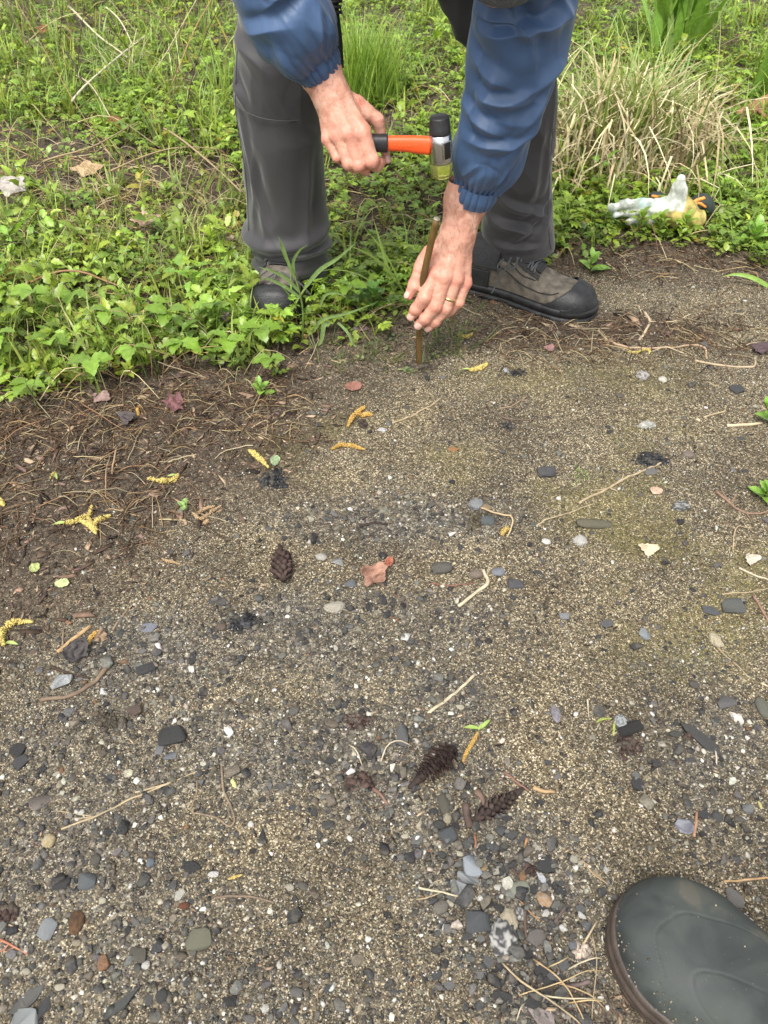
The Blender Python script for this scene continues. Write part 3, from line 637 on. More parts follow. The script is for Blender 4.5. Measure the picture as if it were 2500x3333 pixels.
def blades(seed, n, h, w, spread=.35, droop=1.2, nseg=6, kink=0.):
    r = np.random.default_rng(seed+1700); p = Pl()
    for k in range(n):
        y = r.uniform(0, 6.28); L = h*r.uniform(.6, 1.15); t = np.linspace(0, 1, nseg+1); a0 = r.uniform(.0, spread); dr = r.uniform(.2, 1)*droop
        ang = a0+dr*t**1.5
        if kink and r.random() < kink: ang = ang+np.where(t > r.uniform(.35, .7), r.uniform(.8, 1.6), 0)
        dx = np.sin(ang); dz = np.cos(ang); X = np.concatenate([[0], np.cumsum(dx[:-1])])*L/nseg; Z = np.concatenate([[0], np.cumsum(dz[:-1])])*L/nseg
        ww = w*r.uniform(.7, 1.2)*np.clip(1-t**2.2, .04, 1)*.5; side = r.normal(0, .25)
        b0 = r.uniform(-.012, .012, 2)
        V = np.stack([np.stack([X, ww, Z+ww*.3], 1), np.stack([X, -ww, Z+ww*.3], 1)], 1).reshape(-1, 3)
        V[:, 1] += np.repeat(side*X, 2); C = np.full((len(V), 3), r.uniform(.8, 1.2)); V = xf(V, y); V[:, :2] += b0
        p.add(V, grid_faces(nseg+1, 2), C)
    return p.out()
def lance(seed):
    return whorl(seed+77, 1.25)
PR_N = [lance(i) for i in range(8)]; PR_E = [elder(i) for i in range(14)]; PR_W = [whorl(i) for i in range(8)]; PR_L = [lobed(i) for i in range(8)]; PR_T = [tiny(i) for i in range(6)]
PR_G = [blades(i, 7, .11, .0035) for i in range(8)]; PR_GW = [blades(40+i, 4, .13, .006, .5, 1.6) for i in range(6)]
def green(n, base, var=.22, yel=.18):
    b = np.array(base)*RNG.uniform(1-var, 1+var, (n, 1)); y = RNG.uniform(-yel, yel, (n, 1)); c = b*np.concatenate([1+y, 1+y*.35, 1-y*.3], 1); u = RNG.random((n, 1)); c = np.where(u < .05, c*(1.25, .80, .9), c); c = np.where((u > .05) & (u < .17), c*.62, c); c = np.where(u > .90, c*(1.25, 1.15, 1.5), c); return np.clip(c, .01, 1)
# keep growth out of the shoes and the trampled spot round the rod
FEET = [(-.22, 1.62, .055, .14), (.345, 1.53, .14, .062)]
def clear(x, y, pad=0.0):
    k = np.ones(len(x), bool)
    for a, b, rx, ry in FEET: k &= np.hypot((x-a)/(rx+pad), (y-b)/(ry+pad)) > 1
    return k
def zone(x, y, px0, py0, px1, py1, soft=60):
    px, py = proj(x, y); return sstep(-soft, soft, px-px0)*sstep(-soft, soft, px1-px)*sstep(-soft, soft, py-py0)*sstep(-soft, soft, py1-py)
def field(n, dens, x0=-3.2, x1=3.2, y0=1.05, y1=6.5, falloff=1.25):
    """density follows what the photo can resolve: dense near, thinner far"""
    u = RNG.random(n); y = y0*(y1/y0)**u if falloff else RNG.uniform(y0, y1, n)
    hw = .42*y+.35; x = RNG.uniform(-1, 1, n)*hw
    k = (RNG.random(n) < dens(x, y)) & clear(x, y, .004); return x[k], y[k]
bare = lambda x, y: np.clip(zone(x, y, -500, 400, 330, 585, 50)+.85*zone(x, y, 120, 520, 800, 800, 50)+.8*zone(x, y, -300, 520, 60, 680, 30)+.7*zone(x, y, 1850, 790, 2450, 900, 30)+.5*zone(x, y, 1080, 600, 1400, 820, 50), 0, 1)
def dleafy(x, y): return veg(x, y-.01)*(.22+.78*sstep(.0, .16, y-y_edge_n(x, y)))*(1-.93*bare(x, y))*(.30+.85*sstep(.25, .6, _n2(x*6, y*6, 51)))
def put(name, protos, x, y, s, col, label, m, tilt=.2, dz=0):
    n = len(x); pos = np.stack([x, y, surf(x, y)-.002+dz], 1)
    V, Fs, C = scatter(protos, RNG.integers(0, len(protos), n), pos, rrot(n, tilt), s, col)
    return tag(link(name, mesh_np(name, V, Fs, m, C), None), label, kind='stuff')
# near bank: broad leaved shoots at the left, mixed leaves elsewhere
lz = lambda x, y: zone(x, y, -800, 620, 900, 1400, 90)
x, y = field(6200, lambda x, y: dleafy(x, y)*.9*lz(x, y)*(.25+_n2(x*4, y*4, 88))); put('lance_weed_leaves', PR_N, x, y, RNG.uniform(.5, 1.0, len(x)), green(len(x), (.26, .36, .055), .36, .2), 'paler narrow leaved weeds mixed into the leafy bank at the left', m_leaf)
x, y = field(2400, lambda x, y: lz(x, y)*veg(x, y)); put('bank_grass', PR_G+PR_GW, x, y, RNG.uniform(.5, 1.1, len(x)), green(len(x), (.30, .38, .09)), 'stray grass blades rising through the leafy bank', m_blade, .35)
x, y = field(4300, lambda x, y: dleafy(x, y)*(.10+.62*lz(x, y))*(.30+.9*_n2(x*5, y*5, 89))); put('ground_elder_leaves', PR_E, x, y, RNG.uniform(.6, 1.2, len(x))*np.clip(.9+.12*y, 1, 1.35), green(len(x), (.235, .345, .045), .38, .24), 'bright green three part leaves covering the bank left of the man', m_leaf)
x, y = field(4300, lambda x, y: dleafy(x, y)*(.40+.6*zone(x, y, 1100, -900, 3400, 900, 120))); put('weed_leaves', PR_W, x, y, RNG.uniform(.6, 1.1, len(x)), green(len(x), (.25, .36, .045), .34), 'fresh green narrow leaved weeds on the bank', m_leaf)
x, y = field(6500, lambda x, y: dleafy(x, y)*(1-.6*lz(x, y))); put('buttercup_leaves', PR_L, x, y, RNG.uniform(.7, 1.3, len(x)), green(len(x), (.23, .35, .045), .34), 'lobed green leaves between the grass tufts', m_leaf)
x, y = field(6500, lambda x, y: veg(x, y+.0)*(1-.6*bare(x, y))); put('small_weeds', PR_T, x, y, RNG.uniform(.7, 1.4, len(x)), green(len(x), (.20, .28, .045), .3), 'tiny green seedlings low on the soil', m_leaf)
gz = lambda x, y: .25+.9*zone(x, y, -900, -1500, 780, 520, 120)+.5*zone(x, y, 1100, -900, 1700, 250, 90)+.6*zone(x, y, 1800, -900, 3000, 500, 90)
x, y = field(5200, lambda x, y: dleafy(x, y)*np.clip(gz(x, y), 0, 1)*(1-.85*lz(x, y))); put('grass', PR_G+PR_GW, x, y, RNG.uniform(.6, 1.35, len(x)), green(len(x), (.27, .37, .07), .3), 'loose green grass growing through the bank', m_blade)
# trampled, dusty green by the rod
x, y = field(2600, lambda x, y: zone(x, y, 1020, 1060, 1530, 1200, 40)+.6*zone(x, y, 1250, 980, 1580, 1130, 30), y1=2.0); put('trampled_grass', PR_G[:4]+PR_T, x, y, RNG.uniform(.25, .6, len(x)), green(len(x), (.17, .21, .075)), 'trampled dusty grass around the foot of the rod', m_blade, .9)

# dry stems
def straws(name, x, y, Lm, rm, cols, label, lift=.012, curl=.5, up=.15, nseg=7, sides=3):
    n = len(x); ac = Acc(); T = np.linspace(0, 1, nseg)
    for i in range(n):
        L = Lm*RNG.uniform(.4, 1.5); a = RNG.uniform(0, 6.283); k = RNG.normal(0, curl); ang = a+k*(T-.5)*2+RNG.normal(0, .09, nseg).cumsum()*.3
        P = np.stack([x[i]+np.cumsum(np.cos(ang))*L/nseg, y[i]+np.cumsum(np.sin(ang))*L/nseg, np.zeros(nseg)], 1)
        P[:, 2] = surf(P[:, 0], P[:, 1])+abs(RNG.normal(0, lift))*np.sin(T*math.pi)+.0012+(abs(RNG.normal(0, up))*L*T**1.3 if RNG.random() < .35 else 0)
        V, Fs = tube(P, rm*RNG.uniform(.6, 1.4)*np.linspace(1, .6, nseg), sides, cap=False); ac.add(V, Fs, cols[RNG.integers(len(cols))]*RNG.uniform(.8, 1.2))
    return tag(link(name, ac.mesh(name, m_straw)), label, kind='stuff')
STR = np.array([(.50, .38, .20), (.42, .28, .14), (.60, .50, .28), (.34, .20, .11), (.55, .46, .30)]); DRK = np.array([(.08, .05, .03), (.12, .075, .05), (.16, .10, .06), (.05, .035, .025)])
def pick(n, f, **kw): return field(n, f, **kw)
x, y = pick(9000, lambda x, y: np.clip(zone(x, y, -100, 520, 820, 800, 70)+.5*zone(x, y, 1060, 560, 1450, 980, 70)+.30*veg(x, y), 0, 1)); straws('dry_straw', x, y, .13, .0012, np.vstack([STR, STR, DRK]), 'tangled dry straw lying over the bank', .022, .25)
x, y = pick(13000, lambda x, y: np.clip(zone(x, y, -100, 1240, 950, 1420, 50)+.8*zone(x, y, 1600, 1010, 2450, 1180, 40)+.7*zone(x, y, 1850, 790, 2500, 900, 30)+.45*zone(x, y, -100, 1400, 600, 1800, 80), 0, 1), y0=.8, y1=2.2); straws('edge_litter', x, y, .06, .0009, np.vstack([STR*.85, STR*.5, DRK, DRK, DRK]), 'matted dry stems along the edge of the bank', .006, .16, .04)
x, y = pick(800, lambda x, y: zone(x, y, -100, -300, 760, 520, 60), y1=5); straws('tall_dead_stems', x, y, .26, .0017, np.vstack([STR, DRK]), 'tall dead stems leaning in the grass', .03, .3, 1.1, 7)
x, y = pick(2600, lambda x, y: lz(x, y)*veg(x, y+.05), y0=1.0, y1=3.0); straws('stems_in_bank', x, y, .10, .0010, np.vstack([STR, DRK, STR*.7, [(.34, .36, .14), (.38, .38, .16)]]), 'brown and green stems running through the leafy bank', .035, .3, .45, 6)
# rotted bark and leaf crumbs of the dark litter
def flakes(name, n, f, smin, smax, cols, label, y0=.6, y1=2.0):
    x, y = RNG.uniform(-.95, 1., n), RNG.uniform(.02, y1, n); k = (RNG.random(n) < f(x, y)) & infr(x, y); x, y = x[k], y[k]; n = len(x)
    pr = []
    for i in range(8):
        r = np.random.default_rng(i+60); a = np.sort(r.uniform(0, 6.28, 6)); R_ = r.uniform(.6, 1, 6)
        top = np.stack([np.cos(a)*R_, np.sin(a)*R_*.55, r.normal(0, .15, 6)+.10], 1); bot = top*[.95, .95, 1]-[0, 0, .22]
        V = np.vstack([top, bot]); j = np.arange(6); j2 = (j+1) % 6
        pr.append((V, [np.arange(6)[None], np.arange(11, 5, -1)[None], np.stack([j, j+6, j2+6, j2], 1)]))
    s = RNG.uniform(smin, smax, n)*RNG.choice([.5, .7, 1, 1.4], n)
    sc = np.stack([s*RNG.uniform(.8, 2.2, n), s, s*.8], 1); pos = np.stack([x, y, surf(x, y)+s*.15], 1)
    V, Fs, C = scatter(pr, RNG.integers(0, 8, n), pos, rrot(n, .3), sc, cols[RNG.integers(0, len(cols), n)]*RNG.uniform(.7, 1.3, (n, 1)))
    tag(link(name, mesh_np(name, V, Fs, m_straw, C)), label, kind='stuff')
BRK = np.array([(.045, .030, .022), (.075, .05, .035), (.11, .075, .05), (.03, .022, .018), (.16, .11, .075), (.10, .065, .055), (.30, .21, .14), (.40, .30, .20)])
flakes('bark_crumbs', 90000, lambda x, y: mulch(x, y)*.9*(1-veg(x, y-.05)), .0016, .0042, BRK, 'dark crumbs of bark and rotted leaves in the litter')
flakes('path_crumbs', 60000, lambda x, y: (1-veg(x, y))*(1-mulch(x, y))*(.10+.5*sstep(.5, .8, _n2(x*9, y*9, 91))), .0010, .0030, BRK, 'tiny dark bits of bark and peat on the path', y1=1.8)
flakes('leaf_scraps', 12000, lambda x, y: np.clip(mulch(x, y)*1.0+.25*veg(x, y), 0, 1)*(np.hypot((x-.36)/.19, (y-.16)/.17) > 1), .004, .010, np.vstack([BRK, [(.20, .13, .11), (.26, .17, .12)]]), 'curled scraps of brown leaf in the litter', y1=3.2)
x, y = RNG.uniform(-.9, 1, 900), RNG.uniform(.1, 1.6, 900); k = infr(x, y, 20) & (RNG.random(900) < .10+.55*mulch(x, y)); straws('fine_rootlets', x[k], y[k], .04, .00045, np.vstack([STR*.8, DRK, DRK]), 'fine rootlets and needles on the soil', .003, .6, .02, 6)

# ------------------------------------------------------------------ tufts and single plants
def tuft(name, cat, label, base, groups, group=None, seed=0, mat_=None, partname='blade', spread=.05, flat=.4):
    """a plant whose larger blades are parts; groups: list of (n, h, w, col, spread, droop, kink, nseg)"""
    r = np.random.default_rng(seed); b = np.array(base); t = thing(name, label, cat, b, group); cnt = 0
    for (n, h, w, col, sp, dr, kk, nseg) in groups:
        for i in range(n):
            pl = blades(seed*1000+cnt, 1, h, w, sp, dr, nseg, kk); V = pl[0]+np.append(r.normal(0, spread, 2)*[1, .7], 0)+b; cnt += 1
            c = np.array(col)*r.uniform(.75, 1.25); c = c*(1, r.uniform(.93, 1.07), 1)
            me = mesh_np(partname, V, pl[1], mat_ or m_blade, c*pl[2]); link(partname, me, t)
    return t
def mass_tuft(t, n, h, w, col, sp, dr, kk, spread, seed, name='fine_blades', m=None):
    r = np.random.default_rng(seed); b = np.array(t.location); ac = Acc()
    for i in range(n):
        pl = blades(seed*777+i, 1, h, w, sp, dr, 7, kk); off = r.normal(0, 1, 2)*spread
        ac.add(pl[0]+np.append(off, 0)+b, [pl[1]], np.array(col[r.integers(len(col))])*r.uniform(.75, 1.25))
    o = link(name, ac.mesh(name, m or m_blade), t); o['kind'] = 'stuff'; return o
def base_at(px, py): p = GS(px, py); return (p[0], p[1], float(surf(p[0], p[1]))-.003)
GRN, YGR = (.20, .36, .07), (.26, .42, .08)
t = thing('grass_tuft', 'dense tuft of fine bright green grass behind the hammer hand', 'grass tuft', base_at(1195, 335))
mass_tuft(t, 520, .27, .0042, [(.27, .40, .07), (.34, .46, .09), (.21, .33, .06)], .55, .9, 0, .045, 3)
# the dry tussock with green blades in it
t = thing('dry_grass_tussock', 'big tussock of straw coloured grass behind the pale glove', 'grass tuft', base_at(2000, 520))
mass_tuft(t, 760, .38, .0070, [(.60, .51, .30), (.48, .39, .22), (.70, .63, .40), (.40, .31, .17)], 1.2, 3.4, .75, .11, 5, 'dry_blades', m_straw)
mass_tuft(t, 320, .34, .007, [(.28, .36, .10), (.36, .42, .16)], .6, 1.6, .2, .07, 6, 'green_blades')
for i in range(14):
    pl = blades(9000+i, 1, .24, .013, .5, 2.0, 8, .3); link('broad_blade', mesh_np('broad_blade', pl[0]+np.array(t.location)+[RNG.normal(.06, .03), RNG.normal(-.02, .03), 0], pl[1], m_blade, np.array((.24, .40, .07))*RNG.uniform(.8, 1.2)), t)
tuft('daylily_clump', 'plant', 'clump of broad upright green blades, the larger behind the dry tussock', base_at(2190, 175), [(26, .46, .042, (.22, .38, .06), .35, .7, .1, 8), (12, .40, .036, (.28, .44, .09), .8, 1.8, .2, 8)], None, 21, spread=.05)
tuft('daylily_clump', 'plant', 'green bladed clump with one broad folded blade, at the frame edge above the orange branch', base_at(2500, 330), [(14, .34, .030, (.22, .37, .07), .45, 1.0, .15, 8), (7, .38, .036, (.32, .46, .12), .9, 2.2, .4, 9)], None, 22, spread=.045)
tuft('grass_tuft', 'grass tuft', 'thin grass tuft right of the tussock with long arching blades', base_at(2120, 330), [(26, .30, .006, (.24, .36, .12), .9, 1.9, .1, 8)], None, 24, spread=.05)
tuft('grass_tuft', 'grass tuft', 'small loose grass tuft beside the trouser knee', base_at(700, 300), [(30, .16, .005, (.24, .38, .09), .7, 1.4, .1, 6)], None, 25, spread=.05)
tuft('grass_tuft', 'grass tuft', 'pale arching grass tuft in the upper left of the bank', base_at(430, 240), [(60, .24, .004, (.36, .44, .18), 1.0, 2.0, .2, 7), (20, .22, .004, (.52, .46, .26), 1.1, 2.2, .4, 7)], None, 26, spread=.09)
# the foxtail like grass in front of the shoe
b = np.array(base_at(985, 1115)); t = thing('foxtail_grass', 'single upright grass plant growing in front of the shoe in the leaves', 'grass plant', b)
def ribbon(pix, Ys, w, nm, par, col, m=m_blade, fold=.35, ref=(0, -1, .5)):
    P = np.array([W(px, py, Y) for (px, py), Y in zip(pix, Ys)]); P = spline(P, 14); T, Nn, B = frames(P, ref)
    s = np.linspace(0, 1, len(P)); ww = w*np.clip(np.sin(np.clip(s*.9+.12, 0, 1)*math.pi)**.6, .05, 1)*(1-.5*s)
    V = np.stack([P+B*ww[:, None], P-Nn*ww[:, None]*fold, P-B*ww[:, None]], 1).reshape(-1, 3); f = grid_faces(len(P), 3)
    return link(nm, mesh_np(nm, V, f, m, col), par)
y0 = b[1]
P = spline([b, W(985, 1000, y0), W(960, 900, y0), W(935, 840, y0+.01)], 12); V, Fs = tube(P, np.linspace(.0022, .0014, 12), 6); link('stem', mesh_np('stem', V, Fs, m_blade, (.20, .30, .08)), t)
for pix, w in [([(960, 905), (940, 860), (920, 800), (905, 768)], .0035), ([(958, 890), (955, 850), (975, 815), (1002, 796)], .0035), ([(975, 950), (930, 905), (880, 880), (838, 868)], .004), ([(978, 970), (930, 935), (880, 910), (850, 905)], .004), ([(990, 940), (1040, 880), (1100, 840), (1165, 785)], .005), ([(1040, 1000), (1060, 960), (1100, 955), (1130, 970)], .0035), ([(1020, 1080), (1050, 1040), (1130, 1020), (1225, 985)], .0045), ([(1075, 1050), (1055, 1060), (1045, 1110), (1020, 1140)], .006), ([(1100, 1050), (1130, 1080), (1150, 1120), (1165, 1130)], .0035), ([(940, 860), (930, 840), (915, 800), (912, 785)], .003)]:
    ribbon(pix, np.linspace(y0, y0-.02, len(pix)), w, 'blade', t, np.array((.22, .33, .11))*RNG.uniform(.8, 1.15))
# leafy sprigs at the frame edge, seedlings
def sprig(px, py, pts, Ls, label, name='leafy_sprig', cat='seedling', c=(.24, .42, .07), nl=9, w=.3, upf=1.0):
    b = np.array(base_at(px, py)); t = thing(name, label, cat, b); P = spline([b+np.array(q) for q in pts], 10)
    V, Fs = tube(P, np.linspace(.0016, .0009, 10), 5); link('stem', mesh_np('stem', V, Fs, m_leaf, (.22, .12, .06)), t)
    for k in range(nl):
        f = (k+1)/nl; q = P[int(f*9)]; L = Ls*(1.15-.5*f)*random.uniform(.85, 1.1); V, Fq, C = leaf(L, L*w, .6, .4, 7, 0, 1.15, k)
        link('leaf', mesh_np('leaf', xf(V, k*2.4+random.uniform(-.3, .3), (.2+.9*f)*upf, 0, q), Fq, m_leaf, C*np.array(c)*random.uniform(.85, 1.15)), t)
    return t
sprig(2515, 1385, [(0, 0, 0), (-.008, .0, .022), (-.03, .004, .05)], .034, 'leaning green sprig with a brown stem, upper of two at the right frame edge')
sprig(2485, 1620, [(0, 0, 0), (0, 0, .012), (.002, 0, .024)], .030, 'short green rosette sprig, lower of two at the right frame edge', nl=11)
sprig(1920, 885, [(0, 0, 0), (0, 0, .02), (-.002, 0, .04)], .042, 'upright pale green seedling beside the hiking shoe, below the glove', nl=7, w=.26)
sprig(2440, 810, [(0, 0, 0), (.0, 0, .03), (.002, 0, .055)], .05, 'broad leaved weed at the frame edge right of the glove', nl=12)
sprig(860, 1290, [(0, 0, 0), (-.004, 0, .02), (-.01, 0, .034)], .026, 'small leafy shoot straying out over the path edge below the foxtail grass', nl=8)
sprig(20, 950, [(0, 0, 0), (.004, 0, .05), (.003, 0, .10)], .045, 'upright feathery weed at the left frame edge', nl=22, w=.14)
sprig(1215, 1010, [(0, 0, 0), (0, 0, .03), (.003, 0, .05)], .040, 'dark toothed leaves between shoe and rod', nl=9, w=.34, c=(.14, .28, .06))
b = np.array(base_at(1888, 1552)); t = thing('moss_tuft', 'small bright green grass seedling tuft alone on the path', 'seedling', b); mass_tuft(t, 70, .012, .0014, [(.26, .42, .10), (.34, .46, .14)], 1.1, .8, 0, .008, 9)
# long bright blade by the right edge and its neighbour
t = thing('bent_blade', 'long bright green blade arching over the path edge at the right frame edge', 'leaf blade', base_at(2520, 935)); y0 = t.location[1]
ribbon([(2520, 945), (2460, 908), (2400, 893), (2350, 900)], [y0, y0, y0+.01, y0+.02], .006, 'blade', t, (.30, .48, .10))
# a few near shoots one can tell from the carpet
near = [(120, 1330, 1.3), (330, 1250, 1.35), (480, 1230, 1.2), (620, 1200, 1.3), (760, 1205, 1.25), (210, 1180, 1.3), (560, 1120, 1.3), (700, 1080, 1.2), (850, 1150, 1.3), (60, 1210, 1.4), (400, 1110, 1.3), (900, 1230, 1.0), (1130, 1030, 1.2), (280, 1030, 1.25), (140, 1050, 1.35)]
SHL = ['three leaved shoot hanging over the litter left of the dark red leaf', 'three leaved shoot above the mauve tangled leaf', 'front shoot just left of the maroon dead leaf', 'front shoot just right of the maroon dead leaf', 'front shoot midway between maroon leaf and foxtail grass', 'three leaved shoot above the dark red brown leaf', 'three leaved shoot in the second row above the maroon leaf', 'three leaved shoot under the small standing mauve leaf', 'three leaved shoot at the foot of the foxtail grass', 'three leaved shoot cut near the left frame edge', 'three leaved shoot in the middle of the leafy patch', 'small shoot beside the straying leafy shoot at the path edge', 'three leaved shoot between the foxtail grass and the rod', 'three leaved shoot under the dark slanting stem', 'three leaved shoot beside the pale broken stalk']
nearm = {}
for i, (px, py, s) in enumerate(near):
    b = np.array(base_at(px, py)); t = thing('ground_elder_shoot', SHL[i], 'plant', b, 'green shoots at the front of the bank')
    r = np.random.default_rng(i+70); h = r.uniform(.045, .07)*s; top = b+[r.uniform(-.01, .01), -.012, h]
    V, Fs = tube(spline([b, b*.5+top*.5+[0, .006, 0], top], 6), .0012, 4); link('stem', mesh_np('stem', V, Fs, m_leaf, (.2, .3, .08)), t)
    for k in range(3):
        L = r.uniform(.030, .038)*s; V, Fq, C = leaf(L, L*r.uniform(.3, .38), r.uniform(.5, 1.2), r.uniform(.15, .4), 9, .12, 1.35, i*3+k); a = -1.57+(k-1)*1.45+r.uniform(-.4, .4)
        link('leaf', mesh_np('leaf', xf(V, a, r.uniform(-.1, .4), r.uniform(-.3, .3), top), Fq, m_leaf, C*np.array((.19, .32, .040))*r.uniform(.8, 1.2)), t)

# ------------------------------------------------------------------ dead leaves
def crumple(px, py, w, h, ang, col, label, seed, pts=5, curl=.5, lift=.4, name='dead_leaf', stem_to=None, z=0.0, Y=None, cat='leaf'):
    """lobed or oval leaf sheet, thickened, curled; w,h photo px"""
    p = GS(px, py) if Y is None else W(px, py, Y); sc = pxm(p); r = np.random.default_rng(seed); n, m = 22, 28
    a = np.linspace(0, 2*math.pi, m, endpoint=False); rad = np.linspace(0, 1, n)[:, None]
    edge = 1-.30*np.abs(np.sin(a*pts/2+r.uniform(0, 6)))**.7*(pts > 0)-.16*r.random(m)-.2*np.abs(np.sin(a/2))
    X = rad*np.cos(a)*edge; Y_ = rad*np.sin(a)*edge
    Z = curl*(X**2*r.uniform(.3, 1)-Y_**2*r.uniform(-.8, .5))+.35*curl*(noise3(X*2.2+seed, Y_*2.2, X*0, seed)-.5)+.22*(.4+curl)*(np.abs(noise3(X*3.5, Y_*3.5+seed, X*0, seed)-.5)*2-.25)
    w = w*1.25; V = np.stack([X*w/2/sc, Y_*w/2/sc*.85, Z*w/2/sc], -1).reshape(-1, 3)
    el = math.radians(r.uniform(15, 45))*lift*2; M = Matrix.Rotation(math.radians(ang), 3, 'Z')@Matrix.Rotation(el, 3, 'X'); V = V@np.array(M).T
    V[:, 2] *= h/w*1.3; V -= [0, 0, V[:, 2].min()]; V += p+[0, 0, z+.004]
    c = np.broadcast_to(np.array(col), (len(V), 3))*(.75+.5*noise3(V[:, 0]*80, V[:, 1]*80, V[:, 2]*80, seed))[:, None]
    vein = (np.abs(np.sin(a*max(pts, 4)/2+.4)) < .12); c = c.reshape(n, m, 3); c[:, vein] *= 1.3; c = c.reshape(-1, 3)
    me = mesh_np(name, V, grid_faces(n, m, True), m_dead, c, smooth=False); o = link(name, me)
    md = o.modifiers.new('thick', 'SOLIDIFY'); md.thickness = .0006
    if stem_to is not None:
        q = GS(*stem_to); P = spline([p+[0, 0, .004], (p+q)/2+[0, 0, .006], q+[0, 0, .002]], 8); Vs, Fs = tube(P, .0006, 4); s_ = link('leaf_stalk', mesh_np('leaf_stalk', Vs, Fs, m_straw, np.array(col)*.6)); s_.parent = o
    return tag(o, label, cat)
crumple(570, 1330, 96, 100, 80, (.17, .075, .075), 'maroon toothed dead leaf lying where the bank ends', 1, 7, .25, .55)
crumple(65, 700, 115, 90, 20, (.42, .38, .34), 'silver grey oak leaf on the green leaves at the left frame edge', 2, 5, .35, .5, z=.055)
crumple(480, 772, 110, 60, 30, (.36, .24, .17), 'light brown lobed dead leaf in the green leaves', 3, 4, .5, .45, z=.035)
crumple(735, 795, 80, 50, -30, (.34, .25, .20), 'pale brown dead leaf beside the trouser leg', 4, 4, .5, .4, z=.008)
crumple(425, 830, 60, 46, 10, (.17, .11, .10), 'dark mauve dead leaf under the light brown one', 5, 0, .4, .4, z=.02)
crumple(285, 572, 120, 60, 5, (.46, .32, .18), 'large tan curled oak leaf in the straw', 6, 4, .9, .5, z=.006)
crumple(375, 425, 72, 50, 0, (.22, .09, .035), 'rusty brown dead leaf in the grass', 7, 3, .6, .5, z=.02)
crumple(150, 140, 46, 40, 0, (.24, .08, .04), 'rusty red dead leaf high up in the grass', 17, 3, .5, .5, z=.03)
crumple(25, 575, 66, 40, 0, (.46, .33, .24), 'pinkish tan leaf scrap at the left frame edge above the oak leaf', 8, 3, .6, .4)
crumple(120, 560, 70, 34, 0, (.10, .065, .05), 'dark curled leaf left of the tan oak leaf', 18, 3, .8, .4)
crumple(1210, 1890, 122, 110, 35, (.33, .18, .125), 'crumpled russet leaf in the middle of the path', 9, 4, 1.1, .5, stem_to=(1320, 1965))
crumple(1262, 1842, 34, 30, 60, (.30, .10, .06), 'red leaf tip sticking up behind the crumpled russet leaf', 19, 0, 1.2, .8)
crumple(2465, 1142, 84, 44, 10, (.085, .055, .06), 'dark purple curled leaf at the right frame edge', 10, 3, 1.2, .5)
crumple(1148, 1263, 56, 20, 10, (.24, .11, .08), 'flat reddish oval leaf below the shoe in the leaves', 11, 0, .1, .1)
crumple(252, 2140, 84, 66, 50, (.055, .048, .046), 'black rotted curled leaf beside the tan stick', 12, 0, 1.0, .4)
crumple(330, 2085, 60, 62, 70, (.24, .16, .10), 'brown folded leaf behind the tan stick', 13, 3, .8, .6)
crumple(415, 1375, 80, 60, -30, (.075, .06, .058), 'blackish leaf at the bank edge left of the maroon one', 14, 3, .7, .4)
crumple(330, 1300, 80, 40, 0, (.26, .17, .15), 'mauve brown leaf tangled in stems at the bank edge', 15, 4, .5, .4)
crumple(2435, 1830, 66, 44, 20, (.48, .42, .34), 'pale papery leaf near the right frame edge', 16, 3, .8, .4)
crumple(1785, 1142, 44, 26, 0, (.26, .14, .13), 'small mauve curled leaf in front of the hiking shoe', 20, 3, 1.0, .5)
crumple(2105, 1795, 78, 34, -10, (.56, .46, .31), 'cream curled leaf scraps on the moss', 22, 3, .7, .3)
crumple(2130, 1606, 38, 20, -15, (.44, .30, .22), 'pinkish tan curled chip on the path', 23, 0, .8, .3)
crumple(740, 1078, 56, 48, 80, (.22, .16, .16), 'small mauve dead leaf standing in the green shoots', 24, 0, .5, .8, z=.02)
crumple(1170, 1075, 60, 28, 0, (.12, .09, .09), 'dark damp leaf under the grass beside the foxtail grass', 25, 3, .5, .2)
crumple(240, 1190, 60, 60, 0, (.14, .07, .05), 'dark red brown leaf low among the shoots', 26, 0, .8, .6)
crumple(115, 1858, 36, 30, 60, (.34, .38, .14), 'small yellow green leaf on the dark litter', 30, 0, .3, .6, name='green_leaf')
crumple(203, 1904, 44, 14, 0, (.42, .46, .22), 'flat yellow green leaflet on the dark litter', 31, 0, .2, .1, name='green_leaf')
crumple(895, 1514, 38, 38, 60, (.28, .36, .20), 'small round green leaf beside the yellow catkin and asphalt crumbs', 32, 0, .3, .7, name='green_leaf')
crumple(600, 1665, 50, 52, 80, (.26, .40, .12), 'green torn leaf on the litter left of a catkin', 33, 4, .5, .7, name='green_leaf')
crumple(1190, 900, 80, 60, 0, (.14, .10, .09), 'damp dark leaf under the weeds between the legs', 34, 3, .5, .3)
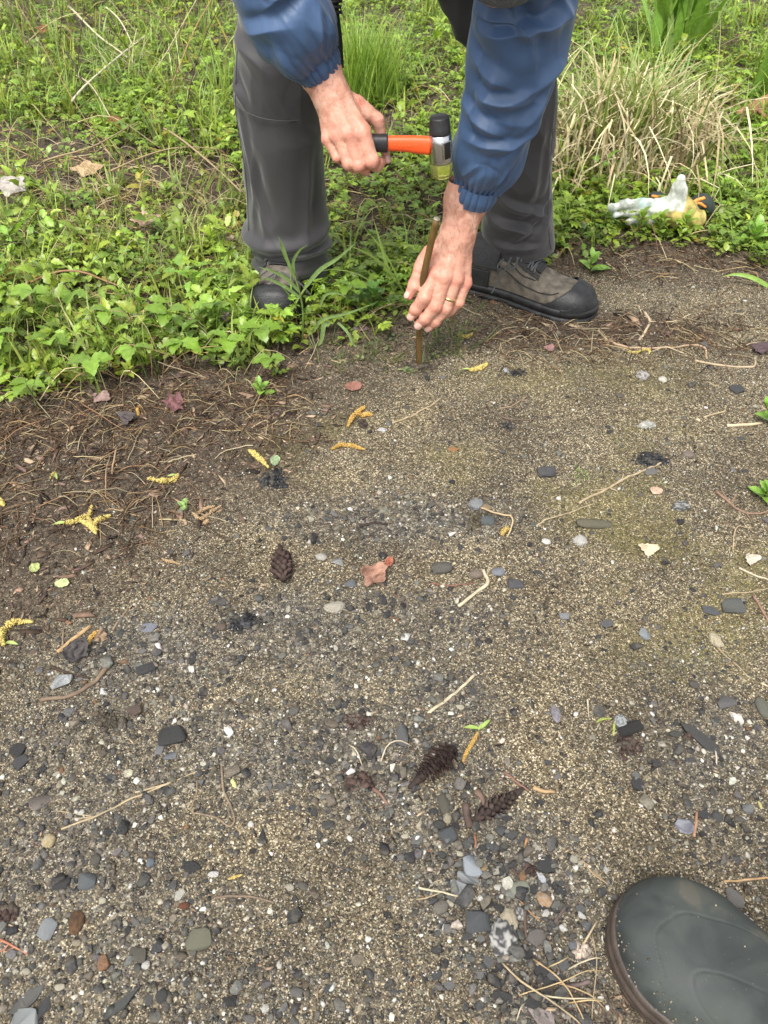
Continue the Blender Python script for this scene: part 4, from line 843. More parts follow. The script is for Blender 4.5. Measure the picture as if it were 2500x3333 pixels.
# ------------------------------------------------------------------ twigs and stalks lying on the path
def twig(pts, wpx, col, label, taper=.6, lift=.0, jit=.25, name='twig', cat='twig', sides=6, m=None, branches=()):
    P = [GS(a, b) for a, b in pts]; sc = pxm(P[0]); r0 = wpx/2/sc; L = sum(np.linalg.norm(P[i+1]-P[i]) for i in range(len(P)-1)); n = max(6, int(L/.006))
    r = np.random.default_rng(int(pts[0][0]*3+pts[0][1])); P = spline(P, n); P[1:-1, :2] += (np.cumsum(r.normal(0, 1, (n-2, 2)), 0)*np.sin(np.linspace(0.05, 3.09, n-2))[:, None])*r0*jit*.45
    t = np.linspace(0, 1, n); P[:, 2] = surf(P[:, 0], P[:, 1])+r0*.7+lift*np.sin(t*math.pi)
    V, Fs = tube(P, r0*np.linspace(1, taper, n)*(1+.22*noise3(np.linspace(0, L*90, n), 0*t, 0*t, 5)), sides); ac = Acc()
    c = np.array(col)*(.8+.4*noise3(V[:, 0]*150, V[:, 1]*150, V[:, 2]*0, 3))[:, None]; ac.add(V, Fs, c)
    o = link(name, ac.mesh(name, m or m_straw, smooth=True)); tag(o, label, cat)
    for bp in branches:
        Q = spline([GS(a, b) for a, b in bp], 8); Q[:, 2] = surf(Q[:, 0], Q[:, 1])+r0*.6; V, Fs = tube(Q, r0*np.linspace(.7, .35, 8), 5); b = link('side_shoot', mesh_np('side_shoot', V, Fs, m_straw, np.array(col), smooth=True)); b.parent = o
    return o
ST1, ST2, ST3, BR1, BR2, RED = (.52, .45, .31), (.40, .32, .20), (.28, .21, .14), (.16, .10, .06), (.06, .042, .03), (.30, .13, .07)
twig([(1393, 2325), (1470, 2262), (1545, 2198)], 11, ST1, 'thick straight straw stalk pointing at the upper cone tip', .8)
twig([(1572, 1858), (1588, 1898), (1556, 1925), (1492, 1976)], 12, ST1, 'bent pale straw stalk folded like an elbow', .8)
twig([(1745, 1713), (1785, 1690), (1860, 1668), (1935, 1640)], 5, ST2, 'thin pale stalk below the long dry stalk', .6)
twig([(1884, 1640), (1975, 1592), (2060, 1548), (2155, 1508)], 9, ST2, 'long dry stalk lying across the middle right of the path', .7, branches=[[(1980, 1590), (1925, 1598)], [(1985, 1590), (2010, 1602)], [(2020, 1570), (2030, 1545)]])
twig([(135, 2281), (230, 2268), (300, 2228), (340, 2185), (357, 2152)], 13, (.20, .145, .10), 'curved brown twig round a grey white quartz stone', 1.2)
twig([(188, 2125), (240, 2082), (296, 2040)], 12, (.46, .31, .16), 'straight tan stick leaning on the brown leaves', 1.1)
twig([(165, 2172), (215, 2188), (294, 2210)], 10, BR2, 'short dark twig with a tan end above the curved brown twig', .7)
twig([(205, 2120), (205, 2090), (208, 2050)], 7, ST3, 'short upright brown stalk left of the tan stick', .8)
twig([(368, 2052), (395, 2010), (418, 1980)], 6, ST3, 'thin reddish brown stick above the purplish slate', .8)
twig([(190, 2126), (330, 2140), (520, 2124), (720, 2134), (900, 2150)], 3, BR2, 'very long hair thin dark root across the path', .8)
twig([(440, 2580), (560, 2545), (640, 2512), (700, 2498)], 6, ST2, 'long pale stalk end near the curled root', .5)
twig([(200, 2700), (310, 2660), (440, 2595), (560, 2545)], 7, ST2, 'long pale stalk with forked root end', .8, branches=[[(310, 2660), (250, 2650), (185, 2640)], [(310, 2660), (260, 2664), (215, 2662)]])
twig([(722, 2495), (728, 2570), (752, 2620), (766, 2672), (745, 2690), (700, 2660), (625, 2648)], 8, (.23, .175, .12), 'curled brown root shaped like a hook', .6)
twig([(642, 2538), (640, 2580), (622, 2636)], 5, (.28, .2, .13), 'short root left of the curled brown root', .6)
twig([(700, 2924), (760, 2918), (830, 2922), (892, 2938)], 8, (.19, .14, .10), 'pinkish brown bowed twig below the yellowing bud scale', .7)
twig([(1360, 2890), (1450, 2908), (1545, 2926)], 7, ST1, 'straight pale straw through the gravel heap', .8)
twig([(1335, 2930), (1400, 2920), (1450, 2900)], 5, ST2, 'thin straw under the straight one at the gravel heap', .6)
twig([(1390, 2895), (1415, 2872), (1437, 2864)], 5, ST2, 'little kinked straw left of the gravel heap', .6)
twig([(2268, 2645), (2263, 2690), (2258, 2724)], 9, (.42, .24, .15), 'short upright red brown stalk touching the lilac chip', .9)
twig([(1912, 2278), (1914, 2305), (1916, 2335)], 7, ST1, 'short pale stalk alone in the sand', .4)
twig([(2257, 2408), (2300, 2425), (2328, 2448), (2331, 2490)], 7, (.55, .48, .38), 'white curved root over the long flat slate', .7)
twig([(2335, 2108), (2380, 2150), (2435, 2205)], 5, ST2, 'thin root running from the cream knobbly stone', .7)
twig([(2475, 2225), (2500, 2236), (2520, 2240)], 6, ST1, 'pale straw tip cut by the right frame edge', .7)
twig([(1622, 2780), (1640, 2830), (1652, 2872)], 8, BR2, 'dark rotten stick right of the pale blue wedge', .9)
twig([(1655, 2812), (1685, 2850), (1702, 2880)], 9, (.09, .06, .05), 'second dark rotten stick pointing at the green oval', .9)
twig([(1708, 2955), (1710, 3000), (1712, 3052)], 10, (.13, .09, .07), 'upright dark stick between white pebble and orange pebble', .9)
twig([(1842, 2945), (1818, 2985), (1797, 3012)], 10, (.14, .10, .09), 'grey brown stick right of the gravel heap', .8)
twig([(1690, 2925), (1720, 2965), (1758, 3000)], 6, (.34, .2, .1), 'thin brown straw crossing below the green oval pebble', .7)
twig([(1545, 2720), (1548, 2745), (1545, 2762)], 8, RED, 'tiny rust red stalk under the lower cone', .7)
twig([(1715, 2730), (1705, 2760)], 8, (.42, .22, .10), 'tiny orange splinter right of the lower cone', .7)
for i, (pts, w) in enumerate([([(1635, 3135), (1700, 3210), (1800, 3275), (1895, 3340)], 7), ([(1730, 3235), (1820, 3258), (1970, 3255)], 6), ([(1850, 3265), (1920, 3266), (1968, 3262)], 5), ([(1740, 3125), (1830, 3215), (1905, 3335)], 6), ([(1928, 3040), (1936, 3140), (1925, 3250), (1926, 3338)], 4), ([(1850, 3155), (1920, 3130), (1968, 3124)], 5), ([(1690, 3240), (1820, 3205), (1900, 3170), (1965, 3160)], 4), ([(1815, 3200), (1900, 3240), (1975, 3290)], 5), ([(1898, 3075), (1930, 3020), (1945, 3000)], 7), ([(1680, 3325), (1690, 3290), (1712, 3262)], 4), ([(1780, 3150), (1820, 3140), (1855, 3110)], 5)]):
    o = twig(pts, w, [ST2, ST1, (.5, .38, .2), (.42, .3, .16)][i % 4], 'thin pale straw in the tangle left of the rubber boot', .6, .012, .15); o['group'] = 'straws in the tangle by the rubber boot'
twig([(1830, 3215), (1880, 3205), (1920, 3195)], 14, (.16, .12, .11), 'smooth grey brown stick under the straw tangle', .9)
twig([(0, 3060), (40, 3078), (92, 3108)], 9, (.45, .19, .12), 'salmon red cedar twig entering at the left frame edge', .4, branches=[[(30, 3073), (10, 3095), (-10, 3096)], [(50, 3082), (20, 3100)]])
twig([(30, 3010), (50, 3020), (72, 3030)], 5, (.5, .38, .25), 'short pale stalk above the salmon red twig', .6)
twig([(395, 1672), (460, 1662), (520, 1625), (566, 1596)], 10, BR2, 'thick blackish twig in the litter pointing at a catkin', .6)
twig([(380, 1450), (330, 1490), (280, 1540)], 5, ST3, 'thin brown forked twig in the dark litter', .7)
twig([(2330, 1600), (2375, 1640), (2430, 1672), (2500, 1668)], 9, (.26, .17, .12), 'rough brown root clump by the lower green rosette', .6, branches=[[(2370, 1635), (2350, 1600), (2345, 1575)], [(2375, 1640), (2400, 1610)], [(2430, 1672), (2440, 1690)]])
twig([(2262, 1175), (2340, 1190), (2445, 1196), (2458, 1165)], 7, (.46, .36, .24), 'bent pale stalk below the mulch at the right', .8)
twig([(2365, 1388), (2420, 1385), (2478, 1380)], 11, (.56, .45, .30), 'thick pale straw stub left of the upper green sprig', .8)
twig([(2290, 1360), (2330, 1348), (2362, 1338)], 6, ST2, 'thin straw left of the thick pale stub', .8)
twig([(1948, 1078), (1975, 1110), (2040, 1130), (2130, 1135), (2280, 1128), (2300, 1170)], 8, (.40, .29, .19), 'long bent brown stalk in front of the hiking shoe toe', .7)
twig([(2098, 1020), (2112, 1050), (2095, 1085), (2080, 1110)], 9, (.5, .4, .27), 'pale crooked stalk right of the shoe toe', .7)
twig([(2110, 1048), (2190, 1048), (2250, 1024)], 5, (.5, .4, .27), 'thin pale straw right of the crooked stalk', .7)
twig([(1277, 1379), (1340, 1358), (1397, 1327), (1435, 1298)], 6, ST2, 'curved straw in the upper middle of the path', .7)
twig([(1592, 1332), (1640, 1362), (1690, 1368), (1735, 1367)], 7, (.15, .11, .08), 'dark bent twig on pale sand right of the rod', .6)
twig([(1625, 1332), (1680, 1315), (1722, 1290)], 5, (.28, .2, .13), 'thin brown stalk right of the rod', .6)
twig([(1171, 1714), (1215, 1706), (1262, 1710)], 9, (.045, .032, .026), 'short blackish root in the pebbly patch', .7)
twig([(1555, 1648), (1600, 1680), (1660, 1700), (1660, 1735), (1650, 1750)], 6, (.5, .38, .22), 'curved pale root arching past the teal pebble', .7, .012)
twig([(1400, 1902), (1470, 1906), (1545, 1898)], 6, (.22, .11, .08), 'thin red brown twig under the bent straw', .6)
twig([(2330, 1260), (2300, 1242)], 5, ST2, 'tiny pale splinter above the dark triangular slate', .6)
twig([(2385, 1790), (2385, 1750), (2400, 1722), (2440, 1722)], 4, (.42, .32, .2), 'thin looped root at the right', .7, .008)
twig([(2405, 1850), (2450, 1870), (2510, 1892)], 7, (.56, .48, .36), 'pale root leading out at the right frame edge', .6)
twig([(2350, 1935), (2400, 1930), (2505, 1915)], 5, ST2, 'long straw reaching the right frame edge', .7)
twig([(2450, 1940), (2480, 1990), (2510, 2040)], 8, (.3, .18, .13), 'red brown stick at the right frame edge', .7)
twig([(2355, 2870), (2420, 2864), (2510, 2858)], 7, (.45, .3, .16), 'straight tan stalk above the rubber boot', .9)
twig([(1895, 2800), (1930, 2845), (1985, 2885)], 6, (.36, .26, .15), 'forked straw above the rubber boot toe', .5, branches=[[(1925, 2840), (1945, 2850), (1960, 2842)], [(1905, 2812), (1925, 2820)]])
twig([(1640, 2515), (1685, 2550), (1720, 2575)], 8, (.22, .12, .09), 'brown stick touching the lower cone tip', .7)
twig([(1735, 2565), (1770, 2578), (1805, 2580)], 15, (.42, .28, .15), 'orange brown shred of stalk right of the lower cone', .6)
twig([(1240, 2480), (1260, 2440), (1300, 2422), (1342, 2430)], 5, (.5, .42, .3), 'pale wiry root arching by the upper cone', .7, .01)
twig([(1135, 2425), (1160, 2450), (1180, 2495)], 5, (.5, .42, .3), 'thin pale curved root left of the upper cone', .7, .006)
twig([(540, 1840), (500, 1825)], 4, ST3, 'wisp of stalk beside a small catkin', .6)
twig([(640, 1480), (560, 1500), (500, 1508)], 5, ST2, 'pale stalk above the yellow catkin with bract', .6)
twig([(365, 1545), (385, 1500), (385, 1455)], 6, (.36, .25, .16), 'knotty upright twig in the litter', .6, .02)
twig([(345, 1620), (355, 1560), (362, 1480)], 4, (.36, .25, .16), 'slender upright twig beside the knotty one', .6, .02)
twig([(930, 1340), (900, 1375), (860, 1395)], 5, ST2, 'curved straw left of the upper catkin', .6)
twig([(820, 1395), (870, 1370), (865, 1420)], 5, (.5, .4, .25), 'folded pale straw above the catkin', .6)
twig([(1605, 1190), (1640, 1178)], 4, ST3, 'splinter near the foot of the rod', .6)
b = twig([(2395, 425), (2440, 398), (2520, 350)], 34, (.36, .19, .11), 'thick orange brown broken branch at the right frame edge', 1.25, .0, .05, 'branch', 'branch', 10, branches=[[(2452, 400), (2475, 425)]])
b.location.z += .03
# dark stem lying on the green shoots, foreground
for pts, w, c, lab in [([(20, 985), (150, 965), (300, 950), (450, 975)], 8, (.34, .2, .11), 'long brown stem lying over the green shoots'), ([(200, 900), (240, 1000), (290, 1060)], 5, BR2, 'dark thin stem slanting through the green shoots'), ([(340, 980), (350, 1075), (370, 1100)], 6, (.36, .25, .15), 'brown broken stalk standing in the green shoots'), ([(110, 930), (112, 1000), (130, 1060)], 9, (.50, .38, .22), 'pale broken stalk standing at the left of the bank'), ([(500, 1040), (560, 1060), (540, 1110)], 6, BR2, 'dark short stem in the middle of the green shoots'), ([(350, 1215), (420, 1195), (600, 1175)], 5, (.3, .22, .12), 'long thin runner over the lower green shoots')]:
    o = twig(pts, w, c, lab, .6, .05)
for pts, w, c, lab in [([(460, 50), (520, 95), (600, 190), (660, 300)], 5, (.16, .11, .07), 'long dark bent stem in the grass left of the man'), ([(225, 200), (260, 270), (292, 330)], 9, (.06, .045, .035), 'short black broken stem in the grass'), ([(15, 10), (60, 110), (110, 200)], 5, BR1, 'dark leaning stem in the upper left grass'), ([(75, 0), (90, 80), (85, 170)], 5, BR1, 'upright dark stem in the upper left grass'), ([(230, 45), (330, 160), (420, 215)], 7, (.6, .55, .36), 'pale bent straw over the upper left grass'), ([(240, 362), (330, 290), (480, 145)], 9, (.66, .62, .45), 'pale whitish stalk slanting through the grass'), ([(345, 45), (400, 110), (440, 180)], 6, (.6, .55, .36), 'pale stalk beside the dark bent stem'), ([(595, 375), (620, 440), (640, 490)], 7, BR2, 'black stick end rising from the straw'), ([(255, 275), (310, 330), (365, 410)], 6, (.5, .42, .26), 'tan bent stem above the rusty leaf'), ([(150, 560), (320, 530), (460, 430)], 7, (.36, .27, .16), 'long reddish straw rising to the right over the litter'), ([(540, 450), (640, 540), (790, 660)], 8, (.36, .27, .16), 'long reddish straw falling to the right towards the trousers'), ([(370, 590), (560, 540), (720, 520)], 6, (.36, .27, .16), 'reddish straw lying level in the litter')]:
    P = spline([GS(a, b, .03) for a, b in pts], 16); r0 = w/2/pxm(P[0]); P[:, 2] += .035*np.sin(np.linspace(.2, 1, 16)*2.6)+.01; V, Fs = tube(P, r0*np.linspace(1, .6, 16), 5)
    tag(link('dry_stalk', mesh_np('dry_stalk', V, Fs, m_straw, np.array(c), smooth=True)), lab, 'stem')

# ------------------------------------------------------------------ catkins
m_cat = simple('catkin', (1, 1, 1), .8, 300, .25, 600, .0005, vcol=True, spec=.15)
def catkin(paths, wpx, col, label, leaves=(), leafc=(.42, .52, .16)):
    p0 = GS(*paths[0][0]); t = thing('catkin', label, 'catkin', (p0[0], p0[1], float(surf(p0[0], p0[1])))); sc = pxm(p0); r = np.random.default_rng(int(p0[0]*9999) & 65535)
    for pts in paths:
        P = spline([GS(a, b) for a, b in pts], 24); P[:, 2] = surf(P[:, 0], P[:, 1])+wpx/2/sc*.8; R0 = wpx/2/sc
        ac = Acc(); V, Fs = tube(P, R0*.5, 6); ac.add(V, Fs, np.array(col)*.8)
        T, Nn, B = frames(P); pr = (np.array([(0, -.5, 0), (0, .5, 0), (1, 0, .25), (.5, 0, -.3)]), np.array([(0, 1, 2), (1, 0, 3), (0, 2, 3), (2, 1, 3)]))
        n = 26*16; i = r.integers(0, 24, n); a = r.uniform(0, 6.28, n); d = Nn[i]*np.cos(a)[:, None]+B[i]*np.sin(a)[:, None]+T[i]*r.normal(0, .35, n)[:, None]
        taper = np.sin(np.clip((i+1.5)/25, 0, 1)*math.pi)**.4; pos = P[i]+d*R0*.35*taper[:, None]; bd = np.cross(d, T[i]); bd /= np.linalg.norm(bd, axis=1)[:, None]+1e-9
        rot = np.stack([d/np.linalg.norm(d, axis=1)[:, None], bd, np.cross(d, bd)], -1); s = R0*1.05*taper*r.uniform(.6, 1.25, n)
        V, Fs, C = scatter([pr], np.zeros(n, int), pos, rot, s, np.array(col)*r.uniform(.7, 1.25, (n, 1))*np.array((1, .97, .9))); ac.add(V, Fs, 1); ac.C[-1] = C
        link('spike', ac.mesh('spike', m_cat), t)
    for (a, b, ang, L) in leaves:
        q = GS(a, b); V, Fq, C = leaf(L/sc, L/sc*.13, .5, .5, 6, 0, 1.2, 3); link('bract', mesh_np('bract', xf(V, math.radians(ang), .25, 0, q+[0, 0, .003]), Fq, m_leaf, C*np.array(leafc)), t)
    return t
YEL, OCH, PCH = (.66, .55, .20), (.60, .40, .13), (.52, .38, .24)
catkin([[(1133, 1392), (1150, 1360), (1175, 1338), (1188, 1328)], [(1165, 1352), (1190, 1354), (1212, 1356)]], 15, OCH, 'orange yellow forked catkin, uppermost on the path')
catkin([[(1080, 1465), (1110, 1452), (1150, 1455), (1188, 1466)]], 14, OCH, 'orange catkin bent like a bow')
catkin([[(812, 1470), (840, 1492), (875, 1528)]], 17, YEL, 'straight yellow catkin above the asphalt crumbs')
catkin([[(484, 1564), (530, 1570), (568, 1566), (582, 1548)]], 18, YEL, 'yellow catkin with a pale bract on dark litter', [(582, 1550, 200, 38)])
catkin([[(205, 1706), (250, 1700), (290, 1680), (302, 1650)], [(265, 1700), (295, 1715), (315, 1742)], [(305, 1718), (325, 1695), (362, 1680)], [(290, 1690), (300, 1715), (318, 1730)]], 17, YEL, 'cluster of three yellow catkins with a green bract', [(225, 1705, 200, 50)])
catkin([[(628, 1672), (655, 1692), (690, 1668), (722, 1648)], [(640, 1678), (665, 1660), (700, 1650)], [(665, 1708), (680, 1695)]], 12, PCH, 'faded catkin cluster with a small snail coloured stone')
catkin([[(16, 2104), (10, 2075), (30, 2042), (65, 2028), (110, 2030)]], 22, YEL, 'yellow catkin curled like a C at the left frame edge', [(20, 2095, -15, 52)])
catkin([[(1503, 2486), (1520, 2450), (1540, 2415), (1556, 2385)]], 13, OCH, 'ochre catkin with green bracts beside the upper cone', [(1560, 2375, 180, 56), (1562, 2378, 42, 52), (1556, 2382, 60, 30)], (.30, .42, .10))
catkin([[(528, 1820), (555, 1830), (588, 1838)]], 9, PCH, 'small tan catkin on brown soil')
catkin([[(1490, 1092), (1512, 1100), (1538, 1088)]], 12, YEL, 'small yellow catkin right of the hand')
catkin([[(1528, 1208), (1550, 1206), (1572, 1198), (1586, 1188)]], 16, YEL, 'plump yellow catkin right of the rod', [(1535, 1208, 185, 34)])
catkin([[(2040, 1146), (2070, 1150), (2110, 1142), (2112, 1155)]], 9, YEL, 'yellow bent catkin stalk below the shoe toe')
catkin([[(292, 2100), (298, 2080), (318, 2062), (330, 2060)]], 14, OCH, 'ochre catkin between the tan stick and brown leaf')
catkin([[(232, 2142), (252, 2128), (272, 2112)]], 8, OCH, 'thin ochre catkin under the black leaf')
catkin([[(452, 1355), (450, 1335), (458, 1322)], [(410, 1375), (432, 1362)]], 10, OCH, 'little orange catkin standing at the bank edge')
catkin([[(1635, 1745), (1642, 1730), (1655, 1722)]], 16, (.55, .42, .16), 'fuzzy ochre catkin scrap at the root end')
catkin([[(165, 1560), (175, 1545), (185, 1540)]], 9, (.5, .44, .16), 'greenish catkin scrap in the dark litter', [(180, 1545, -60, 40)])
catkin([[(0, 1625), (8, 1640), (16, 1650)]], 14, YEL, 'yellow catkin end cut by the left frame edge')
catkin([[(755, 2540), (762, 2552), (770, 2566)]], 12, (.66, .66, .34), 'pale yellow bud by the curled root')
catkin([[(2468, 2610), (2474, 2624), (2478, 2634)]], 8, (.66, .62, .30), 'small pale yellow bud at the right frame edge')
catkin([[(745, 2862), (765, 2856), (790, 2848)]], 9, (.62, .50, .20), 'yellow and brown bud scale')
catkin([[(1942, 2352), (1960, 2342), (1990, 2340)], [(2000, 2350), (1998, 2372), (1996, 2395)]], 7, (.46, .54, .16), 'yellow green split catkin stalk beside the black slag')
catkin([[(985, 1098), (1000, 1105)]], 14, (.5, .34, .16), 'brown fuzzy catkin scrap under the foxtail blades')
catkin([[(770, 980), (785, 972)]], 12, (.6, .44, .2), 'ochre catkin scrap beside the shoe in the leaves')
catkin([[(640, 645), (655, 650), (668, 668)]], 9, (.55, .52, .2), 'yellow green catkin hanging near the trouser leg')

# ------------------------------------------------------------------ cones
m_cone = simple('cone_scale', (1, 1, 1), .75, 200, .35, 500, .0006, vcol=True, spec=.3)
def cone(p0, p1, wpx, label, col=(.065, .042, .034), nring=13, open_=.9, sunk=.3, seed=0, wet=1):
    a, b = GS(*p0), GS(*p1); sc = pxm(a); R0 = wpx/2/sc; t = thing('pine_cone', label, 'cone', (a+b)/2); r = np.random.default_rng(seed); ax = b-a; L = np.linalg.norm(ax); ax /= L
    a = a+[0, 0, R0*(1-sunk)]; b = b+[0, 0, R0*(1-sunk)*.8]; V, Fs = tube(spline([a, (a+b)/2, b], 8), np.array([.3, .5, .55, .5, .45, .35, .25, .12])*R0, 8); link('core', mesh_np('core', V, Fs, m_cone, np.array(col)*.6), t)
    u = np.cross(ax, [0, 0, 1.]); u /= np.linalg.norm(u); v = np.cross(u, ax); proto = None
    for k in range(nring*8):
        f = (k+.5)/(nring*8); phi = k*2.39996; c0 = a+(b-a)*f; prof = math.sin(min(1, f*1.05+.16)*math.pi)**.55*(1-.25*f); rad = u*math.cos(phi)+v*math.sin(phi)
        if rad[2] < -.75: continue
        out = rad*open_+ax*(.75+.5*r.random()); out /= np.linalg.norm(out); side = np.cross(out, rad); side /= np.linalg.norm(side)+1e-9; up_ = np.cross(side, out)
        n = 5; s = np.linspace(0, 1, n); LL = R0*1.0*prof*r.uniform(.85, 1.15); w = np.array([.15, .42, .62, .55, .2])*LL*.62; th = np.array([.03, .05, .07, .09, .05])*LL*1.3
        P = c0+rad*R0*.22*prof+np.outer(s*LL, out)-np.outer(s**2*LL*.18, up_*0)+np.outer(-.22*s**2*LL, up_)*(-1)
        Vt = np.concatenate([P-side*w[:, None], P+up_*th[:, None], P+side*w[:, None], P-up_*th[:, None]], 0).reshape(4, n, 3).transpose(1, 0, 2).reshape(-1, 3)
        me = mesh_np('scale', Vt, [grid_faces(n, 4, True), np.array([[(n-1)*4+3, (n-1)*4+2, (n-1)*4+1, (n-1)*4]])], m_cone, np.array(col)*.72*r.uniform(.5, 1.7)*np.array((1, r.uniform(.92, 1.05), 1))); link('scale', me, t)
cone((925, 1905), (912, 1785), 78, 'upright dark brown pine cone on the sand', seed=1, col=(.085, .055, .045))
cone((1480, 2440), (1330, 2570), 92, 'dark opened pine cone lying slantwise near the ochre catkin', seed=2, open_=1.1, sunk=.75, nring=14)
cone((1545, 2670), (1715, 2560), 84, 'flattened rotting pine cone pressed into the sand', seed=3, open_=.55, sunk=1.0, nring=12, col=(.075, .052, .042))
twig([(1515, 2620), (1520, 2660), (1530, 2698)], 26, (.09, .062, .052), 'thick dark bark stick at the base of the rotting cone', .9, name='bark_stick')
twig([(1550, 2580), (1570, 2600), (1575, 2625)], 24, (.15, .10, .075), 'brown bark flakes above the rotting cone', .5, name='bark_flake', cat='bark')
twig([(1215, 2570), (1240, 2590), (1262, 2620)], 12, (.2, .12, .09), 'brown pink bark sliver left of the upper cone', .7, name='bark_flake', cat='bark')

# ------------------------------------------------------------------ crumbly dark clods
def clod(px, py, w, h, cols, label, name='asphalt_crumbs', cat='clod', n=420, seed=0, sz=.0019):
    c = GS(px, py); sc = pxm(c); a = w/2/sc; b = h/2/sc/math.sin(math.atan2(CAMZ, c[1])); r = np.random.default_rng(seed+int(px)); th = r.uniform(0, 6.28, n); q = r.random(n)**.7*(.7+.6*r.random(n))*(1+.25*np.sin(th*3+seed+px))
    x, y = c[0]+np.cos(th)*q*a, c[1]+np.sin(th)*q*b; z = surf(x, y)+.0045*(1-q**2)*r.random(n); s = sz*r.gamma(1.6, .55, n)+.0004; cols = np.array(cols)
    V, Fs, C = scatter([(lambda h: (h[0]*[1, .8, .45], h[1]))(hull(chip_pts(np.random.default_rng(i+20), i % 2 == 0))) for i in range(6)], r.integers(0, 6, n), np.stack([x, y, z], 1), rrot(n, .5), s, cols[r.integers(0, len(cols), n)]*r.uniform(.7, 1.3, (n, 1)))
    tag(link(name, mesh_np(name, V, Fs, m_stone, C)), label, cat)
AS = [(.018, .018, .02), (.03, .03, .033), (.022, .022, .025), (.05, .05, .055)]
clod(890, 1562, 96, 62, AS, 'black asphalt crumbs below the round green leaf'); clod(800, 2026, 104, 60, AS, 'black asphalt crumbs between brown pebble and sand'); clod(2120, 1500, 100, 46, AS, 'black grey crumbs at the tip of the long dry stalk'); clod(1682, 1215, 66, 30, AS, 'dark crumbs beside the pale cube chip', n=90)
clod(1652, 1386, 44, 30, AS, 'small black clod right of the curved straw', n=60); clod(1180, 1380, 40, 30, [(.06, .04, .03)], 'small brown clod at the forked catkin', n=50)
SD = [(.05, .028, .022), (.075, .045, .035), (.04, .025, .018), (.09, .055, .045)]
clod(2045, 2425, 82, 66, SD, 'dark red brown clod of peat below the black slag', name='peat_clod', n=420, sz=.0013); clod(1170, 2545, 120, 60, SD, 'matted dark red peat clod left of the upper cone', name='peat_clod', n=260); clod(1170, 2350, 100, 46, SD, 'brown peat clod above the matted one', name='peat_clod', n=200)
clod(2240, 2398-0, 34, 18, SD, 'crumb of red brown peat on the long flat slate', name='peat_clod', n=40); 0 and clod(820, 2770, 90, 50, SD, 'red brown peat clod in the lower gravel', name='peat_clod', n=140); clod(20, 2980, 80, 60, SD, 'red brown peat clod at the left frame edge', name='peat_clod', n=160); 0 and clod(240, 3110, 90, 60, SD, 'dark rotten bark clod below the brown acorn shaped stone', name='peat_clod', n=120, sz=.003)
0 and clod(820, 3320, 140, 40, SD, 'dark rotten bark clod at the bottom frame edge', name='peat_clod', n=150); clod(1720, 2835, 50, 28, SD, 'dark red crumbs beside the narrow white chip', name='peat_clod', n=60); clod(360, 2350, 120, 60, [(.07, .055, .035), (.05, .04, .028)], 'dark moist soil clod above the large black slate', name='soil_clod', n=200)
clod(1560, 1690, 90, 56, [(.10, .085, .05), (.07, .055, .035)], 'loose brown soil clod beside the teal pebble', name='soil_clod', n=200); clod(1370, 1195, 110, 34, [(.09, .07, .045), (.06, .048, .033), (.13, .1, .065)], 'loosened soil crumbs round the foot of the rod', name='soil_clod', n=260, sz=.003)
clod(1900, 3100, 60, 44, [(.55, .45, .36), (.4, .33, .27)], 'pinkish pale crumbled clod left of the rubber boot', name='soil_clod', n=90); 
# ------------------------------------------------------------------ rod, hammer, gloves
m_rod, nt, nd, lk, p = mat('rusty_rod'); tc = texco(nt)
n1 = N(nt, 'ShaderNodeTexNoise', Scale=70.0, Detail=6.0); mp = N(nt, 'ShaderNodeMapping'); mp.inputs['Scale'].default_value = (1, 1, .25); lk.new(tc, mp.inputs[0]); lk.new(mp.outputs[0], n1.inputs['Vector'])
r = ramp(nt, n1.outputs[0], [(.3, (.055, .031, .009)), (.5, (.115, .066, .015)), (.62, (.15, .083, .019)), (.75, (.20, .13, .045))]); lk.new(r.outputs[0], p.inputs['Base Color']); p.inputs['Roughness'].default_value = .6
n2 = N(nt, 'ShaderNodeTexNoise', Scale=500.0); lk.new(tc, n2.inputs['Vector']); lk.new(bump(nt, n2.outputs[0], .0006), p.inputs['Normal'])
Y0 = 1.279
RODP = np.array([W(1363, 1215, Y0), W(1363, 1150, Y0), W(1366, 1040, Y0), W(1374, 930, Y0-.004), W(1394, 830, Y0-.010), W(1422, 712, Y0-.018)])
P = spline(RODP, 30); t_rod = thing('metal_rod', 'rusty brown rod driven into the path and held by the lower hand', 'rod', W(1363, 1185, Y0))
V, Fs = tube(P, .0061, 20); link('shaft', mesh_np('shaft', V, Fs, m_rod, smooth=True), t_rod)
e = P[-1]-P[-2]; e /= np.linalg.norm(e); V, Fs = tube(np.array([P[-1]-e*.0008, P[-1]+e*.0008]), [.0063, .0056], 20); link('struck_end', mesh_np('struck_end', V, Fs, simple('worn_steel', (.30, .27, .20), .45, 200, .3, metal=.3)), t_rod)

HY = 1.26
m_or = simple('orange_fibre', (.80, .10, .02), .42, 250, .08, 700, .0002); m_bk = simple('black_rubber', (.018, .018, .019), .5, 200, .3, 500, .0002); m_cr, nt, nd, lk, p = mat('chrome'); p.inputs['Base Color'].default_value = (.62, .62, .63, 1); p.inputs['Metallic'].default_value = 1; p.inputs['Roughness'].default_value = .22
tc = texco(nt); nz = N(nt, 'ShaderNodeTexNoise', Scale=60.0, Detail=4.0); lk.new(tc, nz.inputs['Vector']); rr = ramp(nt, nz.outputs[0], [(.4, (.15, .15, .15)), (.7, (.4, .4, .4))]); lk.new(rr.outputs[0], p.inputs['Roughness'])
m_ye, nt, nd, lk, p = mat('clear_yellow_plastic'); p.inputs['Base Color'].default_value = (.80, .80, .22, 1); p.inputs['Roughness'].default_value = .12; p.inputs['Transmission Weight'].default_value = .85; p.inputs['IOR'].default_value = 1.46; p.inputs['Subsurface Weight'].default_value = .0
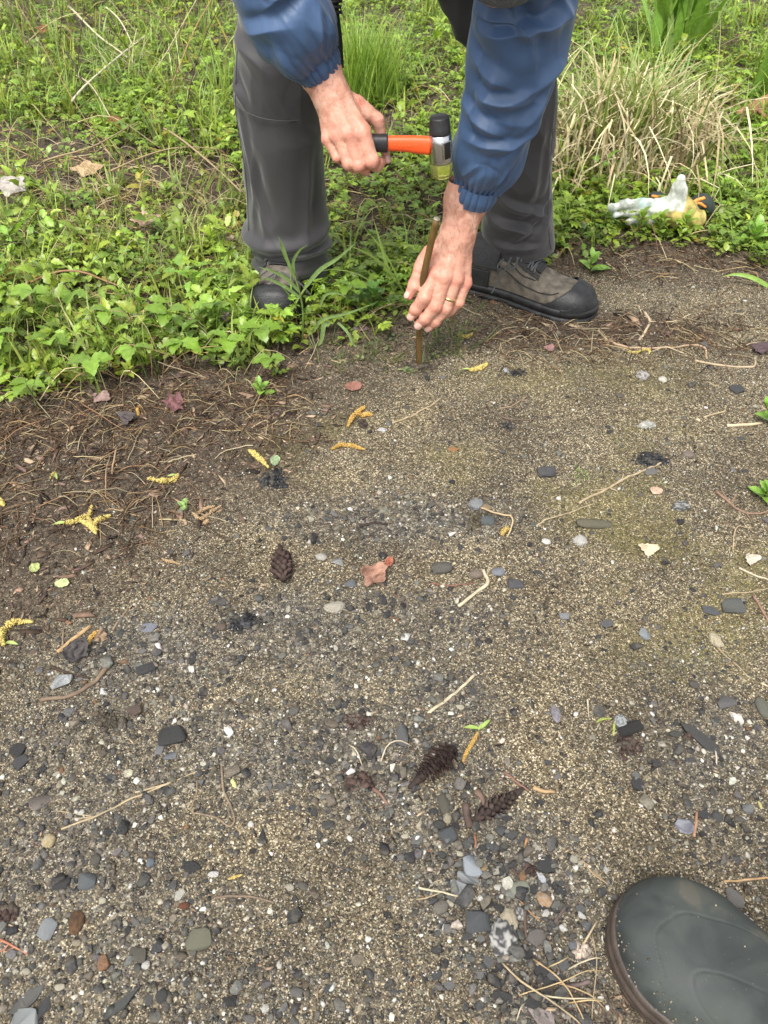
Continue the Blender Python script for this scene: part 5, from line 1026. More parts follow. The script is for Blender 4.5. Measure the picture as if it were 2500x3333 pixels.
th = thing('hammer', 'small mallet with orange handle, chrome head, black cap above and yellow cap below', 'hammer', W(1430, 470, HY))
def lathe(axis0, axis1, prof, n=40):
    a, b = np.asarray(axis0), np.asarray(axis1); P = np.array([a+(b-a)*t for t, _ in prof]); R_ = np.array([q for _, q in prof]); ax = (b-a)/np.linalg.norm(b-a)
    u = np.cross(ax, [0, 1, 0]); u /= np.linalg.norm(u); v = np.cross(ax, u); an = np.arange(n)/n*2*math.pi
    V = (P[:, None]+R_[:, None, None]*(np.cos(an)[None, :, None]*u+np.sin(an)[None, :, None]*v)).reshape(-1, 3); k = len(V); V = np.vstack([V, P[0], P[-1]]); j = np.arange(n); j2 = (j+1) % n; e = (len(P)-1)*n
    return V, [grid_faces(len(P), n, True), np.stack([np.full(n, k), j2, j], 1), np.stack([np.full(n, k+1), e+j, e+j2], 1)]
def pz(px, py, Y=HY): return W(px, py, Y)
top = pz(1430, 378); bot = pz(1438, 570); HL = np.linalg.norm(top-bot); hx = (bot-top)/HL
# foreshortened: the head tilts a little towards the camera
def at_h(py): return top+(bot-top)*((py-378)/192.0)
def ring(py, r): return ((py-378)/192.0, r)
lp = lambda pts: [ring(a, b) for a, b in pts]
V, Fs = lathe(top, bot, lp([(378, .0), (378.5, .0136), (381, .0150), (384, .0154), (412, .0163), (414, .0167), (427, .0168), (431, .0168), (432, .010)])); link('black_cap', mesh_np('black_cap', V, Fs, m_bk, smooth=False), th)
V, Fs = lathe(top, bot, lp([(431, .010), (431.5, .0165), (434, .0175), (470, .0183), (505, .0186), (519, .0186), (523, .0180), (523.5, .010)])); link('steel_head', mesh_np('steel_head', V, Fs, m_cr, smooth=True), th)
V, Fs = lathe(top, bot, lp([(522, .010), (522.5, .0172), (528, .0176), (545, .0176), (547, .0170), (566, .0166), (572, .0155), (573, .0)])); link('yellow_cap', mesh_np('yellow_cap', V, Fs, m_ye, smooth=False), th)
cy = lambda py: at_h(py)
# dark slot through the head, turned to the right front
def bx(name, c, ux, uy, uz, m, par, bev=.0006):
    c, ux, uy, uz = map(np.asarray, (c, ux, uy, uz)); V = np.array([c+a*ux+b*uy+d*uz for a in (-1, 1) for b in (-1, 1) for d in (-1, 1)])
    Fq = np.array([(0, 1, 3, 2), (4, 6, 7, 5), (0, 4, 5, 1), (2, 3, 7, 6), (0, 2, 6, 4), (1, 5, 7, 3)]); o = link(name, mesh_np(name, V, Fq, m), par); b = o.modifiers.new('bevel', 'BEVEL'); b.width = bev; b.segments = 2; return o
fr = np.array([.55, -.83, 0]); fr /= np.linalg.norm(fr); sd_ = np.cross(hx, fr); c = at_h(476)+fr*.0165
bx('slot', c, fr*.0022, sd_*.0062, hx*.0125, simple('slot_black', (.008, .008, .009), .35), th, .0004)
bx('slot_rim', at_h(476)+fr*.0160, fr*.0024, sd_*.0078, hx*.0142, m_cr, th, .0008)
# handle: oval bars swept along x
def handle(name, pts, ry, rz, m, n=24, sq=2.6):
    P = spline([pz(a, b) for a, b in pts], 30); an = np.arange(n)/n*2*math.pi; ca, sa = np.cos(an), np.sin(an); k = 2/sq
    ca, sa = np.sign(ca)*abs(ca)**k, np.sign(sa)*abs(sa)**k; RY = np.interp(np.linspace(0, 1, 30), np.linspace(0, 1, len(ry)), ry); RZ = np.interp(np.linspace(0, 1, 30), np.linspace(0, 1, len(rz)), rz); T, Nn, B = frames(P, (0, 0, 1))
    V = (P[:, None]+RZ[:, None, None]*sa[None, :, None]*Nn[:, None]+RY[:, None, None]*ca[None, :, None]*B[:, None]).reshape(-1, 3); k = len(V); V = np.vstack([V, P[0], P[-1]]); j = np.arange(n); j2 = (j+1) % n; e = 29*n
    return link(name, mesh_np(name, V, [grid_faces(30, n, True), np.stack([np.full(n, k), j2, j], 1), np.stack([np.full(n, k+1), e+j, e+j2], 1)], m, smooth=True), th)
o = handle('orange_shaft', [(1256, 466), (1320, 468), (1400, 474)], [.0085, .0085, .0085, .0095], [.0108, .0112, .0118, .0132, .0138], m_or)
handle('grip', [(1085, 462), (1180, 464), (1262, 466)], [.008, .0115, .0125, .0115, .0118], [.009, .0135, .0142, .0128, .0135], m_bk)
# orange window in the grip, and its small cast words
handle('grip_inlay', [(1195, 468), (1212, 467), (1223, 467)], [.003, .0125, .0122, .003], [.001, .003, .003, .001], m_or)
# the hammer shaft carries worn embossed lettering that cannot be read: shallow raised bars
for i in range(9):
    c = pz(1288+i*11, 468+random.uniform(-2, 2), HY)+np.array([0, -.0084, 0]); bx('embossed_mark', c, (.0018, 0, 0), (0, .0003, 0), (0, 0, .0028*random.uniform(.6, 1)), m_or, th, .0002)

# gloves in the grass: pale leather work glove lying on its back, thumb up
m_gw, nt, nd, lk, p = mat('pale_glove'); tc = texco(nt); a_ = N(nt, 'ShaderNodeAttribute', attribute_name='Col'); nz = N(nt, 'ShaderNodeTexNoise', Scale=45.0, Detail=5.0); lk.new(tc, nz.inputs['Vector'])
rr = ramp(nt, nz.outputs[0], [(.38, (.50, .52, .48)), (.58, (1, 1, 1))]); lk.new(mixc(nt, 1.0, a_.outputs['Color'], rr.outputs[0], 'MULTIPLY'), p.inputs['Base Color']); p.inputs['Roughness'].default_value = .8; lk.new(bump(nt, nz.outputs[0], .003), p.inputs['Normal'])

# --- implicit surfaces: round cones joined smoothly, skinned by surface nets
def rcone(P, a, b, ra, rb):
    a, b = np.asarray(a, np.float32), np.asarray(b, np.float32); ab = b-a; L2 = float(ab@ab); t = np.clip(((P-a)@ab)/max(L2, 1e-12), 0, 1)
    return np.sqrt(((P-a-t[..., None]*ab)**2).sum(-1))-(ra+(rb-ra)*t)
def ellip(P, c, r, M=None):
    q = P-np.asarray(c, np.float32); q = q@np.asarray(M, np.float32) if M is not None else q
    r = np.asarray(r, np.float32); k0 = np.sqrt(((q/r)**2).sum(-1)); k1 = np.sqrt(((q/(r*r))**2).sum(-1))+1e-9; return k0*(k0-1)/k1
def smin(a, b, k):
    h = np.clip(.5+.5*(b-a)/k, 0, 1); return b*(1-h)+a*h-k*h*(1-h)
def surface_nets(f, lo, hi, step):
    lo, hi = np.asarray(lo, float), np.asarray(hi, float); n = np.ceil((hi-lo)/step).astype(int)+1
    ax = [lo[i]+np.arange(n[i])*step for i in range(3)]; P = np.stack(np.meshgrid(*ax, indexing='ij'), -1).astype(np.float32)
    D = f(P); S = D < 0
    c8 = [S[i:n[0]-1+i, j:n[1]-1+j, k:n[2]-1+k] for i in (0, 1) for j in (0, 1) for k in (0, 1)]
    cnt = sum(c.astype(np.int8) for c in c8); act = (cnt > 0) & (cnt < 8); idx = -np.ones(act.shape, np.int64); ii = np.argwhere(act); idx[act] = np.arange(len(ii))
    acc = np.zeros((len(ii), 3)); num = np.zeros(len(ii)); co = [(i, j, k) for i in (0, 1) for j in (0, 1) for k in (0, 1)]
    dv = {c: D[ii[:, 0]+c[0], ii[:, 1]+c[1], ii[:, 2]+c[2]] for c in co}
    for c in co:
        for d in range(3):
            if c[d] == 0:
                e = list(c); e[d] = 1; e = tuple(e); a, b = dv[c], dv[e]; m = (a < 0) != (b < 0); t = np.where(m, a/np.where(m, a-b, 1), 0)
                q = np.array(c, float)[None].repeat(len(ii), 0); q[:, d] += t; acc[m] += q[m]; num[m] += 1
    V = lo+(ii+acc/num[:, None])*step; Fq = []
    for d in range(3):
        e = [(0, 0, 0)]; sl0 = [slice(None)]*3; sl1 = [slice(None)]*3; sl0[d] = slice(0, -1); sl1[d] = slice(1, None)
        A, B = S[tuple(sl0)], S[tuple(sl1)]; u, v = (d+1) % 3, (d+2) % 3
        for flip in (False, True):
            m = (A & ~B) if not flip else (~A & B); q = np.argwhere(m); q = q[(q[:, u] > 0) & (q[:, v] > 0) & (q[:, u] < n[u]-1) & (q[:, v] < n[v]-1)]
            if not len(q): continue
            def at(du, dv_): w = q.copy(); w[:, u] += du; w[:, v] += dv_; return idx[w[:, 0], w[:, 1], w[:, 2]]
            f4 = np.stack([at(-1, -1), at(0, -1), at(0, 0), at(-1, 0)], 1)
            Fq.append(f4[:, ::-1] if flip else f4)
    return V, np.vstack(Fq)
def smooth_mesh(V, Fq, it=2, lam=.5):
    e = np.vstack([Fq[:, [0, 1]], Fq[:, [1, 2]], Fq[:, [2, 3]], Fq[:, [3, 0]]]); e = np.vstack([e, e[:, ::-1]]); cnt = np.bincount(e[:, 0], minlength=len(V))[:, None]
    for _ in range(it):
        s = np.zeros_like(V)
        for k in range(3): s[:, k] = np.bincount(e[:, 0], V[e[:, 1], k], len(V))
        V = V*(1-lam)+lam*s/np.maximum(cnt, 1)
    return V

gp = lambda px, py, Y: W(px, py, Y)
GY = 1.86
def glove_f(P):
    q = lambda *a: gp(*a); d = rcone(P, q(2140, 676, GY), q(2215, 690, GY), .023, .030)
    d = smin(d, rcone(P, q(2215, 695, GY-.01), q(2260, 715, GY-.02), .034, .026), .02)
    for a, b, c, r0 in [((2115, 664), (2045, 664), (1990, 676), .0108), ((2118, 680), (2052, 690), (2004, 700), .0100), ((2122, 694), (2072, 714), (2044, 722), .0095), ((2130, 706), (2100, 732), (2082, 736), .0090)]:
        k = rcone(P, q(a[0], a[1], GY), q(b[0], b[1], GY-.01), .014, r0); k = smin(k, rcone(P, q(b[0], b[1], GY-.01), q(c[0], c[1], GY-.015), r0, r0*.85), .004); d = smin(d, k, .006)
    t_ = smin(rcone(P, q(2192, 685, GY-.01), q(2208, 620, GY-.01), .026, .0165), rcone(P, q(2208, 625, GY-.01), q(2216, 585, GY-.01), .0165, .0105), .01); d = smin(d, t_, .02)
    n_ = noise3(P[..., 0]*45+P[..., 2]*20, P[..., 1]*45, P[..., 2]*30, 15); d = d+.0045*(np.abs(2*n_-1)-.5)+.003*(noise3(P[..., 0]*38, P[..., 1]*38, P[..., 2]*38, 5)-.5)+.0022*(noise3(P[..., 0]*90, P[..., 1]*90, P[..., 2]*90, 6)-.5)
    return d
pts = np.array([gp(1980, 570, GY), gp(2290, 760, GY)]); V, Fq = surface_nets(glove_f, [pts[0][0], GY-.09, -.03], [pts[1][0], GY+.06, pts[0][2]+.02], .003)
px, py = proj(V[:, 0], V[:, 1], V[:, 2]); lineb = 690+.0*px-16*np.clip((px-2130)/80, 0, 1)
yel = sstep(2128, 2146, px)*sstep(-5, 5, py-np.interp(px, [1980, 2120, 2160, 2200, 2225, 2240], [745, 700, 692, 684, 690, 620])); wht = np.array((.66, .68, .62)); blu = np.array((.40, .60, .60)); ye = np.array((.52, .42, .13))
bl = sstep(.35, .7, noise3(V[:, 0]*25, V[:, 1]*25, V[:, 2]*25, 12))*sstep(2180, 2020, px); C = wht*(1-bl[:, None])+blu*bl[:, None]; C = C*(1-yel[:, None])+ye*yel[:, None]
tg = thing('work_glove', 'pale blue white work glove with yellow patch and thumb pointing up', 'glove', GS(2190, 740)); link('glove_shell', mesh_np('glove_shell', V, Fq, m_gw, C, smooth=True), tg)
P = spline([gp(2232, 662, GY+.01), gp(2262, 690, GY), gp(2280, 712, GY-.01)], 8); V, Fs = tube(P, [.006, .011, .013, .013, .012, .010, .007, .003], 10, flat=.4); link('yellow_cuff', mesh_np('yellow_cuff', V, Fs, m_gw, np.array((.50, .40, .13)), smooth=True), tg)
P = spline([gp(2222, 755, GY-.03), gp(2232, 738, GY-.03), gp(2246, 738, GY-.03), gp(2252, 756, GY-.03)], 12); V, Fs = tube(P, .0065, 8); link('dark_cuff_lining', mesh_np('dark_cuff_lining', V, Fs, simple('dark_lining', (.03, .035, .02), .8), smooth=True), tg)
for i in range(2):
    pp = [[(2122, 645), (2132, 640), (2146, 642), (2147, 652)], [(2262, 668), (2272, 652), (2290, 646), (2302, 662), (2306, 676)]][i]; oo = [[(2120, 640), (2132, 642), (2146, 645)], [(2254, 662), (2272, 652), (2290, 647), (2295, 644)]][i]
    tt = thing('dark_glove', ['dark cloth glove tip with orange edging behind the pale glove', 'dark green cloth glove with orange edging right of the pale glove thumb'][i], 'glove', GS(2140+150*i, 700)); yy = GY+.06-.04*i
    V, Fs = tube(spline([gp(a, b+8, yy) for a, b in pp], 14), [.010]+[.022]*12+[.012], 12, flat=.8); link('cloth', mesh_np('cloth', V, Fs, simple('dark_green_cloth', (.025, .035, .03), .7, 90, .4, 400, .001), smooth=True), tt)
    V, Fs = tube(spline([gp(a, b-2, yy-.014) for a, b in oo], 12), [.002]+[.0042]*10+[.002], 8); link('orange_edging', mesh_np('orange_edging', V, Fs, simple('orange_edge', (.70, .27, .05), .5), smooth=True), tt)
    if i: V, Fs = tube(spline([gp(a, b, yy-.02) for a, b in [(2258, 664), (2278, 662), (2300, 676)]], 10), [.001]+[.0035]*8+[.001], 8); link('orange_edging', mesh_np('orange_edging', V, Fs, bpy.data.materials['orange_edge'], smooth=True), tt)
# ------------------------------------------------------------------ the man
m_skin, nt, nd, lk, p = mat('skin'); tc = texco(nt)
n1 = N(nt, 'ShaderNodeTexNoise', Scale=55.0, Detail=5.0); lk.new(tc, n1.inputs['Vector']); base = ramp(nt, n1.outputs[0], [(.3, (.42, .205, .140)), (.5, (.53, .30, .212)), (.7, (.64, .41, .305))])
a_ = N(nt, 'ShaderNodeAttribute', attribute_name='red'); n3 = N(nt, 'ShaderNodeTexNoise', Scale=28.0, Detail=3.0); lk.new(tc, n3.inputs['Vector'])
mr = N(nt, 'ShaderNodeMath', operation='MULTIPLY'); lk.new(a_.outputs['Fac'], mr.inputs[0]); lk.new(n3.outputs[0], mr.inputs[1]); c = mixc(nt, mr.outputs[0], base.outputs[0], (.60, .20, .14))
n4 = N(nt, 'ShaderNodeTexVoronoi', Scale=170.0); lk.new(tc, n4.inputs['Vector']); fk = ramp(nt, n4.outputs['Distance'], [(.10, (.70, .62, .55)), (.22, (1, 1, 1))]); c = mixc(nt, .5, c, mixc(nt, 1.0, c, fk.outputs[0], 'MULTIPLY'))
lk.new(c, p.inputs['Base Color']); p.inputs['Roughness'].default_value = .5; p.inputs['Subsurface Weight'].default_value = .12; p.inputs['Subsurface Radius'].default_value = (.010, .004, .002); p.inputs['Subsurface Scale'].default_value = .4; p.inputs['Specular IOR Level'].default_value = .4
n5 = N(nt, 'ShaderNodeTexVoronoi', Scale=420.0); lk.new(tc, n5.inputs['Vector']); n6 = N(nt, 'ShaderNodeTexNoise', Scale=130.0, Detail=5.0); lk.new(tc, n6.inputs['Vector'])
lk.new(bump(nt, n6.outputs[0], .0018, .7, bump(nt, n5.outputs['Distance'], .0004, .6)), p.inputs['Normal'])
def pt(t): return W(*t)
def pr(t, px): return px/pxm(pt(t))
def chain(P, pts, rad, k=.004, bulge=None):
    d = None
    for i in range(len(pts)-1):
        s = rcone(P, pt(pts[i]), pt(pts[i+1]), pr(pts[i], rad[i]), pr(pts[i+1], rad[i+1])); d = s if d is None else smin(d, s, k)
    return d
S = Y0
# lower hand (his left), pinching the rod: (px, py, Y)
LH = dict(
 index=[(1416, 893, S+.004), (1383, 966, S-.018), (1354, 1006, S-.019), (1340, 1028, S-.017)], middle=[(1448, 900, S-.004), (1418, 996, S-.022), (1384, 1036, S-.024), (1363, 1056, S-.020)],
 ring=[(1484, 908, S), (1450, 1003, S-.016), (1417, 1046, S-.018), (1394, 1064, S-.014)], pinky=[(1514, 920, S+.010), (1492, 985, S-.004), (1466, 1012, S-.004), (1448, 1026, S-.002)],
 thumb=[(1398, 822, S+.022), (1370, 870, S+.010), (1349, 928, S), (1331, 962, S-.006)])
LR = dict(index=[24, 22.5, 19, 15.5], middle=[24, 22, 19, 15.5], ring=[22, 20, 18, 15], pinky=[20, 17.5, 15, 13], thumb=[24, 21, 20, 14.5])
LMC = [((1460, 772, S+.034), (1416, 890, S+.006), 28, 25), ((1478, 768, S+.030), (1449, 897, S-.002), 28, 26), ((1498, 768, S+.032), (1484, 906, S+.002), 27, 24), ((1514, 775, S+.038), (1512, 918, S+.012), 26, 22)]
LARM = [((1474, 765, S+.036), (1492, 650, S+.052), 40, 42), ((1502, 765, S+.038), (1545, 650, S+.055), 40, 46), ((1492, 650, S+.052), (1535, 480, S+.06), 42, 56), ((1545, 650, S+.055), (1590, 480, S+.06), 46, 60)]
# upper hand (his right), gripping the mallet
RH = dict(
 index=[(1182, 432, HY-.012), (1209, 522, HY-.026), (1226, 536, HY-.012), (1239, 528, HY+.004)], middle=[(1138, 434, HY-.012), (1168, 536, HY-.026), (1186, 548, HY-.010), (1196, 532, HY+.008)],
 ring=[(1098, 440, HY-.008), (1134, 532, HY-.022), (1152, 545, HY-.006), (1162, 530, HY+.010)], pinky=[(1068, 456, HY), (1098, 512, HY-.014), (1118, 526, HY+.000), (1130, 512, HY+.012)],
 thumb=[(1160, 338, HY+.026), (1229, 390, HY+.024), (1243, 456, HY+.026), (1259, 520, HY+.016)])
RR = dict(index=[25, 24, 21, 17], middle=[23.5, 22, 19, 15], ring=[21, 19.5, 17, 13], pinky=[18, 16, 14, 12], thumb=[26, 20, 18, 13.5])
RMC = [((1100, 300, HY+.022), (1181, 428, HY-.008), 32, 25), ((1085, 306, HY+.018), (1138, 432, HY-.010), 34, 26), ((1070, 312, HY+.020), (1098, 438, HY-.006), 32, 24), ((1058, 320, HY+.026), (1070, 454, HY+.002), 28, 22)]
RARM = [((1092, 302, HY+.026), (1062, 225, HY+.04), 38, 42), ((1058, 318, HY+.028), (1022, 245, HY+.044), 36, 42), ((1062, 225, HY+.04), (990, 80, HY+.04), 42, 50), ((1022, 245, HY+.044), (950, 100, HY+.04), 42, 50)]
def hand(P, H, R_, MC, ARM, web):
    d = None
    for a, b, ra, rb in MC:
        s = rcone(P, pt(a), pt(b), pr(a, ra), pr(b, rb)); d = s if d is None else smin(d, s, .010)
    arm = None
    for a, b, ra, rb in ARM:
        s = rcone(P, pt(a), pt(b), pr(a, ra), pr(b, rb)); arm = s if arm is None else smin(arm, s, .016)
    d = smin(d, arm, .018)
    for a, b, ra, rb in MC:                                            # tendons on the back of the hand
        a3, b3 = pt(a), pt(b); up_ = np.array([0, -.75, .66])*.0; n_ = np.array([0, -.80, .60]); s = rcone(P, a3*.75+b3*.25+n_*pr(b, rb*.93), b3+n_*pr(b, rb*.72), .0018, .0028); d = smin(d, s, .006)
    fs = None
    for k in ('index', 'middle', 'ring', 'pinky'):
        s = chain(P, H[k], R_[k], .003)
        for j, f in ((0, 1.10), (1, 1.08), (2, 1.03)):
            s = smin(s, np.sqrt(((P-pt(H[k][j]))**2).sum(-1))-pr(H[k][j], R_[k][j]*f), .003)
        fs = s if fs is None else smin(fs, s, .0012)
    d = smin(d, fs, .0055)
    tmb = chain(P, H['thumb'], R_['thumb'], .006); tmb = smin(tmb, np.sqrt(((P-pt(H['thumb'][2]))**2).sum(-1))-pr(H['thumb'][2], R_['thumb'][2]*1.06), .003)
    a, b, ra, rb = web; tmb2 = smin(tmb, rcone(P, pt(a), pt(b), pr(a, ra), pr(b, rb)), .010)
    d = smin(d, tmb2, .0045)
    d = d-.0011*(noise3(P[..., 0]*120, P[..., 1]*120, P[..., 2]*120, 3)-.5)-.0006*(noise3(P[..., 0]*320, P[..., 1]*320, P[..., 2]*320, 4)-.5)
    return d
def bounds(H, MC, ARM, pad):
    q = [pt(a) for v in H.values() for a in v]+[pt(m[0]) for m in MC]+[pt(m[1]) for m in MC]+[pt(m[0]) for m in ARM]+[pt(m[1]) for m in ARM[:2]]; q = np.array(q); return q.min(0)-pad, q.max(0)+pad
def cut_arm(V, F_): return V, F_
parts = []
for H, R_, MC, ARM, web in ((LH, LR, LMC, LARM, ((1462, 778, S+.036), (1385, 850, S+.018), 30, 24)), (RH, RR, RMC, RARM, ((1100, 305, HY+.030), (1190, 372, HY+.026), 32, 24))):
    lo, hi = bounds(H, MC, ARM, .034); V, Fq = surface_nets(lambda P: hand(P, H, R_, MC, ARM, web), lo, hi, .0017); V = smooth_mesh(V, Fq, 1, .4)
    red = np.zeros(len(V))
    for k in H:
        for j in range(len(H[k])):
            dd = np.linalg.norm(V-pt(H[k][j]), axis=1)/pr(H[k][j], R_[k][j]); red = np.maximum(red, np.exp(-((dd-1)/.55)**2)*(1. if j in (0, 3) else .75))
    red = np.maximum(red, .35); parts.append((V, Fq, red))
# rest of the body: bent forward, head hanging between the arms (mostly above the picture)
bp = {'hip': (.07, 1.74, .80), 'waist': (.07, 1.60, .90), 'chest': (.08, 1.42, .98), 'neck': (.13, 1.30, .96), 'shR': (-.12, 1.36, .96), 'shL': (.29, 1.34, .96)}
elR, elL = W(905, -70, 1.31), W(1700, -60, 1.31)
hipR, hipL = (-.03, 1.72, .78), (.18, 1.72, .78); kR, kL = W(925, 110, 1.60), W(1690, 200, 1.58)
HEAD = W(1657, -262, 1.20)
def body_f(P):
    d = rcone(P, bp['hip'], bp['waist'], .145, .13); d = smin(d, rcone(P, bp['waist'], bp['chest'], .13, .14), .05); d = smin(d, rcone(P, bp['shR'], bp['shL'], .065, .065), .05)
    for a, b, ra, rb in ((bp['shR'], elR, .055, .042), (bp['shL'], elL, .055, .042), (elR, W(985, 100, HY+.04), .042, .030), (elL, W(1580, 480, S+.06), .042, .036), (bp['chest'], bp['neck'], .08, .06), (bp['neck'], HEAD, .055, .05), (hipR, kR, .085, .062), (hipL, kL, .085, .062), (kR, W(945, 860, 1.61), .055, .040), (kL, W(1688, 800, 1.60), .055, .040)):
        d = smin(d, rcone(P, a, b, ra, rb), .025)
    d = smin(d, ellip(P, HEAD, (.066, .085, .082)), .02)
    fc = HEAD+np.array([0, .045, -.045]); d = smin(d, ellip(P, fc, (.048, .055, .06)), .02)      # face turned down to the rod
    d = smin(d, rcone(P, HEAD+np.array([0, .035, -.085]), HEAD+np.array([0, .062, -.098]), .008, .012), .008)  # nose
    for s in (-1, 1):
        d = smin(d, ellip(P, HEAD+np.array([s*.07, .03, -.01]), (.008, .022, .028)), .006)
        d = np.maximum(d, -(np.sqrt(((P-(HEAD+np.array([s*.026, .018, -.098])))**2).sum(-1))-.013))
    d = smin(d, rcone(P, HEAD+np.array([-.018, .09, -.075]), HEAD+np.array([.018, .09, -.075]), .007, .007), .004)
    return d
V, Fq = surface_nets(body_f, (-.34, 1.0, .04), (.50, 1.96, 1.20), .009); V = smooth_mesh(V, Fq, 1, .5); parts.append((V, Fq, np.full(len(V), .4)))
o = 0; VV, FF, RR_ = [], [], []
for V, Fq, r_ in parts: VV.append(V); FF.append(Fq+o); RR_.append(r_); o += len(V)
man = link('person', mesh_np('person', np.vstack(VV), np.vstack(FF), m_skin, smooth=True, attrs={'red': np.concatenate(RR_)}))
tag(man, 'man in blue jacket and grey trousers bending down with mallet and rod in hand', 'person')

# nails
m_nail = simple('fingernail', (.66, .40, .33), .30, 200, .06, 300, .0001, spec=.5)
def nail(H, R_, k, side, size=1., sh=.0):
    a, b = pt(H[k][2]), pt(H[k][3]); ax = (b-a)/np.linalg.norm(b-a); n_ = np.array(side, float); n_ -= ax*(n_@ax); n_ /= np.linalg.norm(n_); s_ = np.cross(ax, n_); r0 = pr(H[k][3], R_[k][3])*1.06
    u = np.linspace(-1, 1, 9); v = np.linspace(0, 1, 8); U, Vv = np.meshgrid(u, v, indexing='ij'); wv = 1-.10*(1-Vv)-.0*U; ang = U*.80*size*wv*np.sqrt(np.clip(1-.25*np.abs(Vv*2-1)**4, 0, 1)); ln = (-.95+1.75*Vv-(U**2)*.25*(Vv*2-1))*r0*.95*size+sh
    rr = r0*(1.0+.045)-np.clip(ln-r0*.3, 0, 1)*.35; P = b+ln[..., None]*ax+(np.cos(ang)*rr)[..., None]*n_+(np.sin(ang)*rr)[..., None]*s_
    o = link('fingernail', mesh_np('fingernail', P.reshape(-1, 3), grid_faces(9, 8), m_nail, smooth=True), man); md = o.modifiers.new('t', 'SOLIDIFY'); md.thickness = .0007; md.offset = 1
for k, sd in (('index', (-.25, -.75, .2)), ('middle', (-.1, -.85, .1)), ('ring', (.1, -.85, .1))): nail(LH, LR, k, sd)
nail(LH, LR, 'thumb', (-.75, -.55, .3), 1.05); nail(RH, RR, 'thumb', (.45, -.85, .15), 1.1)
# wedding ring
a, b = pt(LH['ring'][0]), pt(LH['ring'][1]); c = a+(b-a)*.66; ax = (b-a)/np.linalg.norm(b-a); r0 = pr(LH['ring'][1], 20.3)
u = np.cross(ax, [0, 1, 0]); u /= np.linalg.norm(u); v = np.cross(ax, u); an = np.arange(48)/48*6.2832; prof = [(-.0024, .0004), (-.0026, .0012), (0, .0018), (.0026, .0012), (.0024, .0004), (0, -.0006)]
V = np.array([c+ax*h+(r0+q)*(math.cos(t)*u+math.sin(t)*v) for t in an for h, q in prof]); i = np.arange(48)[:, None]; j = np.arange(6)[None]; Fq = np.stack(np.broadcast_arrays(i*6+j, i*6+(j+1) % 6, ((i+1) % 48)*6+(j+1) % 6, ((i+1) % 48)*6+j), -1).reshape(-1, 4)
m_gold, nt, nd, lk, p = mat('gold'); p.inputs['Base Color'].default_value = (.83, .62, .30, 1); p.inputs['Metallic'].default_value = 1; p.inputs['Roughness'].default_value = .25
link('wedding_ring', mesh_np('wedding_ring', V, Fq, m_gold, smooth=True), man)
# arm hair
m_hair = simple('arm_hair', (.16, .085, .05), .6, 50, .2)
ac = Acc()
for V, Fq, rd in parts[:2]:
    arm = LARM if V is parts[0][0] else RARM; top_, wr = pt(arm[0][1]), pt(arm[0][0]); tri = V[Fq]; cen = tri.mean(1); nr = np.cross(tri[:, 1]-tri[:, 0], tri[:, 2]-tri[:, 0]); nr /= np.linalg.norm(nr, axis=1)[:, None]+1e-12
    ax = (wr-top_)/np.linalg.norm(wr-top_); s = (cen-wr)@ax; ok = np.nonzero((s < .03) & (RNG.random(len(cen)) < np.clip(.10-s*.5, 0, .12)*.35))[0]
    for f in ok:
        d = ax*RNG.uniform(.4, 1)+RNG.normal(0, .45, 3); d -= nr[f]*(d@nr[f]); L = RNG.uniform(.005, .011); q = cen[f]; P = np.array([q, q+nr[f]*.0009+d*L*.5, q+nr[f]*.0010+d*L]); Vt, Fs = tube(P, [.00016, .00014, .00005], 3, cap=False); ac.add(Vt, Fs)
hr = link('arm_hair', ac.mesh('arm_hair', m_hair), man); hr['kind'] = 'stuff'

# ---- cloth tubes
def clothmat(name, col, rough, sheen, ws=900, bd=.0003, mott=.05):
    m, nt, nd, lk, p = mat(name); tc = texco(nt); n1 = N(nt, 'ShaderNodeTexNoise', Scale=14.0, Detail=5.0); lk.new(tc, n1.inputs['Vector'])
    r = ramp(nt, n1.outputs[0], [(.3, tuple(c*(1-mott) for c in col)), (.7, tuple(c*(1+mott) for c in col))]); lk.new(r.outputs[0], p.inputs['Base Color']); p.inputs['Roughness'].default_value = rough; p.inputs['Sheen Weight'].default_value = sheen; p.inputs['Specular IOR Level'].default_value = .4
    w = N(nt, 'ShaderNodeTexNoise', Scale=float(ws), Detail=2.0); lk.new(tc, w.inputs['Vector']); w2 = N(nt, 'ShaderNodeTexNoise', Scale=45.0, Detail=3.0, Distortion=1.2); lk.new(tc, w2.inputs['Vector']); lk.new(bump(nt, w2.outputs[0], .0009, .5, bump(nt, w.outputs[0], bd)), p.inputs['Normal']); return m
m_blue = clothmat('blue_nylon', (.046, .090, .180), .42, .12); m_grey = clothmat('grey_cloth', (.034, .0325, .0345), .55, .25); m_blk = clothmat('black_cloth', (.012, .012, .013), .7, .1); m_knit = simple('grey_knit', (.11, .13, .15), .9, 350, .5, 420, .002)
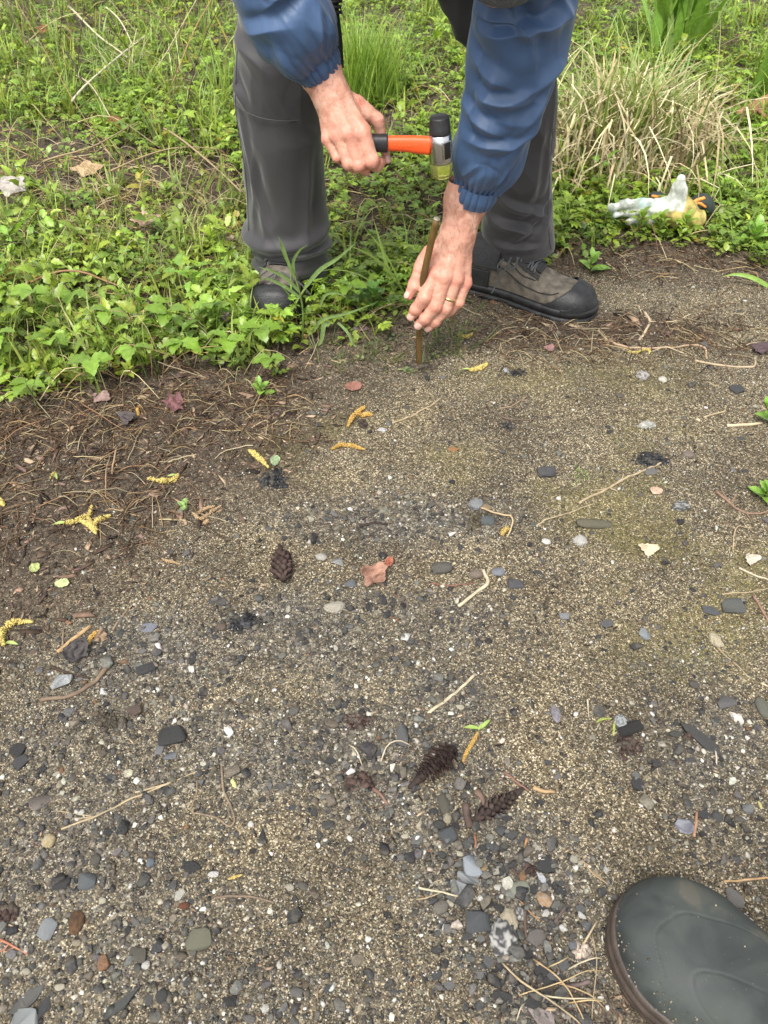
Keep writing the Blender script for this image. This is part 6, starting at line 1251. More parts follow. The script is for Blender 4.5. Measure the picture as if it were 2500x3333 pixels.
def folds(TH, SS, rad, specs):
    """TH angle, SS metres along; specs: (th0, s0, th1, s1, amp, width) in degrees and metres"""
    D = 0
    for t0, s0, t1, s1, amp, w in specs:
        a = np.array([math.radians(t0)*rad, s0]); b = np.array([math.radians(t1)*rad, s1]); ab = b-a; L = np.linalg.norm(ab); ab = ab/L; nrm = np.array([-ab[1], ab[0]])
        best = 0
        for sh in (-2*math.pi*rad, 0, 2*math.pi*rad):
            q0, q1 = TH*rad+sh-a[0], SS-a[1]; al = (q0*ab[0]+q1*ab[1])/L; pe = q0*nrm[0]+q1*nrm[1]+.12*w*np.sin(al*7); e = np.clip(1-np.maximum(0, np.abs(al-.5)-.5)*5, 0, 1)*np.sin(np.clip(al, 0.0, 1)*math.pi*.86+.22)
            best = best+e*(np.exp(-np.abs(pe/(w*.72))**1.35)-.75*np.exp(-((pe-1.5*w)/w/.9)**2)-.3*np.exp(-((pe+1.8*w)/w)**2))
        D = D+.95*amp*best
    return D
def cloth(name, ctr, rads, m, par, specs=(), disp=None, ns=220, nth=200, hem=.012, flat=1., inner=.0022, taper_end=None, smoothk=True, ref=(0, -1, 0)):
    P = spline(ctr, ns); Rr = spline(np.array(rads)[:, None], ns)[:, 0]; T, Nn, B = frames(P, ref); S_ = np.concatenate([[0], np.cumsum(np.linalg.norm(np.diff(P, axis=0), axis=1))]); th = np.arange(nth)/nth*2*math.pi
    TH, SS = np.meshgrid(th, S_); TH = np.where(TH > math.pi, TH-2*math.pi, TH); R2 = np.repeat(Rr[:, None], nth, 1); rad = Rr.mean(); D = folds(TH, SS, rad, specs) if len(specs) else 0
    if disp: D = D+disp(TH, SS, S_[-1])
    Q = R2+D; V = P[:, None]+Q[..., None]*(np.cos(TH)[..., None]*Nn[:, None]*flat+np.sin(TH)[..., None]*B[:, None]); V2 = []
    for k, (dr, dz) in enumerate([(.0006, .0012), (-inner*.5, .0015), (-inner, 0), (-inner*1.2, -hem)]):
        V2.append((V[-1]+T[-1]*dz+(P[-1]-V[-1])/np.linalg.norm(P[-1]-V[-1], axis=1)[:, None]*(-dr))[None])
    V = np.concatenate([V]+V2, 0); return link(name, mesh_np(name, V.reshape(-1, 3), grid_faces(len(V), nth, True), m, smooth=True), par)
def wn(a, b, seed, k=1., st=(1., 1.)):
    def f(TH, SS, L): return a*(noise3(np.cos(TH)*b*st[0]+seed, np.sin(TH)*b*st[0], SS*b*14*st[1], seed)-.5)*2
    return f
def facets(seed, amp, nt_, cell, slant=.5):
    r = np.random.default_rng(seed); K = 64; A = r.random((nt_, K)); Dg = r.random((nt_, K)) < .5
    def f(TH, SS, L):
        wx = .55*(noise3(np.cos(TH)*1.1+seed, np.sin(TH)*1.1, SS*16, seed)-.5)*2; wy = .55*(noise3(np.cos(TH)*1.1-seed, np.sin(TH)*1.1, SS*14, seed+1)-.5)*2
        u = (TH/(2*math.pi)+1)*nt_+wx; v = SS/cell+slant*np.sin(TH+seed)+wy+4; i = np.floor(u).astype(int); j = np.floor(v).astype(int); a = u-i; b = v-j; i0, i1, j0, j1 = i % nt_, (i+1) % nt_, j % K, (j+1) % K
        z00, z10, z01, z11 = A[i0, j0], A[i1, j0], A[i0, j1], A[i1, j1]; d = Dg[i0, j0]
        t1 = np.where(a > b, z00+a*(z10-z00)+b*(z11-z10), z00+b*(z01-z00)+a*(z11-z01)); t2 = np.where(a+b < 1, z00+a*(z10-z00)+b*(z01-z00), z11+(1-a)*(z01-z11)+(1-b)*(z10-z11))
        return amp*(np.where(d, t1, t2)-.5)*2
    return f
def crumple_d(seed, amp, freq, shear=2.2):
    """broad creased cloth: sharp ridges between smooth hollows, running slantwise round the tube"""
    def f(TH, SS, L):
        x, y, z = np.cos(TH)*freq, np.sin(TH)*freq, SS*freq*11+TH*.0+shear*np.sin(TH)*.8
        wx = 1.1*(noise3(x*.7+seed, y*.7, z*.6, seed+5)-.5); n = noise3(x+wx*2, y+wx, z+wx*2+seed, seed); r = 1-np.abs(2*n-1); n2 = noise3(x*1.9, y*1.9+wx*2, z*2.1-seed, seed+2); r2 = 1-np.abs(2*n2-1)
        return amp*((r**2-.35)+.42*(r2**2.2-.3))
    return f
# lower sleeve (picture right)
cA = [W(1712, -330, 1.30), W(1716, -120, 1.29), W(1706, 20, 1.30), W(1683, 160, 1.305), W(1652, 300, 1.315), W(1606, 440, 1.325), W(1574, 540, 1.330), W(1553, 600, 1.332)]
rA = [158, 165, 163, 154, 136, 120, 98, 74]; rA = [q/pxm(c) for q, c in zip(rA, cA)]
LA = sum(np.linalg.norm(cA[i+1]-cA[i]) for i in range(7))
def gath(n, amp, reach, seed):
    def f(TH, SS, L):
        ph = n*TH+2.6*(noise3(np.cos(TH)*1.6+seed, np.sin(TH)*1.6, SS*6, seed)-.5)*2; return amp*(np.abs(np.cos(ph/2))**.8-.55)*np.exp(-(L-SS)/reach)+.006*np.exp(-((L-SS-.045)/.03)**2)
    return f
s0 = LA-.52
specA = [(-20, LA-.36, -60, LA-.27, .008, .009), (30, LA-.33, -15, LA-.22, .008, .009), (-55, LA-.2, -15, LA-.12, .007, .008), (75, LA-.40, -35, LA-.37, .011, .016), (80, LA-.30, -10, LA-.275, .010, .013), (-80, LA-.345, 5, LA-.31, .010, .013), (70, LA-.25, -60, LA-.28, .012, .015), (80, LA-.215, 0, LA-.19, .009, .012), (-75, LA-.225, 25, LA-.165, .011, .013), (60, LA-.165, -40, LA-.175, .009, .012), (85, LA-.13, -5, LA-.115, .009, .011), (-70, LA-.14, 10, LA-.085, .009, .011), (55, LA-.085, -30, LA-.105, .007, .009), (20, LA-.06, 50, LA-.02, .004, .007), (-35, LA-.065, -20, LA-.015, .004, .007), (-80, LA-.42, 0, LA-.44, .01, .016), (35, LA-.46, -60, LA-.48, .01, .016)]
sg = lambda *fs: (lambda TH, SS, L: sum(f(TH, SS, L) for f in fs))
cloth('jacket_sleeve', cA, rA, m_blue, man, specA, sg(crumple_d(3, .0018, .6), facets(11, .0060, 4, .105, 1.9), facets(12, .0022, 9, .040, 1.6), gath(24, .0055, .028, 2)), 300, 240, .02)
def cuff(c0, c1, r0, r1, seed, par, nm='elastic_cuff', n=19):
    P = [c0+(c1-c0)*t for t in (0, .33, .66, 1)]; rr = [r0*1.0, r0*.97+.001, (r0+r1)/2+.0012, r1]
    def dd(TH, SS, L): ph = n*TH+2.4*(noise3(np.cos(TH)*2+seed, np.sin(TH)*2, SS*22, seed)-.5)*2; return .0038*(np.abs(np.cos(ph/2))**.55-.65)+.0008*np.sin(np.clip(SS/L, 0, 1)*math.pi)
    return cloth(nm, P, rr, m_blue, par, (), dd, 60, 300, .012)
def cuffy(a, b, ra, rb, seed): return cuff(a, b, ra/pxm(a), rb/pxm(b), seed, man)
cuffy(W(1555, 595, 1.332), W(1536, 652, 1.335), 74, 66, 4)
# upper sleeve (picture left)
cB = [W(850, -260, 1.33), W(885, -90, 1.30), W(920, 10, 1.292), W(955, 80, 1.29), W(990, 140, 1.294), W(1018, 185, 1.30)]; rB = [150, 150, 138, 128, 112, 82]; rB = [q/pxm(c) for q, c in zip(rB, cB)]
LB = sum(np.linalg.norm(cB[i+1]-cB[i]) for i in range(5))
specB = [(80, LB-.17, -30, LB-.14, .011, .013), (60, LB-.12, -50, LB-.15, .010, .011), (-75, LB-.11, 20, LB-.085, .009, .010), (75, LB-.075, 0, LB-.06, .007, .009), (-50, LB-.06, -20, LB-.02, .004, .007), (30, LB-.055, 40, LB-.01, .004, .007), (80, LB-.21, -50, LB-.2, .011, .014)]
cloth('jacket_sleeve', cB, rB, m_blue, man, specB, sg(crumple_d(9, .0018, .7), facets(13, .0060, 4, .085, 1.9), facets(14, .0022, 9, .036, 1.6), gath(24, .0050, .026, 5)), 240, 240, .02)
cuffy(W(1014, 178, 1.30), W(1044, 232, 1.304), 80, 72, 8)
# jacket body and cap (above the picture's edge)
def jack_f(P):
    d = rcone(P, bp['waist'], bp['chest'], .165, .175); d = smin(d, rcone(P, bp['shR'], bp['shL'], .085, .085), .06); d = smin(d, rcone(P, bp['shR'], cB[0], .085, rB[0]*.9), .04); d = smin(d, rcone(P, bp['shL'], cA[0], .09, rA[0]*.9), .04)
    d = smin(d, rcone(P, bp['chest'], bp['neck'], .11, .085), .05)
    n = noise3(P[..., 0]*9, P[..., 1]*9, P[..., 2]*9, 31); return d-.012*(1-np.abs(2*n-1))
V, Fq = surface_nets(jack_f, (-.40, .95, .55), (.58, 1.95, 1.35), .010); link('jacket_body', mesh_np('jacket_body', smooth_mesh(V, Fq, 2), Fq, m_blue, smooth=True), man)
def cap_f(P): return np.maximum(ellip(P, HEAD+np.array([0, -.004, .004]), (.080, .098, .096)), (P-HEAD)@np.array([0, .75, -.66], np.float32)-.045)
V, Fq = surface_nets(cap_f, HEAD-.13, HEAD+.13, .005); link('knit_cap', mesh_np('knit_cap', smooth_mesh(V, Fq, 2), Fq, m_knit, smooth=True), man)

# ---- trousers
def hemfold(seed, L0, items):
    def f(TH, SS, L):
        d = 0
        for s, th0, sl, amp, w in items:
            c = L-s+sl*np.cos(TH-math.radians(th0)); x = (SS-c)/w; d = d+amp*(np.exp(-x**2)-.55*np.exp(-((x-1.5)/.7)**2))*(.55+.45*np.cos(TH-math.radians(th0)))
        return d
    return f
tA = [W(950, -330, 1.62), W(945, -120, 1.60), W(935, 60, 1.58), W(915, 230, 1.575), W(908, 345, 1.58), W(922, 500, 1.585), W(932, 620, 1.59), W(938, 760, 1.59), W(945, 835, 1.585), W(946, 893, 1.58)]
qA = [175, 172, 160, 146, 140, 130, 128, 128, 114, 108]; qA = [q/pxm(c) for q, c in zip(qA, tA)]; LT = sum(np.linalg.norm(tA[i+1]-tA[i]) for i in range(9))
specT = [(60, LT-.36, 20, LT-.10, .006, .012), (35, LT-.30, 50, LT-.14, .004, .010), (-50, LT-.30, -30, LT-.08, .005, .012), (85, LT-.46, 10, LT-.43, .008, .014), (75, LT-.40, 40, LT-.36, .007, .01), (-10, LT-.55, -60, LT-.50, .006, .014), (60, LT-.62, 0, LT-.58, .006, .012)]
cloth('trouser_leg', tA, qA, m_grey, man, specT, sg(crumple_d(21, .003, .8, 1.0), facets(15, .0045, 6, .075, .5), hemfold(1, LT, [(.105, 60, .012, .017, .016), (.062, -30, -.012, .010, .011), (.030, 60, .006, .009, .009)]), wn(.003, .9, 6)), 320, 200, .02)
tB = [W(1705, -330, 1.62), W(1700, -100, 1.60), W(1692, 150, 1.585), W(1690, 350, 1.58), W(1684, 520, 1.585), W(1680, 650, 1.59), W(1681, 745, 1.59), W(1692, 805, 1.588), W(1694, 826, 1.585)]
qB = [150, 138, 124, 118, 112, 110, 112, 108, 104]; qB = [q/pxm(c) for q, c in zip(qB, tB)]; LU = sum(np.linalg.norm(tB[i+1]-tB[i]) for i in range(8))
specU = [(40, LU-.16, -50, LU-.10, .010, .012), (55, LU-.11, -25, LU-.075, .009, .010), (-60, LU-.14, 20, LU-.055, .008, .010), (50, LU-.06, -30, LU-.035, .006, .008), (-40, LU-.30, -10, LU-.12, .005, .012), (-65, LU-.42, -45, LU-.2, .005, .012)]
cloth('trouser_leg', tB, qB, m_grey, man, specU, sg(crumple_d(25, .003, .8, 1.0), facets(16, .0050, 6, .060, .6), wn(.003, .9, 7)), 300, 200, .02)
# zip seam above the knee, side seam
def seam(ctr, rads, s_at, m, th=(-180, 180)):
    P = spline(ctr, 200); Rr = spline(np.array(rads)[:, None], 200)[:, 0]; T, Nn, B = frames(P, (0, -1, 0)); i = int(s_at*199); a = np.radians(np.linspace(*th, 60)); V = P[i]+(Rr[i]+.0022)*(np.cos(a)[:, None]*Nn[i]+np.sin(a)[:, None]*B[i]); Vt, Fs = tube(V, .0011, 6); link('seam', mesh_np('seam', Vt, Fs, m, smooth=True), man)
seam(tA, qA, .43, m_grey)
def hips_f(P):
    d = rcone(P, bp['hip'], bp['waist'], .165, .145); d = smin(d, rcone(P, hipR, tA[1], .12, qA[1]*.95), .04); d = smin(d, rcone(P, hipL, tB[1], .12, qB[1]*.95), .04); return d
V, Fq = surface_nets(hips_f, (-.30, 1.38, .50), (.45, 2.0, 1.1), .010); link('trouser_seat', mesh_np('trouser_seat', smooth_mesh(V, Fq, 2), Fq, m_grey, smooth=True), man)

# ---- hanging strap and black bag
bag = thing('waist_bag', 'black bag hanging at his waist with a dangling dark green strap', 'bag', W(1480, -30, 1.44))
def bag_f(P):
    d = rcone(P, W(1470, -120, 1.44), W(1540, 60, 1.44), .040, .030); d = smin(d, rcone(P, W(1560, -150, 1.44), W(1580, 60, 1.44), .05, .035), .03); d = smin(d, rcone(P, W(1550, 60, 1.44), W(1560, 130, 1.44), .028, .018), .02)
    n = noise3(P[..., 0]*30, P[..., 1]*30, P[..., 2]*22, 9); return d-.006*(1-np.abs(2*n-1))
V, Fq = surface_nets(bag_f, W(1400, 160, 1.36)-[0, 0, .05], W(1680, -260, 1.52)+[0, 0, .05], .005); link('pouch', mesh_np('pouch', smooth_mesh(V, Fq, 2), Fq, m_blk, smooth=True), bag)
m_strap = simple('dark_green_webbing', (.012, .017, .015), .7, 300, .3, 900, .0004)
P = spline([W(1082, -150, 1.42), W(1084, 20, 1.42), W(1095, 120, 1.42), W(1102, 222, 1.42)], 20); T, Nn, B = frames(P, (0, -1, 0)); w = .0092; V = np.stack([P+B*w, P+Nn*.0012, P-B*w, P-Nn*.0012], 1).reshape(-1, 3); link('strap', mesh_np('strap', V, [grid_faces(20, 4, True), np.array([[79, 78, 77, 76]])], m_strap), bag)
for dz, dx in ((32, 0), (-5, 0)):
    c = W(1083, dz, 1.415); V, Fs = tube(np.array([c+[-.013, 0, .004], c+[0, -.003, .005], c+[.013, 0, .004], c+[.014, 0, -.003], c+[0, -.003, -.004], c+[-.014, 0, -.003], c+[-.013, 0, .004]]), .0028, 8); link('buckle', mesh_np('buckle', V, Fs, m_bk, smooth=True), bag)

# ------------------------------------------------------------------ footwear
class Foot:
    def __init__(s, heel, toe, z0, wsc=1., hsc=1., wk=None, hk=None, L=None, spring=.0):
        s.o = np.array([heel[0], heel[1], z0]); d = np.array([toe[0]-heel[0], toe[1]-heel[1], 0.]); s.L = np.linalg.norm(d); s.x = d/s.L; s.y = np.array([-s.x[1], s.x[0], 0]); s.wk = wk; s.hk = hk; s.wsc = wsc; s.hsc = hsc; s.spring = spring
    def w(s, u): return np.interp(u, *zip(*s.wk))*s.wsc if False else s._sm(u, s.wk)*s.wsc
    def h(s, u): return s._sm(u, s.hk)*s.hsc
    def _sm(s, u, k):
        k = np.array(k); return sum(np.interp(u+d, k[:, 0], k[:, 1]) for d in (-.03, -.015, 0, .015, .03))/5 if False else np.interp(u, k[:, 0], k[:, 1])
    def pt(s, u, phi, off=0, zb=.02, e=.72, asym=.0):
        """phi 0..pi from the right edge over the top to the left edge"""
        u = np.asarray(u, float); phi = np.asarray(phi, float); uc = np.clip(u, 0, 1); W_ = s.w(uc); H_ = s.h(uc); c, q = np.cos(phi), np.sin(phi)
        yy = -np.sign(c)*np.abs(c)**e*(W_+off)+asym*q*W_; zz = zb+(H_-zb)*np.abs(q)**e+off*q; cen = s.curve(uc)
        return s.o+(uc*s.L)[..., None]*s.x+(yy+cen)[..., None]*s.y+(zz+s.spring*np.clip((uc-.6)/.4, 0, 1)**2)[..., None]*np.array([0, 0, 1.])
    def curve(s, u): return 0*u
def dense(k, n=60):
    k = np.array(k); t = np.linspace(k[0, 0], k[-1, 0], n); v = np.interp(t, k[:, 0], k[:, 1]); w = np.ones(5)/5; vv = np.convolve(np.pad(v, 2, mode='edge'), w, 'valid'); vv[0] = v[0]; vv[-1] = v[-1]; vv[-2] = (vv[-2]+v[-2])/2; return list(zip(t, vv))
def roundend(k, r):
    """close the outline like an ellipse over the last r and the first part of u"""
    out = []
    for u, v in k:
        e = 1-max(0, (u-(1-r))/r)**2.3; h = 1-max(0, (.10-u)/.10)**2.2; out.append((u, v*math.sqrt(max(e, .0004))*math.sqrt(max(h, .0004))))
    return out
WK = roundend(dense([(0, .036), (.15, .036), (.4, .037), (.62, .049), (.76, .0525), (.88, .050), (1, .046)], 120), .20)
HK = [(u, v) for u, v in dense([(0, .085), (.08, .115), (.30, .118), (.38, .112), (.50, .092), (.62, .078), (.74, .068), (.86, .064), (.93, .058), (1, .030)], 120)]
def split_mesh(name, U, PH, fn, mask, m, par, thick=None, off=0., col=None):
    V = fn(U, PH, off); n0, n1 = U.shape; Fq = grid_faces(n0, n1); cu = mask[:-1, :-1].ravel() & mask[1:, 1:].ravel() & mask[1:, :-1].ravel() & mask[:-1, 1:].ravel(); Fq = Fq[cu]
    used = np.unique(Fq); rm = -np.ones(n0*n1, int); rm[used] = np.arange(len(used)); V = V.reshape(-1, 3)[used]; Fq = rm[Fq]
    o = link(name, mesh_np(name, V, Fq, m, smooth=True, col=col), par)
    if thick: md = o.modifiers.new('thick', 'SOLIDIFY'); md.thickness = thick; md.offset = -1
    return o
m_nub = simple('grey_nubuck', (.115, .098, .076), .8, 60, .5, 400, .0010); m_rub = simple('black_boot_rubber', (.015, .0155, .016), .5, 50, .45, 260, .0008, spec=.5); m_mesh = simple('dark_mesh', (.026, .026, .027), .8, 300, .5, 500, .001); m_lace = simple('grey_lace', (.075, .078, .08), .8, 900, .5, 900, .0006)
def sole(ft, par, name, rings, m, lug=0., n=200, grow=.004, wav=0, one_side=False):
    u = np.concatenate([np.linspace(0, 1, n), np.linspace(1, 0, n)[1:-1]]); sd = np.concatenate([np.ones(n), -np.ones(n-2)]); u = .5-.5*np.cos(u*math.pi); W_ = ft.w(u)
    C = np.stack([u*ft.L, sd*W_], 1); nx = np.gradient(C, axis=0); nr = np.stack([nx[:, 1], -nx[:, 0]], 1); nr = np.stack([(u-.5)*ft.L*1., sd*W_*1.2], 1) if False else nr; nr /= np.linalg.norm(nr, axis=1)[:, None]+1e-9
    if (nr[n//2]*np.array([0, 1])).sum() < 0: nr = -nr
    s = np.concatenate([[0], np.cumsum(np.linalg.norm(np.diff(C, axis=0), axis=1))]); V = []
    side_w = (.30+.70*sstep(-.2, .9, sd*np.clip(W_/.05, 0, 1))) if one_side else np.ones(len(u))
    for z, of in rings:
        lg = lug*(np.sign(np.sin(s/.0085))) if (z < .013 and lug) else 0; Q = C+nr*(of+lg)[..., None] if lug and z < .013 else C+nr*(of*side_w)[:, None]
        zz = z+ft.spring*np.clip((u-.6)/.4, 0, 1)**2+(wav*np.sin(np.clip(u, 0, 1)*9)*(z > .014)); V.append(ft.o+Q[:, :1]*ft.x+Q[:, 1:]*ft.y+zz[:, None]*np.array([0, 0, 1.]))
    V = np.array(V); k = V.shape[1]; Fq = grid_faces(len(V), k, True); V = V.reshape(-1, 3); return link(name, mesh_np(name, V, [Fq, np.arange(k)[None], (np.arange(k)+(len(rings)-1)*k)[None, ::-1]], m, smooth=False), par)
def hiking(heel, toe, z0, label_side):
    ft = Foot(heel, toe, z0, .98, 1.04, WK, HK); nu, nph = 170, 130; U, PH = np.meshgrid((.5-.5*np.cos(np.linspace(0, 1, nu)*math.pi)), np.linspace(0, math.pi, nph), indexing='ij')
    def fn(U, PH, off):
        V = ft.pt(U, PH, off, .022); g = noise3(V[..., 0]*55, V[..., 1]*55, V[..., 2]*55, 4)-.5; V[..., 2] += .0018*g*(U > .3)
        cr = .0028*np.exp(-((U-.60-.03*np.cos(PH*2))/.012)**2)+.002*np.exp(-((U-.66+.02*np.cos(PH))/.01)**2); V[..., 2] -= cr*np.sin(PH); return V
    z = (fn(U, PH, 0)[..., 2]-z0); cap = (U > .34) & (z < .031+.047*sstep(.60, .93, U)); sh = man
    ub = link('shoe_upper', None, man) if False else None
    up = split_mesh('shoe', U, PH, fn, np.ones_like(cap), m_nub, man)
    o1 = split_mesh('toe_cap', U, PH, fn, cap, m_rub, up, .003, .0028); o1.location = (0, 0, 0)
    tb = (U > .80) & (z < .036+.020*sstep(.82, .95, U)); o2 = split_mesh('toe_bumper', U, PH, fn, tb, m_rub, up, .003, .0048); o2.location = (0, 0, 0)
    tong = (U > .22) & (U < .60) & (np.abs(PH-math.pi/2) < .26+.10*(U < .4)); o3 = split_mesh('tongue', U, PH, fn, tong, m_mesh, up, .003, .0025); o3.location = (0, 0, 0)
    for s_ in (-1, 1):
        eye = (U > .30) & (U < .60) & (np.abs(PH-(math.pi/2+s_*.52)) < .12); oe = split_mesh('eyelet_band', U, PH, fn, eye, m_mesh, up, .002, .0022); oe.location = (0, 0, 0)
    col_ = (U < .30) & (z > .075); oc = split_mesh('collar', U, PH, fn, col_, m_mesh, up, .006, .006); oc.location = (0, 0, 0)
    hc = (U < .24) & (z < .07) & (z > .02); oh = split_mesh('heel_counter', U, PH, fn, hc, m_rub, up, .003, .0032); oh.location = (0, 0, 0)
    so = sole(ft, up, 'outsole', [(0, .001), (.003, .005), (.015, .0075), (.016, .004), (.019, .004), (.021, .0078), (.031, .0075), (.034, .0055), (.036, .001)], m_rub, .0016); so.location = (0, 0, 0)
    for k in range(5):                                                    # laces
        u0 = .335+k*.055; P = []
        for t in np.linspace(-1, 1, 11): uu = u0+.026*(t+1)/2*(1 if k % 2 else -1); P.append(fn(np.array([uu]), np.array([math.pi/2+t*.50]), .0050+.002*(1-t*t))[0])
        V, Fs = tube(spline(P, 20), .0024, 6); l = link('lace', mesh_np('lace', V, Fs, m_lace, smooth=True), up); l.location = (0, 0, 0)
        P = []
        for t in np.linspace(-1, 1, 11): uu = u0+.026*(1-t)/2*(1 if k % 2 else -1)+.004; P.append(fn(np.array([uu]), np.array([math.pi/2+t*.50]), .0062+.002*(1-t*t))[0])
        V, Fs = tube(spline(P, 20), .0024, 6); l = link('lace', mesh_np('lace', V, Fs, m_lace, smooth=True), up); l.location = (0, 0, 0)
    return ft, up, fn
def seams(up, fn):
    lines = [[(.10, .62), (.22, .60), (.34, .52), (.46, .42), (.58, .46), (.70, .62), (.76, .9)], [(.14, .95), (.24, .82), (.36, .78), (.48, .72), (.58, .86)], [(.12, 2.52), (.24, 2.54), (.38, 2.64), (.52, 2.70), (.66, 2.5), (.76, 2.2)], [(.14, 2.2), (.26, 2.3), (.40, 2.36), (.55, 2.24)], [(.80, .45), (.88, .62), (.93, .95), (.95, 1.57), (.93, 2.2), (.88, 2.5), (.80, 2.7)]]
    for k, ln in enumerate(lines):
        q = spline(np.array(ln), 50); V = fn(q[:, 0], q[:, 1], .0012 if k < 4 else .0046); Vt, Fs = tube(V, .0013 if k < 4 else .0011, 5); o = link('stitched_seam', mesh_np('stitched_seam', Vt, Fs, m_mesh if k < 4 else m_rub, smooth=True), up); o.location = (0, 0, 0)
ftR, upR, fnR = hiking((.183, 1.600), (.450, 1.455), float(ground_z(.3, 1.5))+.004, 'r')
ftL, upL, fnL = hiking((-.215, 1.650), (-.232, 1.405), float(ground_z(-.22, 1.5))+.004, 'l')
seams(upR, fnR); seams(upL, fnL)
def bow(par, pix, Y, w=.0019):
    V, Fs = tube(spline([W(a, b, Y+dy) for a, b, dy in pix], 40), w, 6); l = link('lace', mesh_np('lace', V, Fs, m_lace, smooth=True), par); l.location = (0, 0, 0)
bow(upR, [(1662, 840, 0), (1648, 870, -.004), (1625, 910, -.01), (1600, 955, -.018)], 1.485); bow(upR, [(1664, 838, 0), (1655, 866, -.006), (1666, 878, -.008), (1680, 862, -.006), (1684, 836, 0)], 1.487); bow(upR, [(1640, 842, 0), (1622, 862, -.004), (1622, 880, -.006), (1634, 868, -.004)], 1.50)
bow(upL, [(900, 885, 0), (870, 905, -.01), (842, 930, -.014), (846, 900, -.01), (870, 880, 0)], 1.47); bow(upL, [(905, 880, 0), (885, 920, -.014), (850, 955, -.02)], 1.465); bow(upL, [(915, 885, 0), (950, 905, -.014), (985, 930, -.02), (1010, 960, -.02)], 1.47)

# rubber boot of the person taking the picture
m_welly, nt, nd, lk, p = mat('green_black_rubber'); tc = texco(nt); n1 = N(nt, 'ShaderNodeTexNoise', Scale=26.0, Detail=7.0, Distortion=.6); lk.new(tc, n1.inputs['Vector'])
r = ramp(nt, n1.outputs[0], [(.3, (.024, .029, .028)), (.5, (.040, .047, .044)), (.60, (.050, .057, .051)), (.72, (.085, .082, .066))]); n2 = N(nt, 'ShaderNodeTexNoise', Scale=700.0, Detail=2.0); lk.new(tc, n2.inputs['Vector']); sp = ramp(nt, n2.outputs[0], [(.73, (0, 0, 0)), (.78, (.6, .6, .6))])
lk.new(mixc(nt, sp.outputs[0], r.outputs[0], (.34, .34, .31)), p.inputs['Base Color']); rr = ramp(nt, n1.outputs[0], [(.35, (.58, .58, .58)), (.65, (.8, .8, .8))]); lk.new(rr.outputs[0], p.inputs['Roughness']); lk.new(bump(nt, n1.outputs[0], .002, .5), p.inputs['Normal'])
m_gum = simple('brown_gum', (.055, .041, .032), .55, 60, .3, 400, .0006)
WKb = roundend(dense([(0, .038), (.15, .040), (.4, .043), (.62, .056), (.76, .060), (.88, .058), (1, .054)], 160), .26)
HKb = dense([(0, .12), (.10, .16), (.30, .15), (.42, .118), (.55, .092), (.68, .078), (.80, .070), (.90, .062), (.96, .050), (1, .032)], 160)
bt = thing('rubber_boot', 'dark green black rubber boot with brown sole entering at the lower right', 'boot', (.42, .08, 0))
hb = (.470, .052); tb_ = (.253, .274); fb = Foot(hb, tb_, float(path_z(.3, .2))+.002, 1.14, 1.08, WKb, HKb)
U, PH = np.meshgrid((.5-.5*np.cos(np.linspace(0, 1, 260)*math.pi)), np.linspace(0, math.pi, 200), indexing='ij')
def groove(U, PH, pts, w=.0048, dep=.0009):
    P = spline(np.array(pts), 60); d = np.full(U.shape, 9.)
    for a, b in P: d = np.minimum(d, np.hypot((U-a)*.9, (PH-b)*.30))
    return -dep*np.exp(-(d/w)**2)+.15*dep*np.exp(-((d-w*1.7)/w)**2)
def fnb(U, PH, off):
    V = fb.pt(U, PH, off, .030, .80); g = groove(U, PH, [(.78, 2.3), (.86, 1.9), (.84, 1.5), (.76, 1.30), (.66, 1.05), (.5, .9), (.3, .8)])+.7*groove(U, PH, [(.55, 2.6), (.66, 2.35), (.72, 2.0), (.66, 1.75), (.5, 1.6)])
    V[..., 2] += g+.0016*(noise3(V[..., 0]*30, V[..., 1]*30, V[..., 2]*30, 8)-.5); return V
split_mesh('boot_vamp', U, PH, fnb, np.ones(U.shape, bool), m_welly, bt)
sole(fb, bt, 'gum_sole', [(0, .001), (.002, .0035), (.011, .0050), (.0125, .0036), (.014, .0036), (.0155, .0056), (.024, .0058), (.0255, .0036), (.027, .0034), (.029, .0042), (.034, .0030), (.036, .0010), (.037, -.003)], m_gum, 0, one_side=True)
hp = fb.o+fb.x*fb.L*.22; V, Fs = tube(np.array([hp+[0, 0, z] for z in (.06, .10, .16, .22, .30, .36)]), [.050, .052, .054, .058, .062, .064], 48, cap=False, ref=(1, 0, 0)); o = link('boot_shaft', mesh_np('boot_shaft', V, Fs, m_welly, smooth=True), bt); md = o.modifiers.new('t', 'SOLIDIFY'); md.thickness = .003
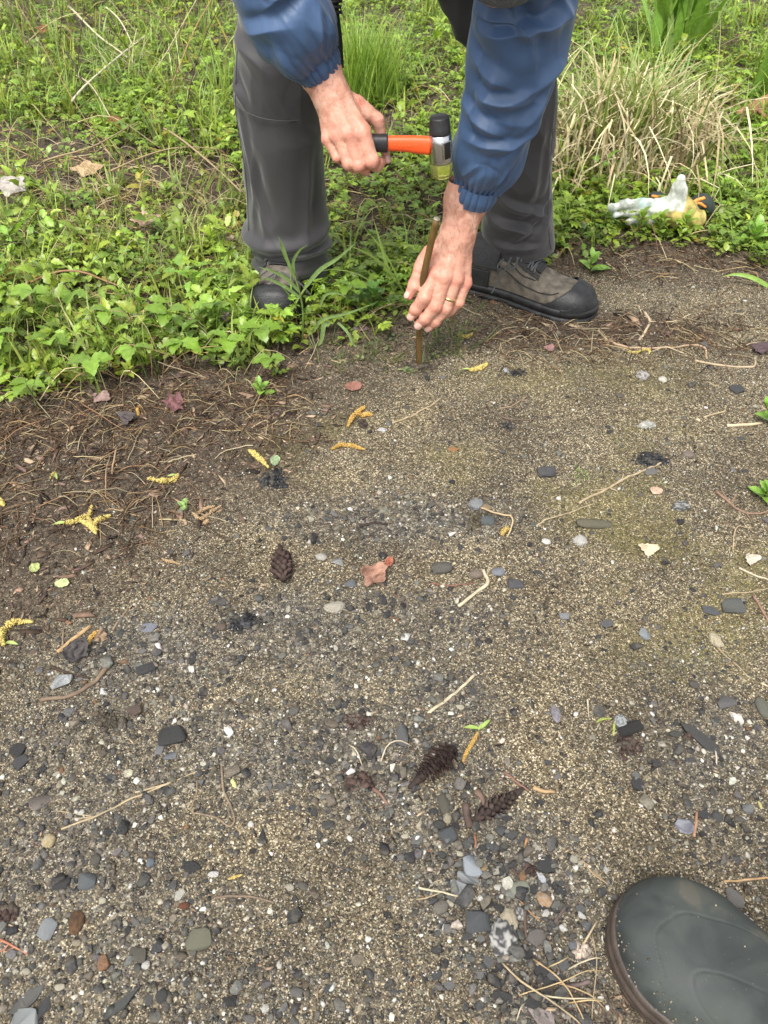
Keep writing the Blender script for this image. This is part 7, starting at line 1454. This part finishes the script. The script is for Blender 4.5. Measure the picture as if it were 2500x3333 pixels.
# side seams and hem stitching
def line_on(ctr, rads, th, s0, s1, par, m, r=.0009):
    P = spline(ctr, 200); Rr = spline(np.array(rads)[:, None], 200)[:, 0]; T, Nn, B = frames(P, (0, -1, 0)); i = np.arange(int(s0*199), int(s1*199)); a = math.radians(th)
    V = P[i]+(Rr[i]+.0030)[:, None]*(math.cos(a)*Nn[i]+math.sin(a)*B[i]); Vt, Fs = tube(V, r, 5); link('side_seam', mesh_np('side_seam', Vt, Fs, m, smooth=True), par)
line_on(tA, qA, 62, .30, .86, man, m_grey); line_on(tB, qB, -55, .35, .9, man, m_grey)
# growth in front of the nearer shoe
for i, (px, py, s) in enumerate([(872, 1048, .9), (930, 1062, .9), (826, 1020, 1.0), (1010, 1050, .8), (1055, 985, .9)]):
    sprig(px, py, [(0, 0, 0), (.003, -.004, .018), (.0, -.010, .034)], .030*s, ['leafy shoot over the middle of the left shoe toe', 'leafy shoot at the right side of the left shoe toe', 'leafy shoot at the outer side of the left shoe', 'leafy shoot just right of the foxtail stem', 'leafy shoot behind the foxtail grass, right of the left shoe'][i], nl=7, w=.30, c=(.22, .34, .06))
for i, (px, py, s, lab) in enumerate([(905, 1020, 1.1, 'leafy shoot lying across the left shoe laces'), (860, 1085, 1.1, 'leafy shoot in front of the left shoe, by the path'), (950, 1010, 1., 'thin leafy shoot between left shoe and foxtail stem'), (800, 1060, 1.1, 'leafy shoot left of the left shoe toe')]):
    sprig(px, py, [(0, 0, 0), (-.003, -.004, .022), (.002, -.012, .044)], .034*s, lab, nl=8, w=.28, c=(.24, .35, .06))
for i, (px, py, lab) in enumerate([(2010, 748, 'green weed in front of the pale glove fingertips'), (2075, 768, 'green weed in front of the pale glove palm'), (2135, 775, 'green weed below the yellow patch of the glove'), (2215, 778, 'green weed under the dark lining of the glove')]):
    sprig(px, py, [(0, 0, 0), (.002, 0, .03), (.0, -.004, .058)], .042, lab, nl=9, w=.28, c=(.24, .37, .06))
# crumbs and shreds clinging to the boot's welt and toe
r = np.random.default_rng(5); n = 90; uu = r.uniform(.55, .99, n); ph = np.where(r.random(n) < .75, r.uniform(2.5, 3.1, n), r.uniform(.1, 2.6, n)); Vb = fnb(uu, ph, .0004)
Vt, Fs, C = scatter([oct_], np.zeros(n, int), Vb, rrot(n, 1), r.uniform(.0005, .0016, n), np.array([(.30, .26, .19), (.12, .10, .07), (.45, .40, .3)])[r.integers(0, 3, n)]); g = link('clinging_grit', mesh_np('clinging_grit', Vt, Fs, m_stone, C), bt); g['kind'] = 'stuff'
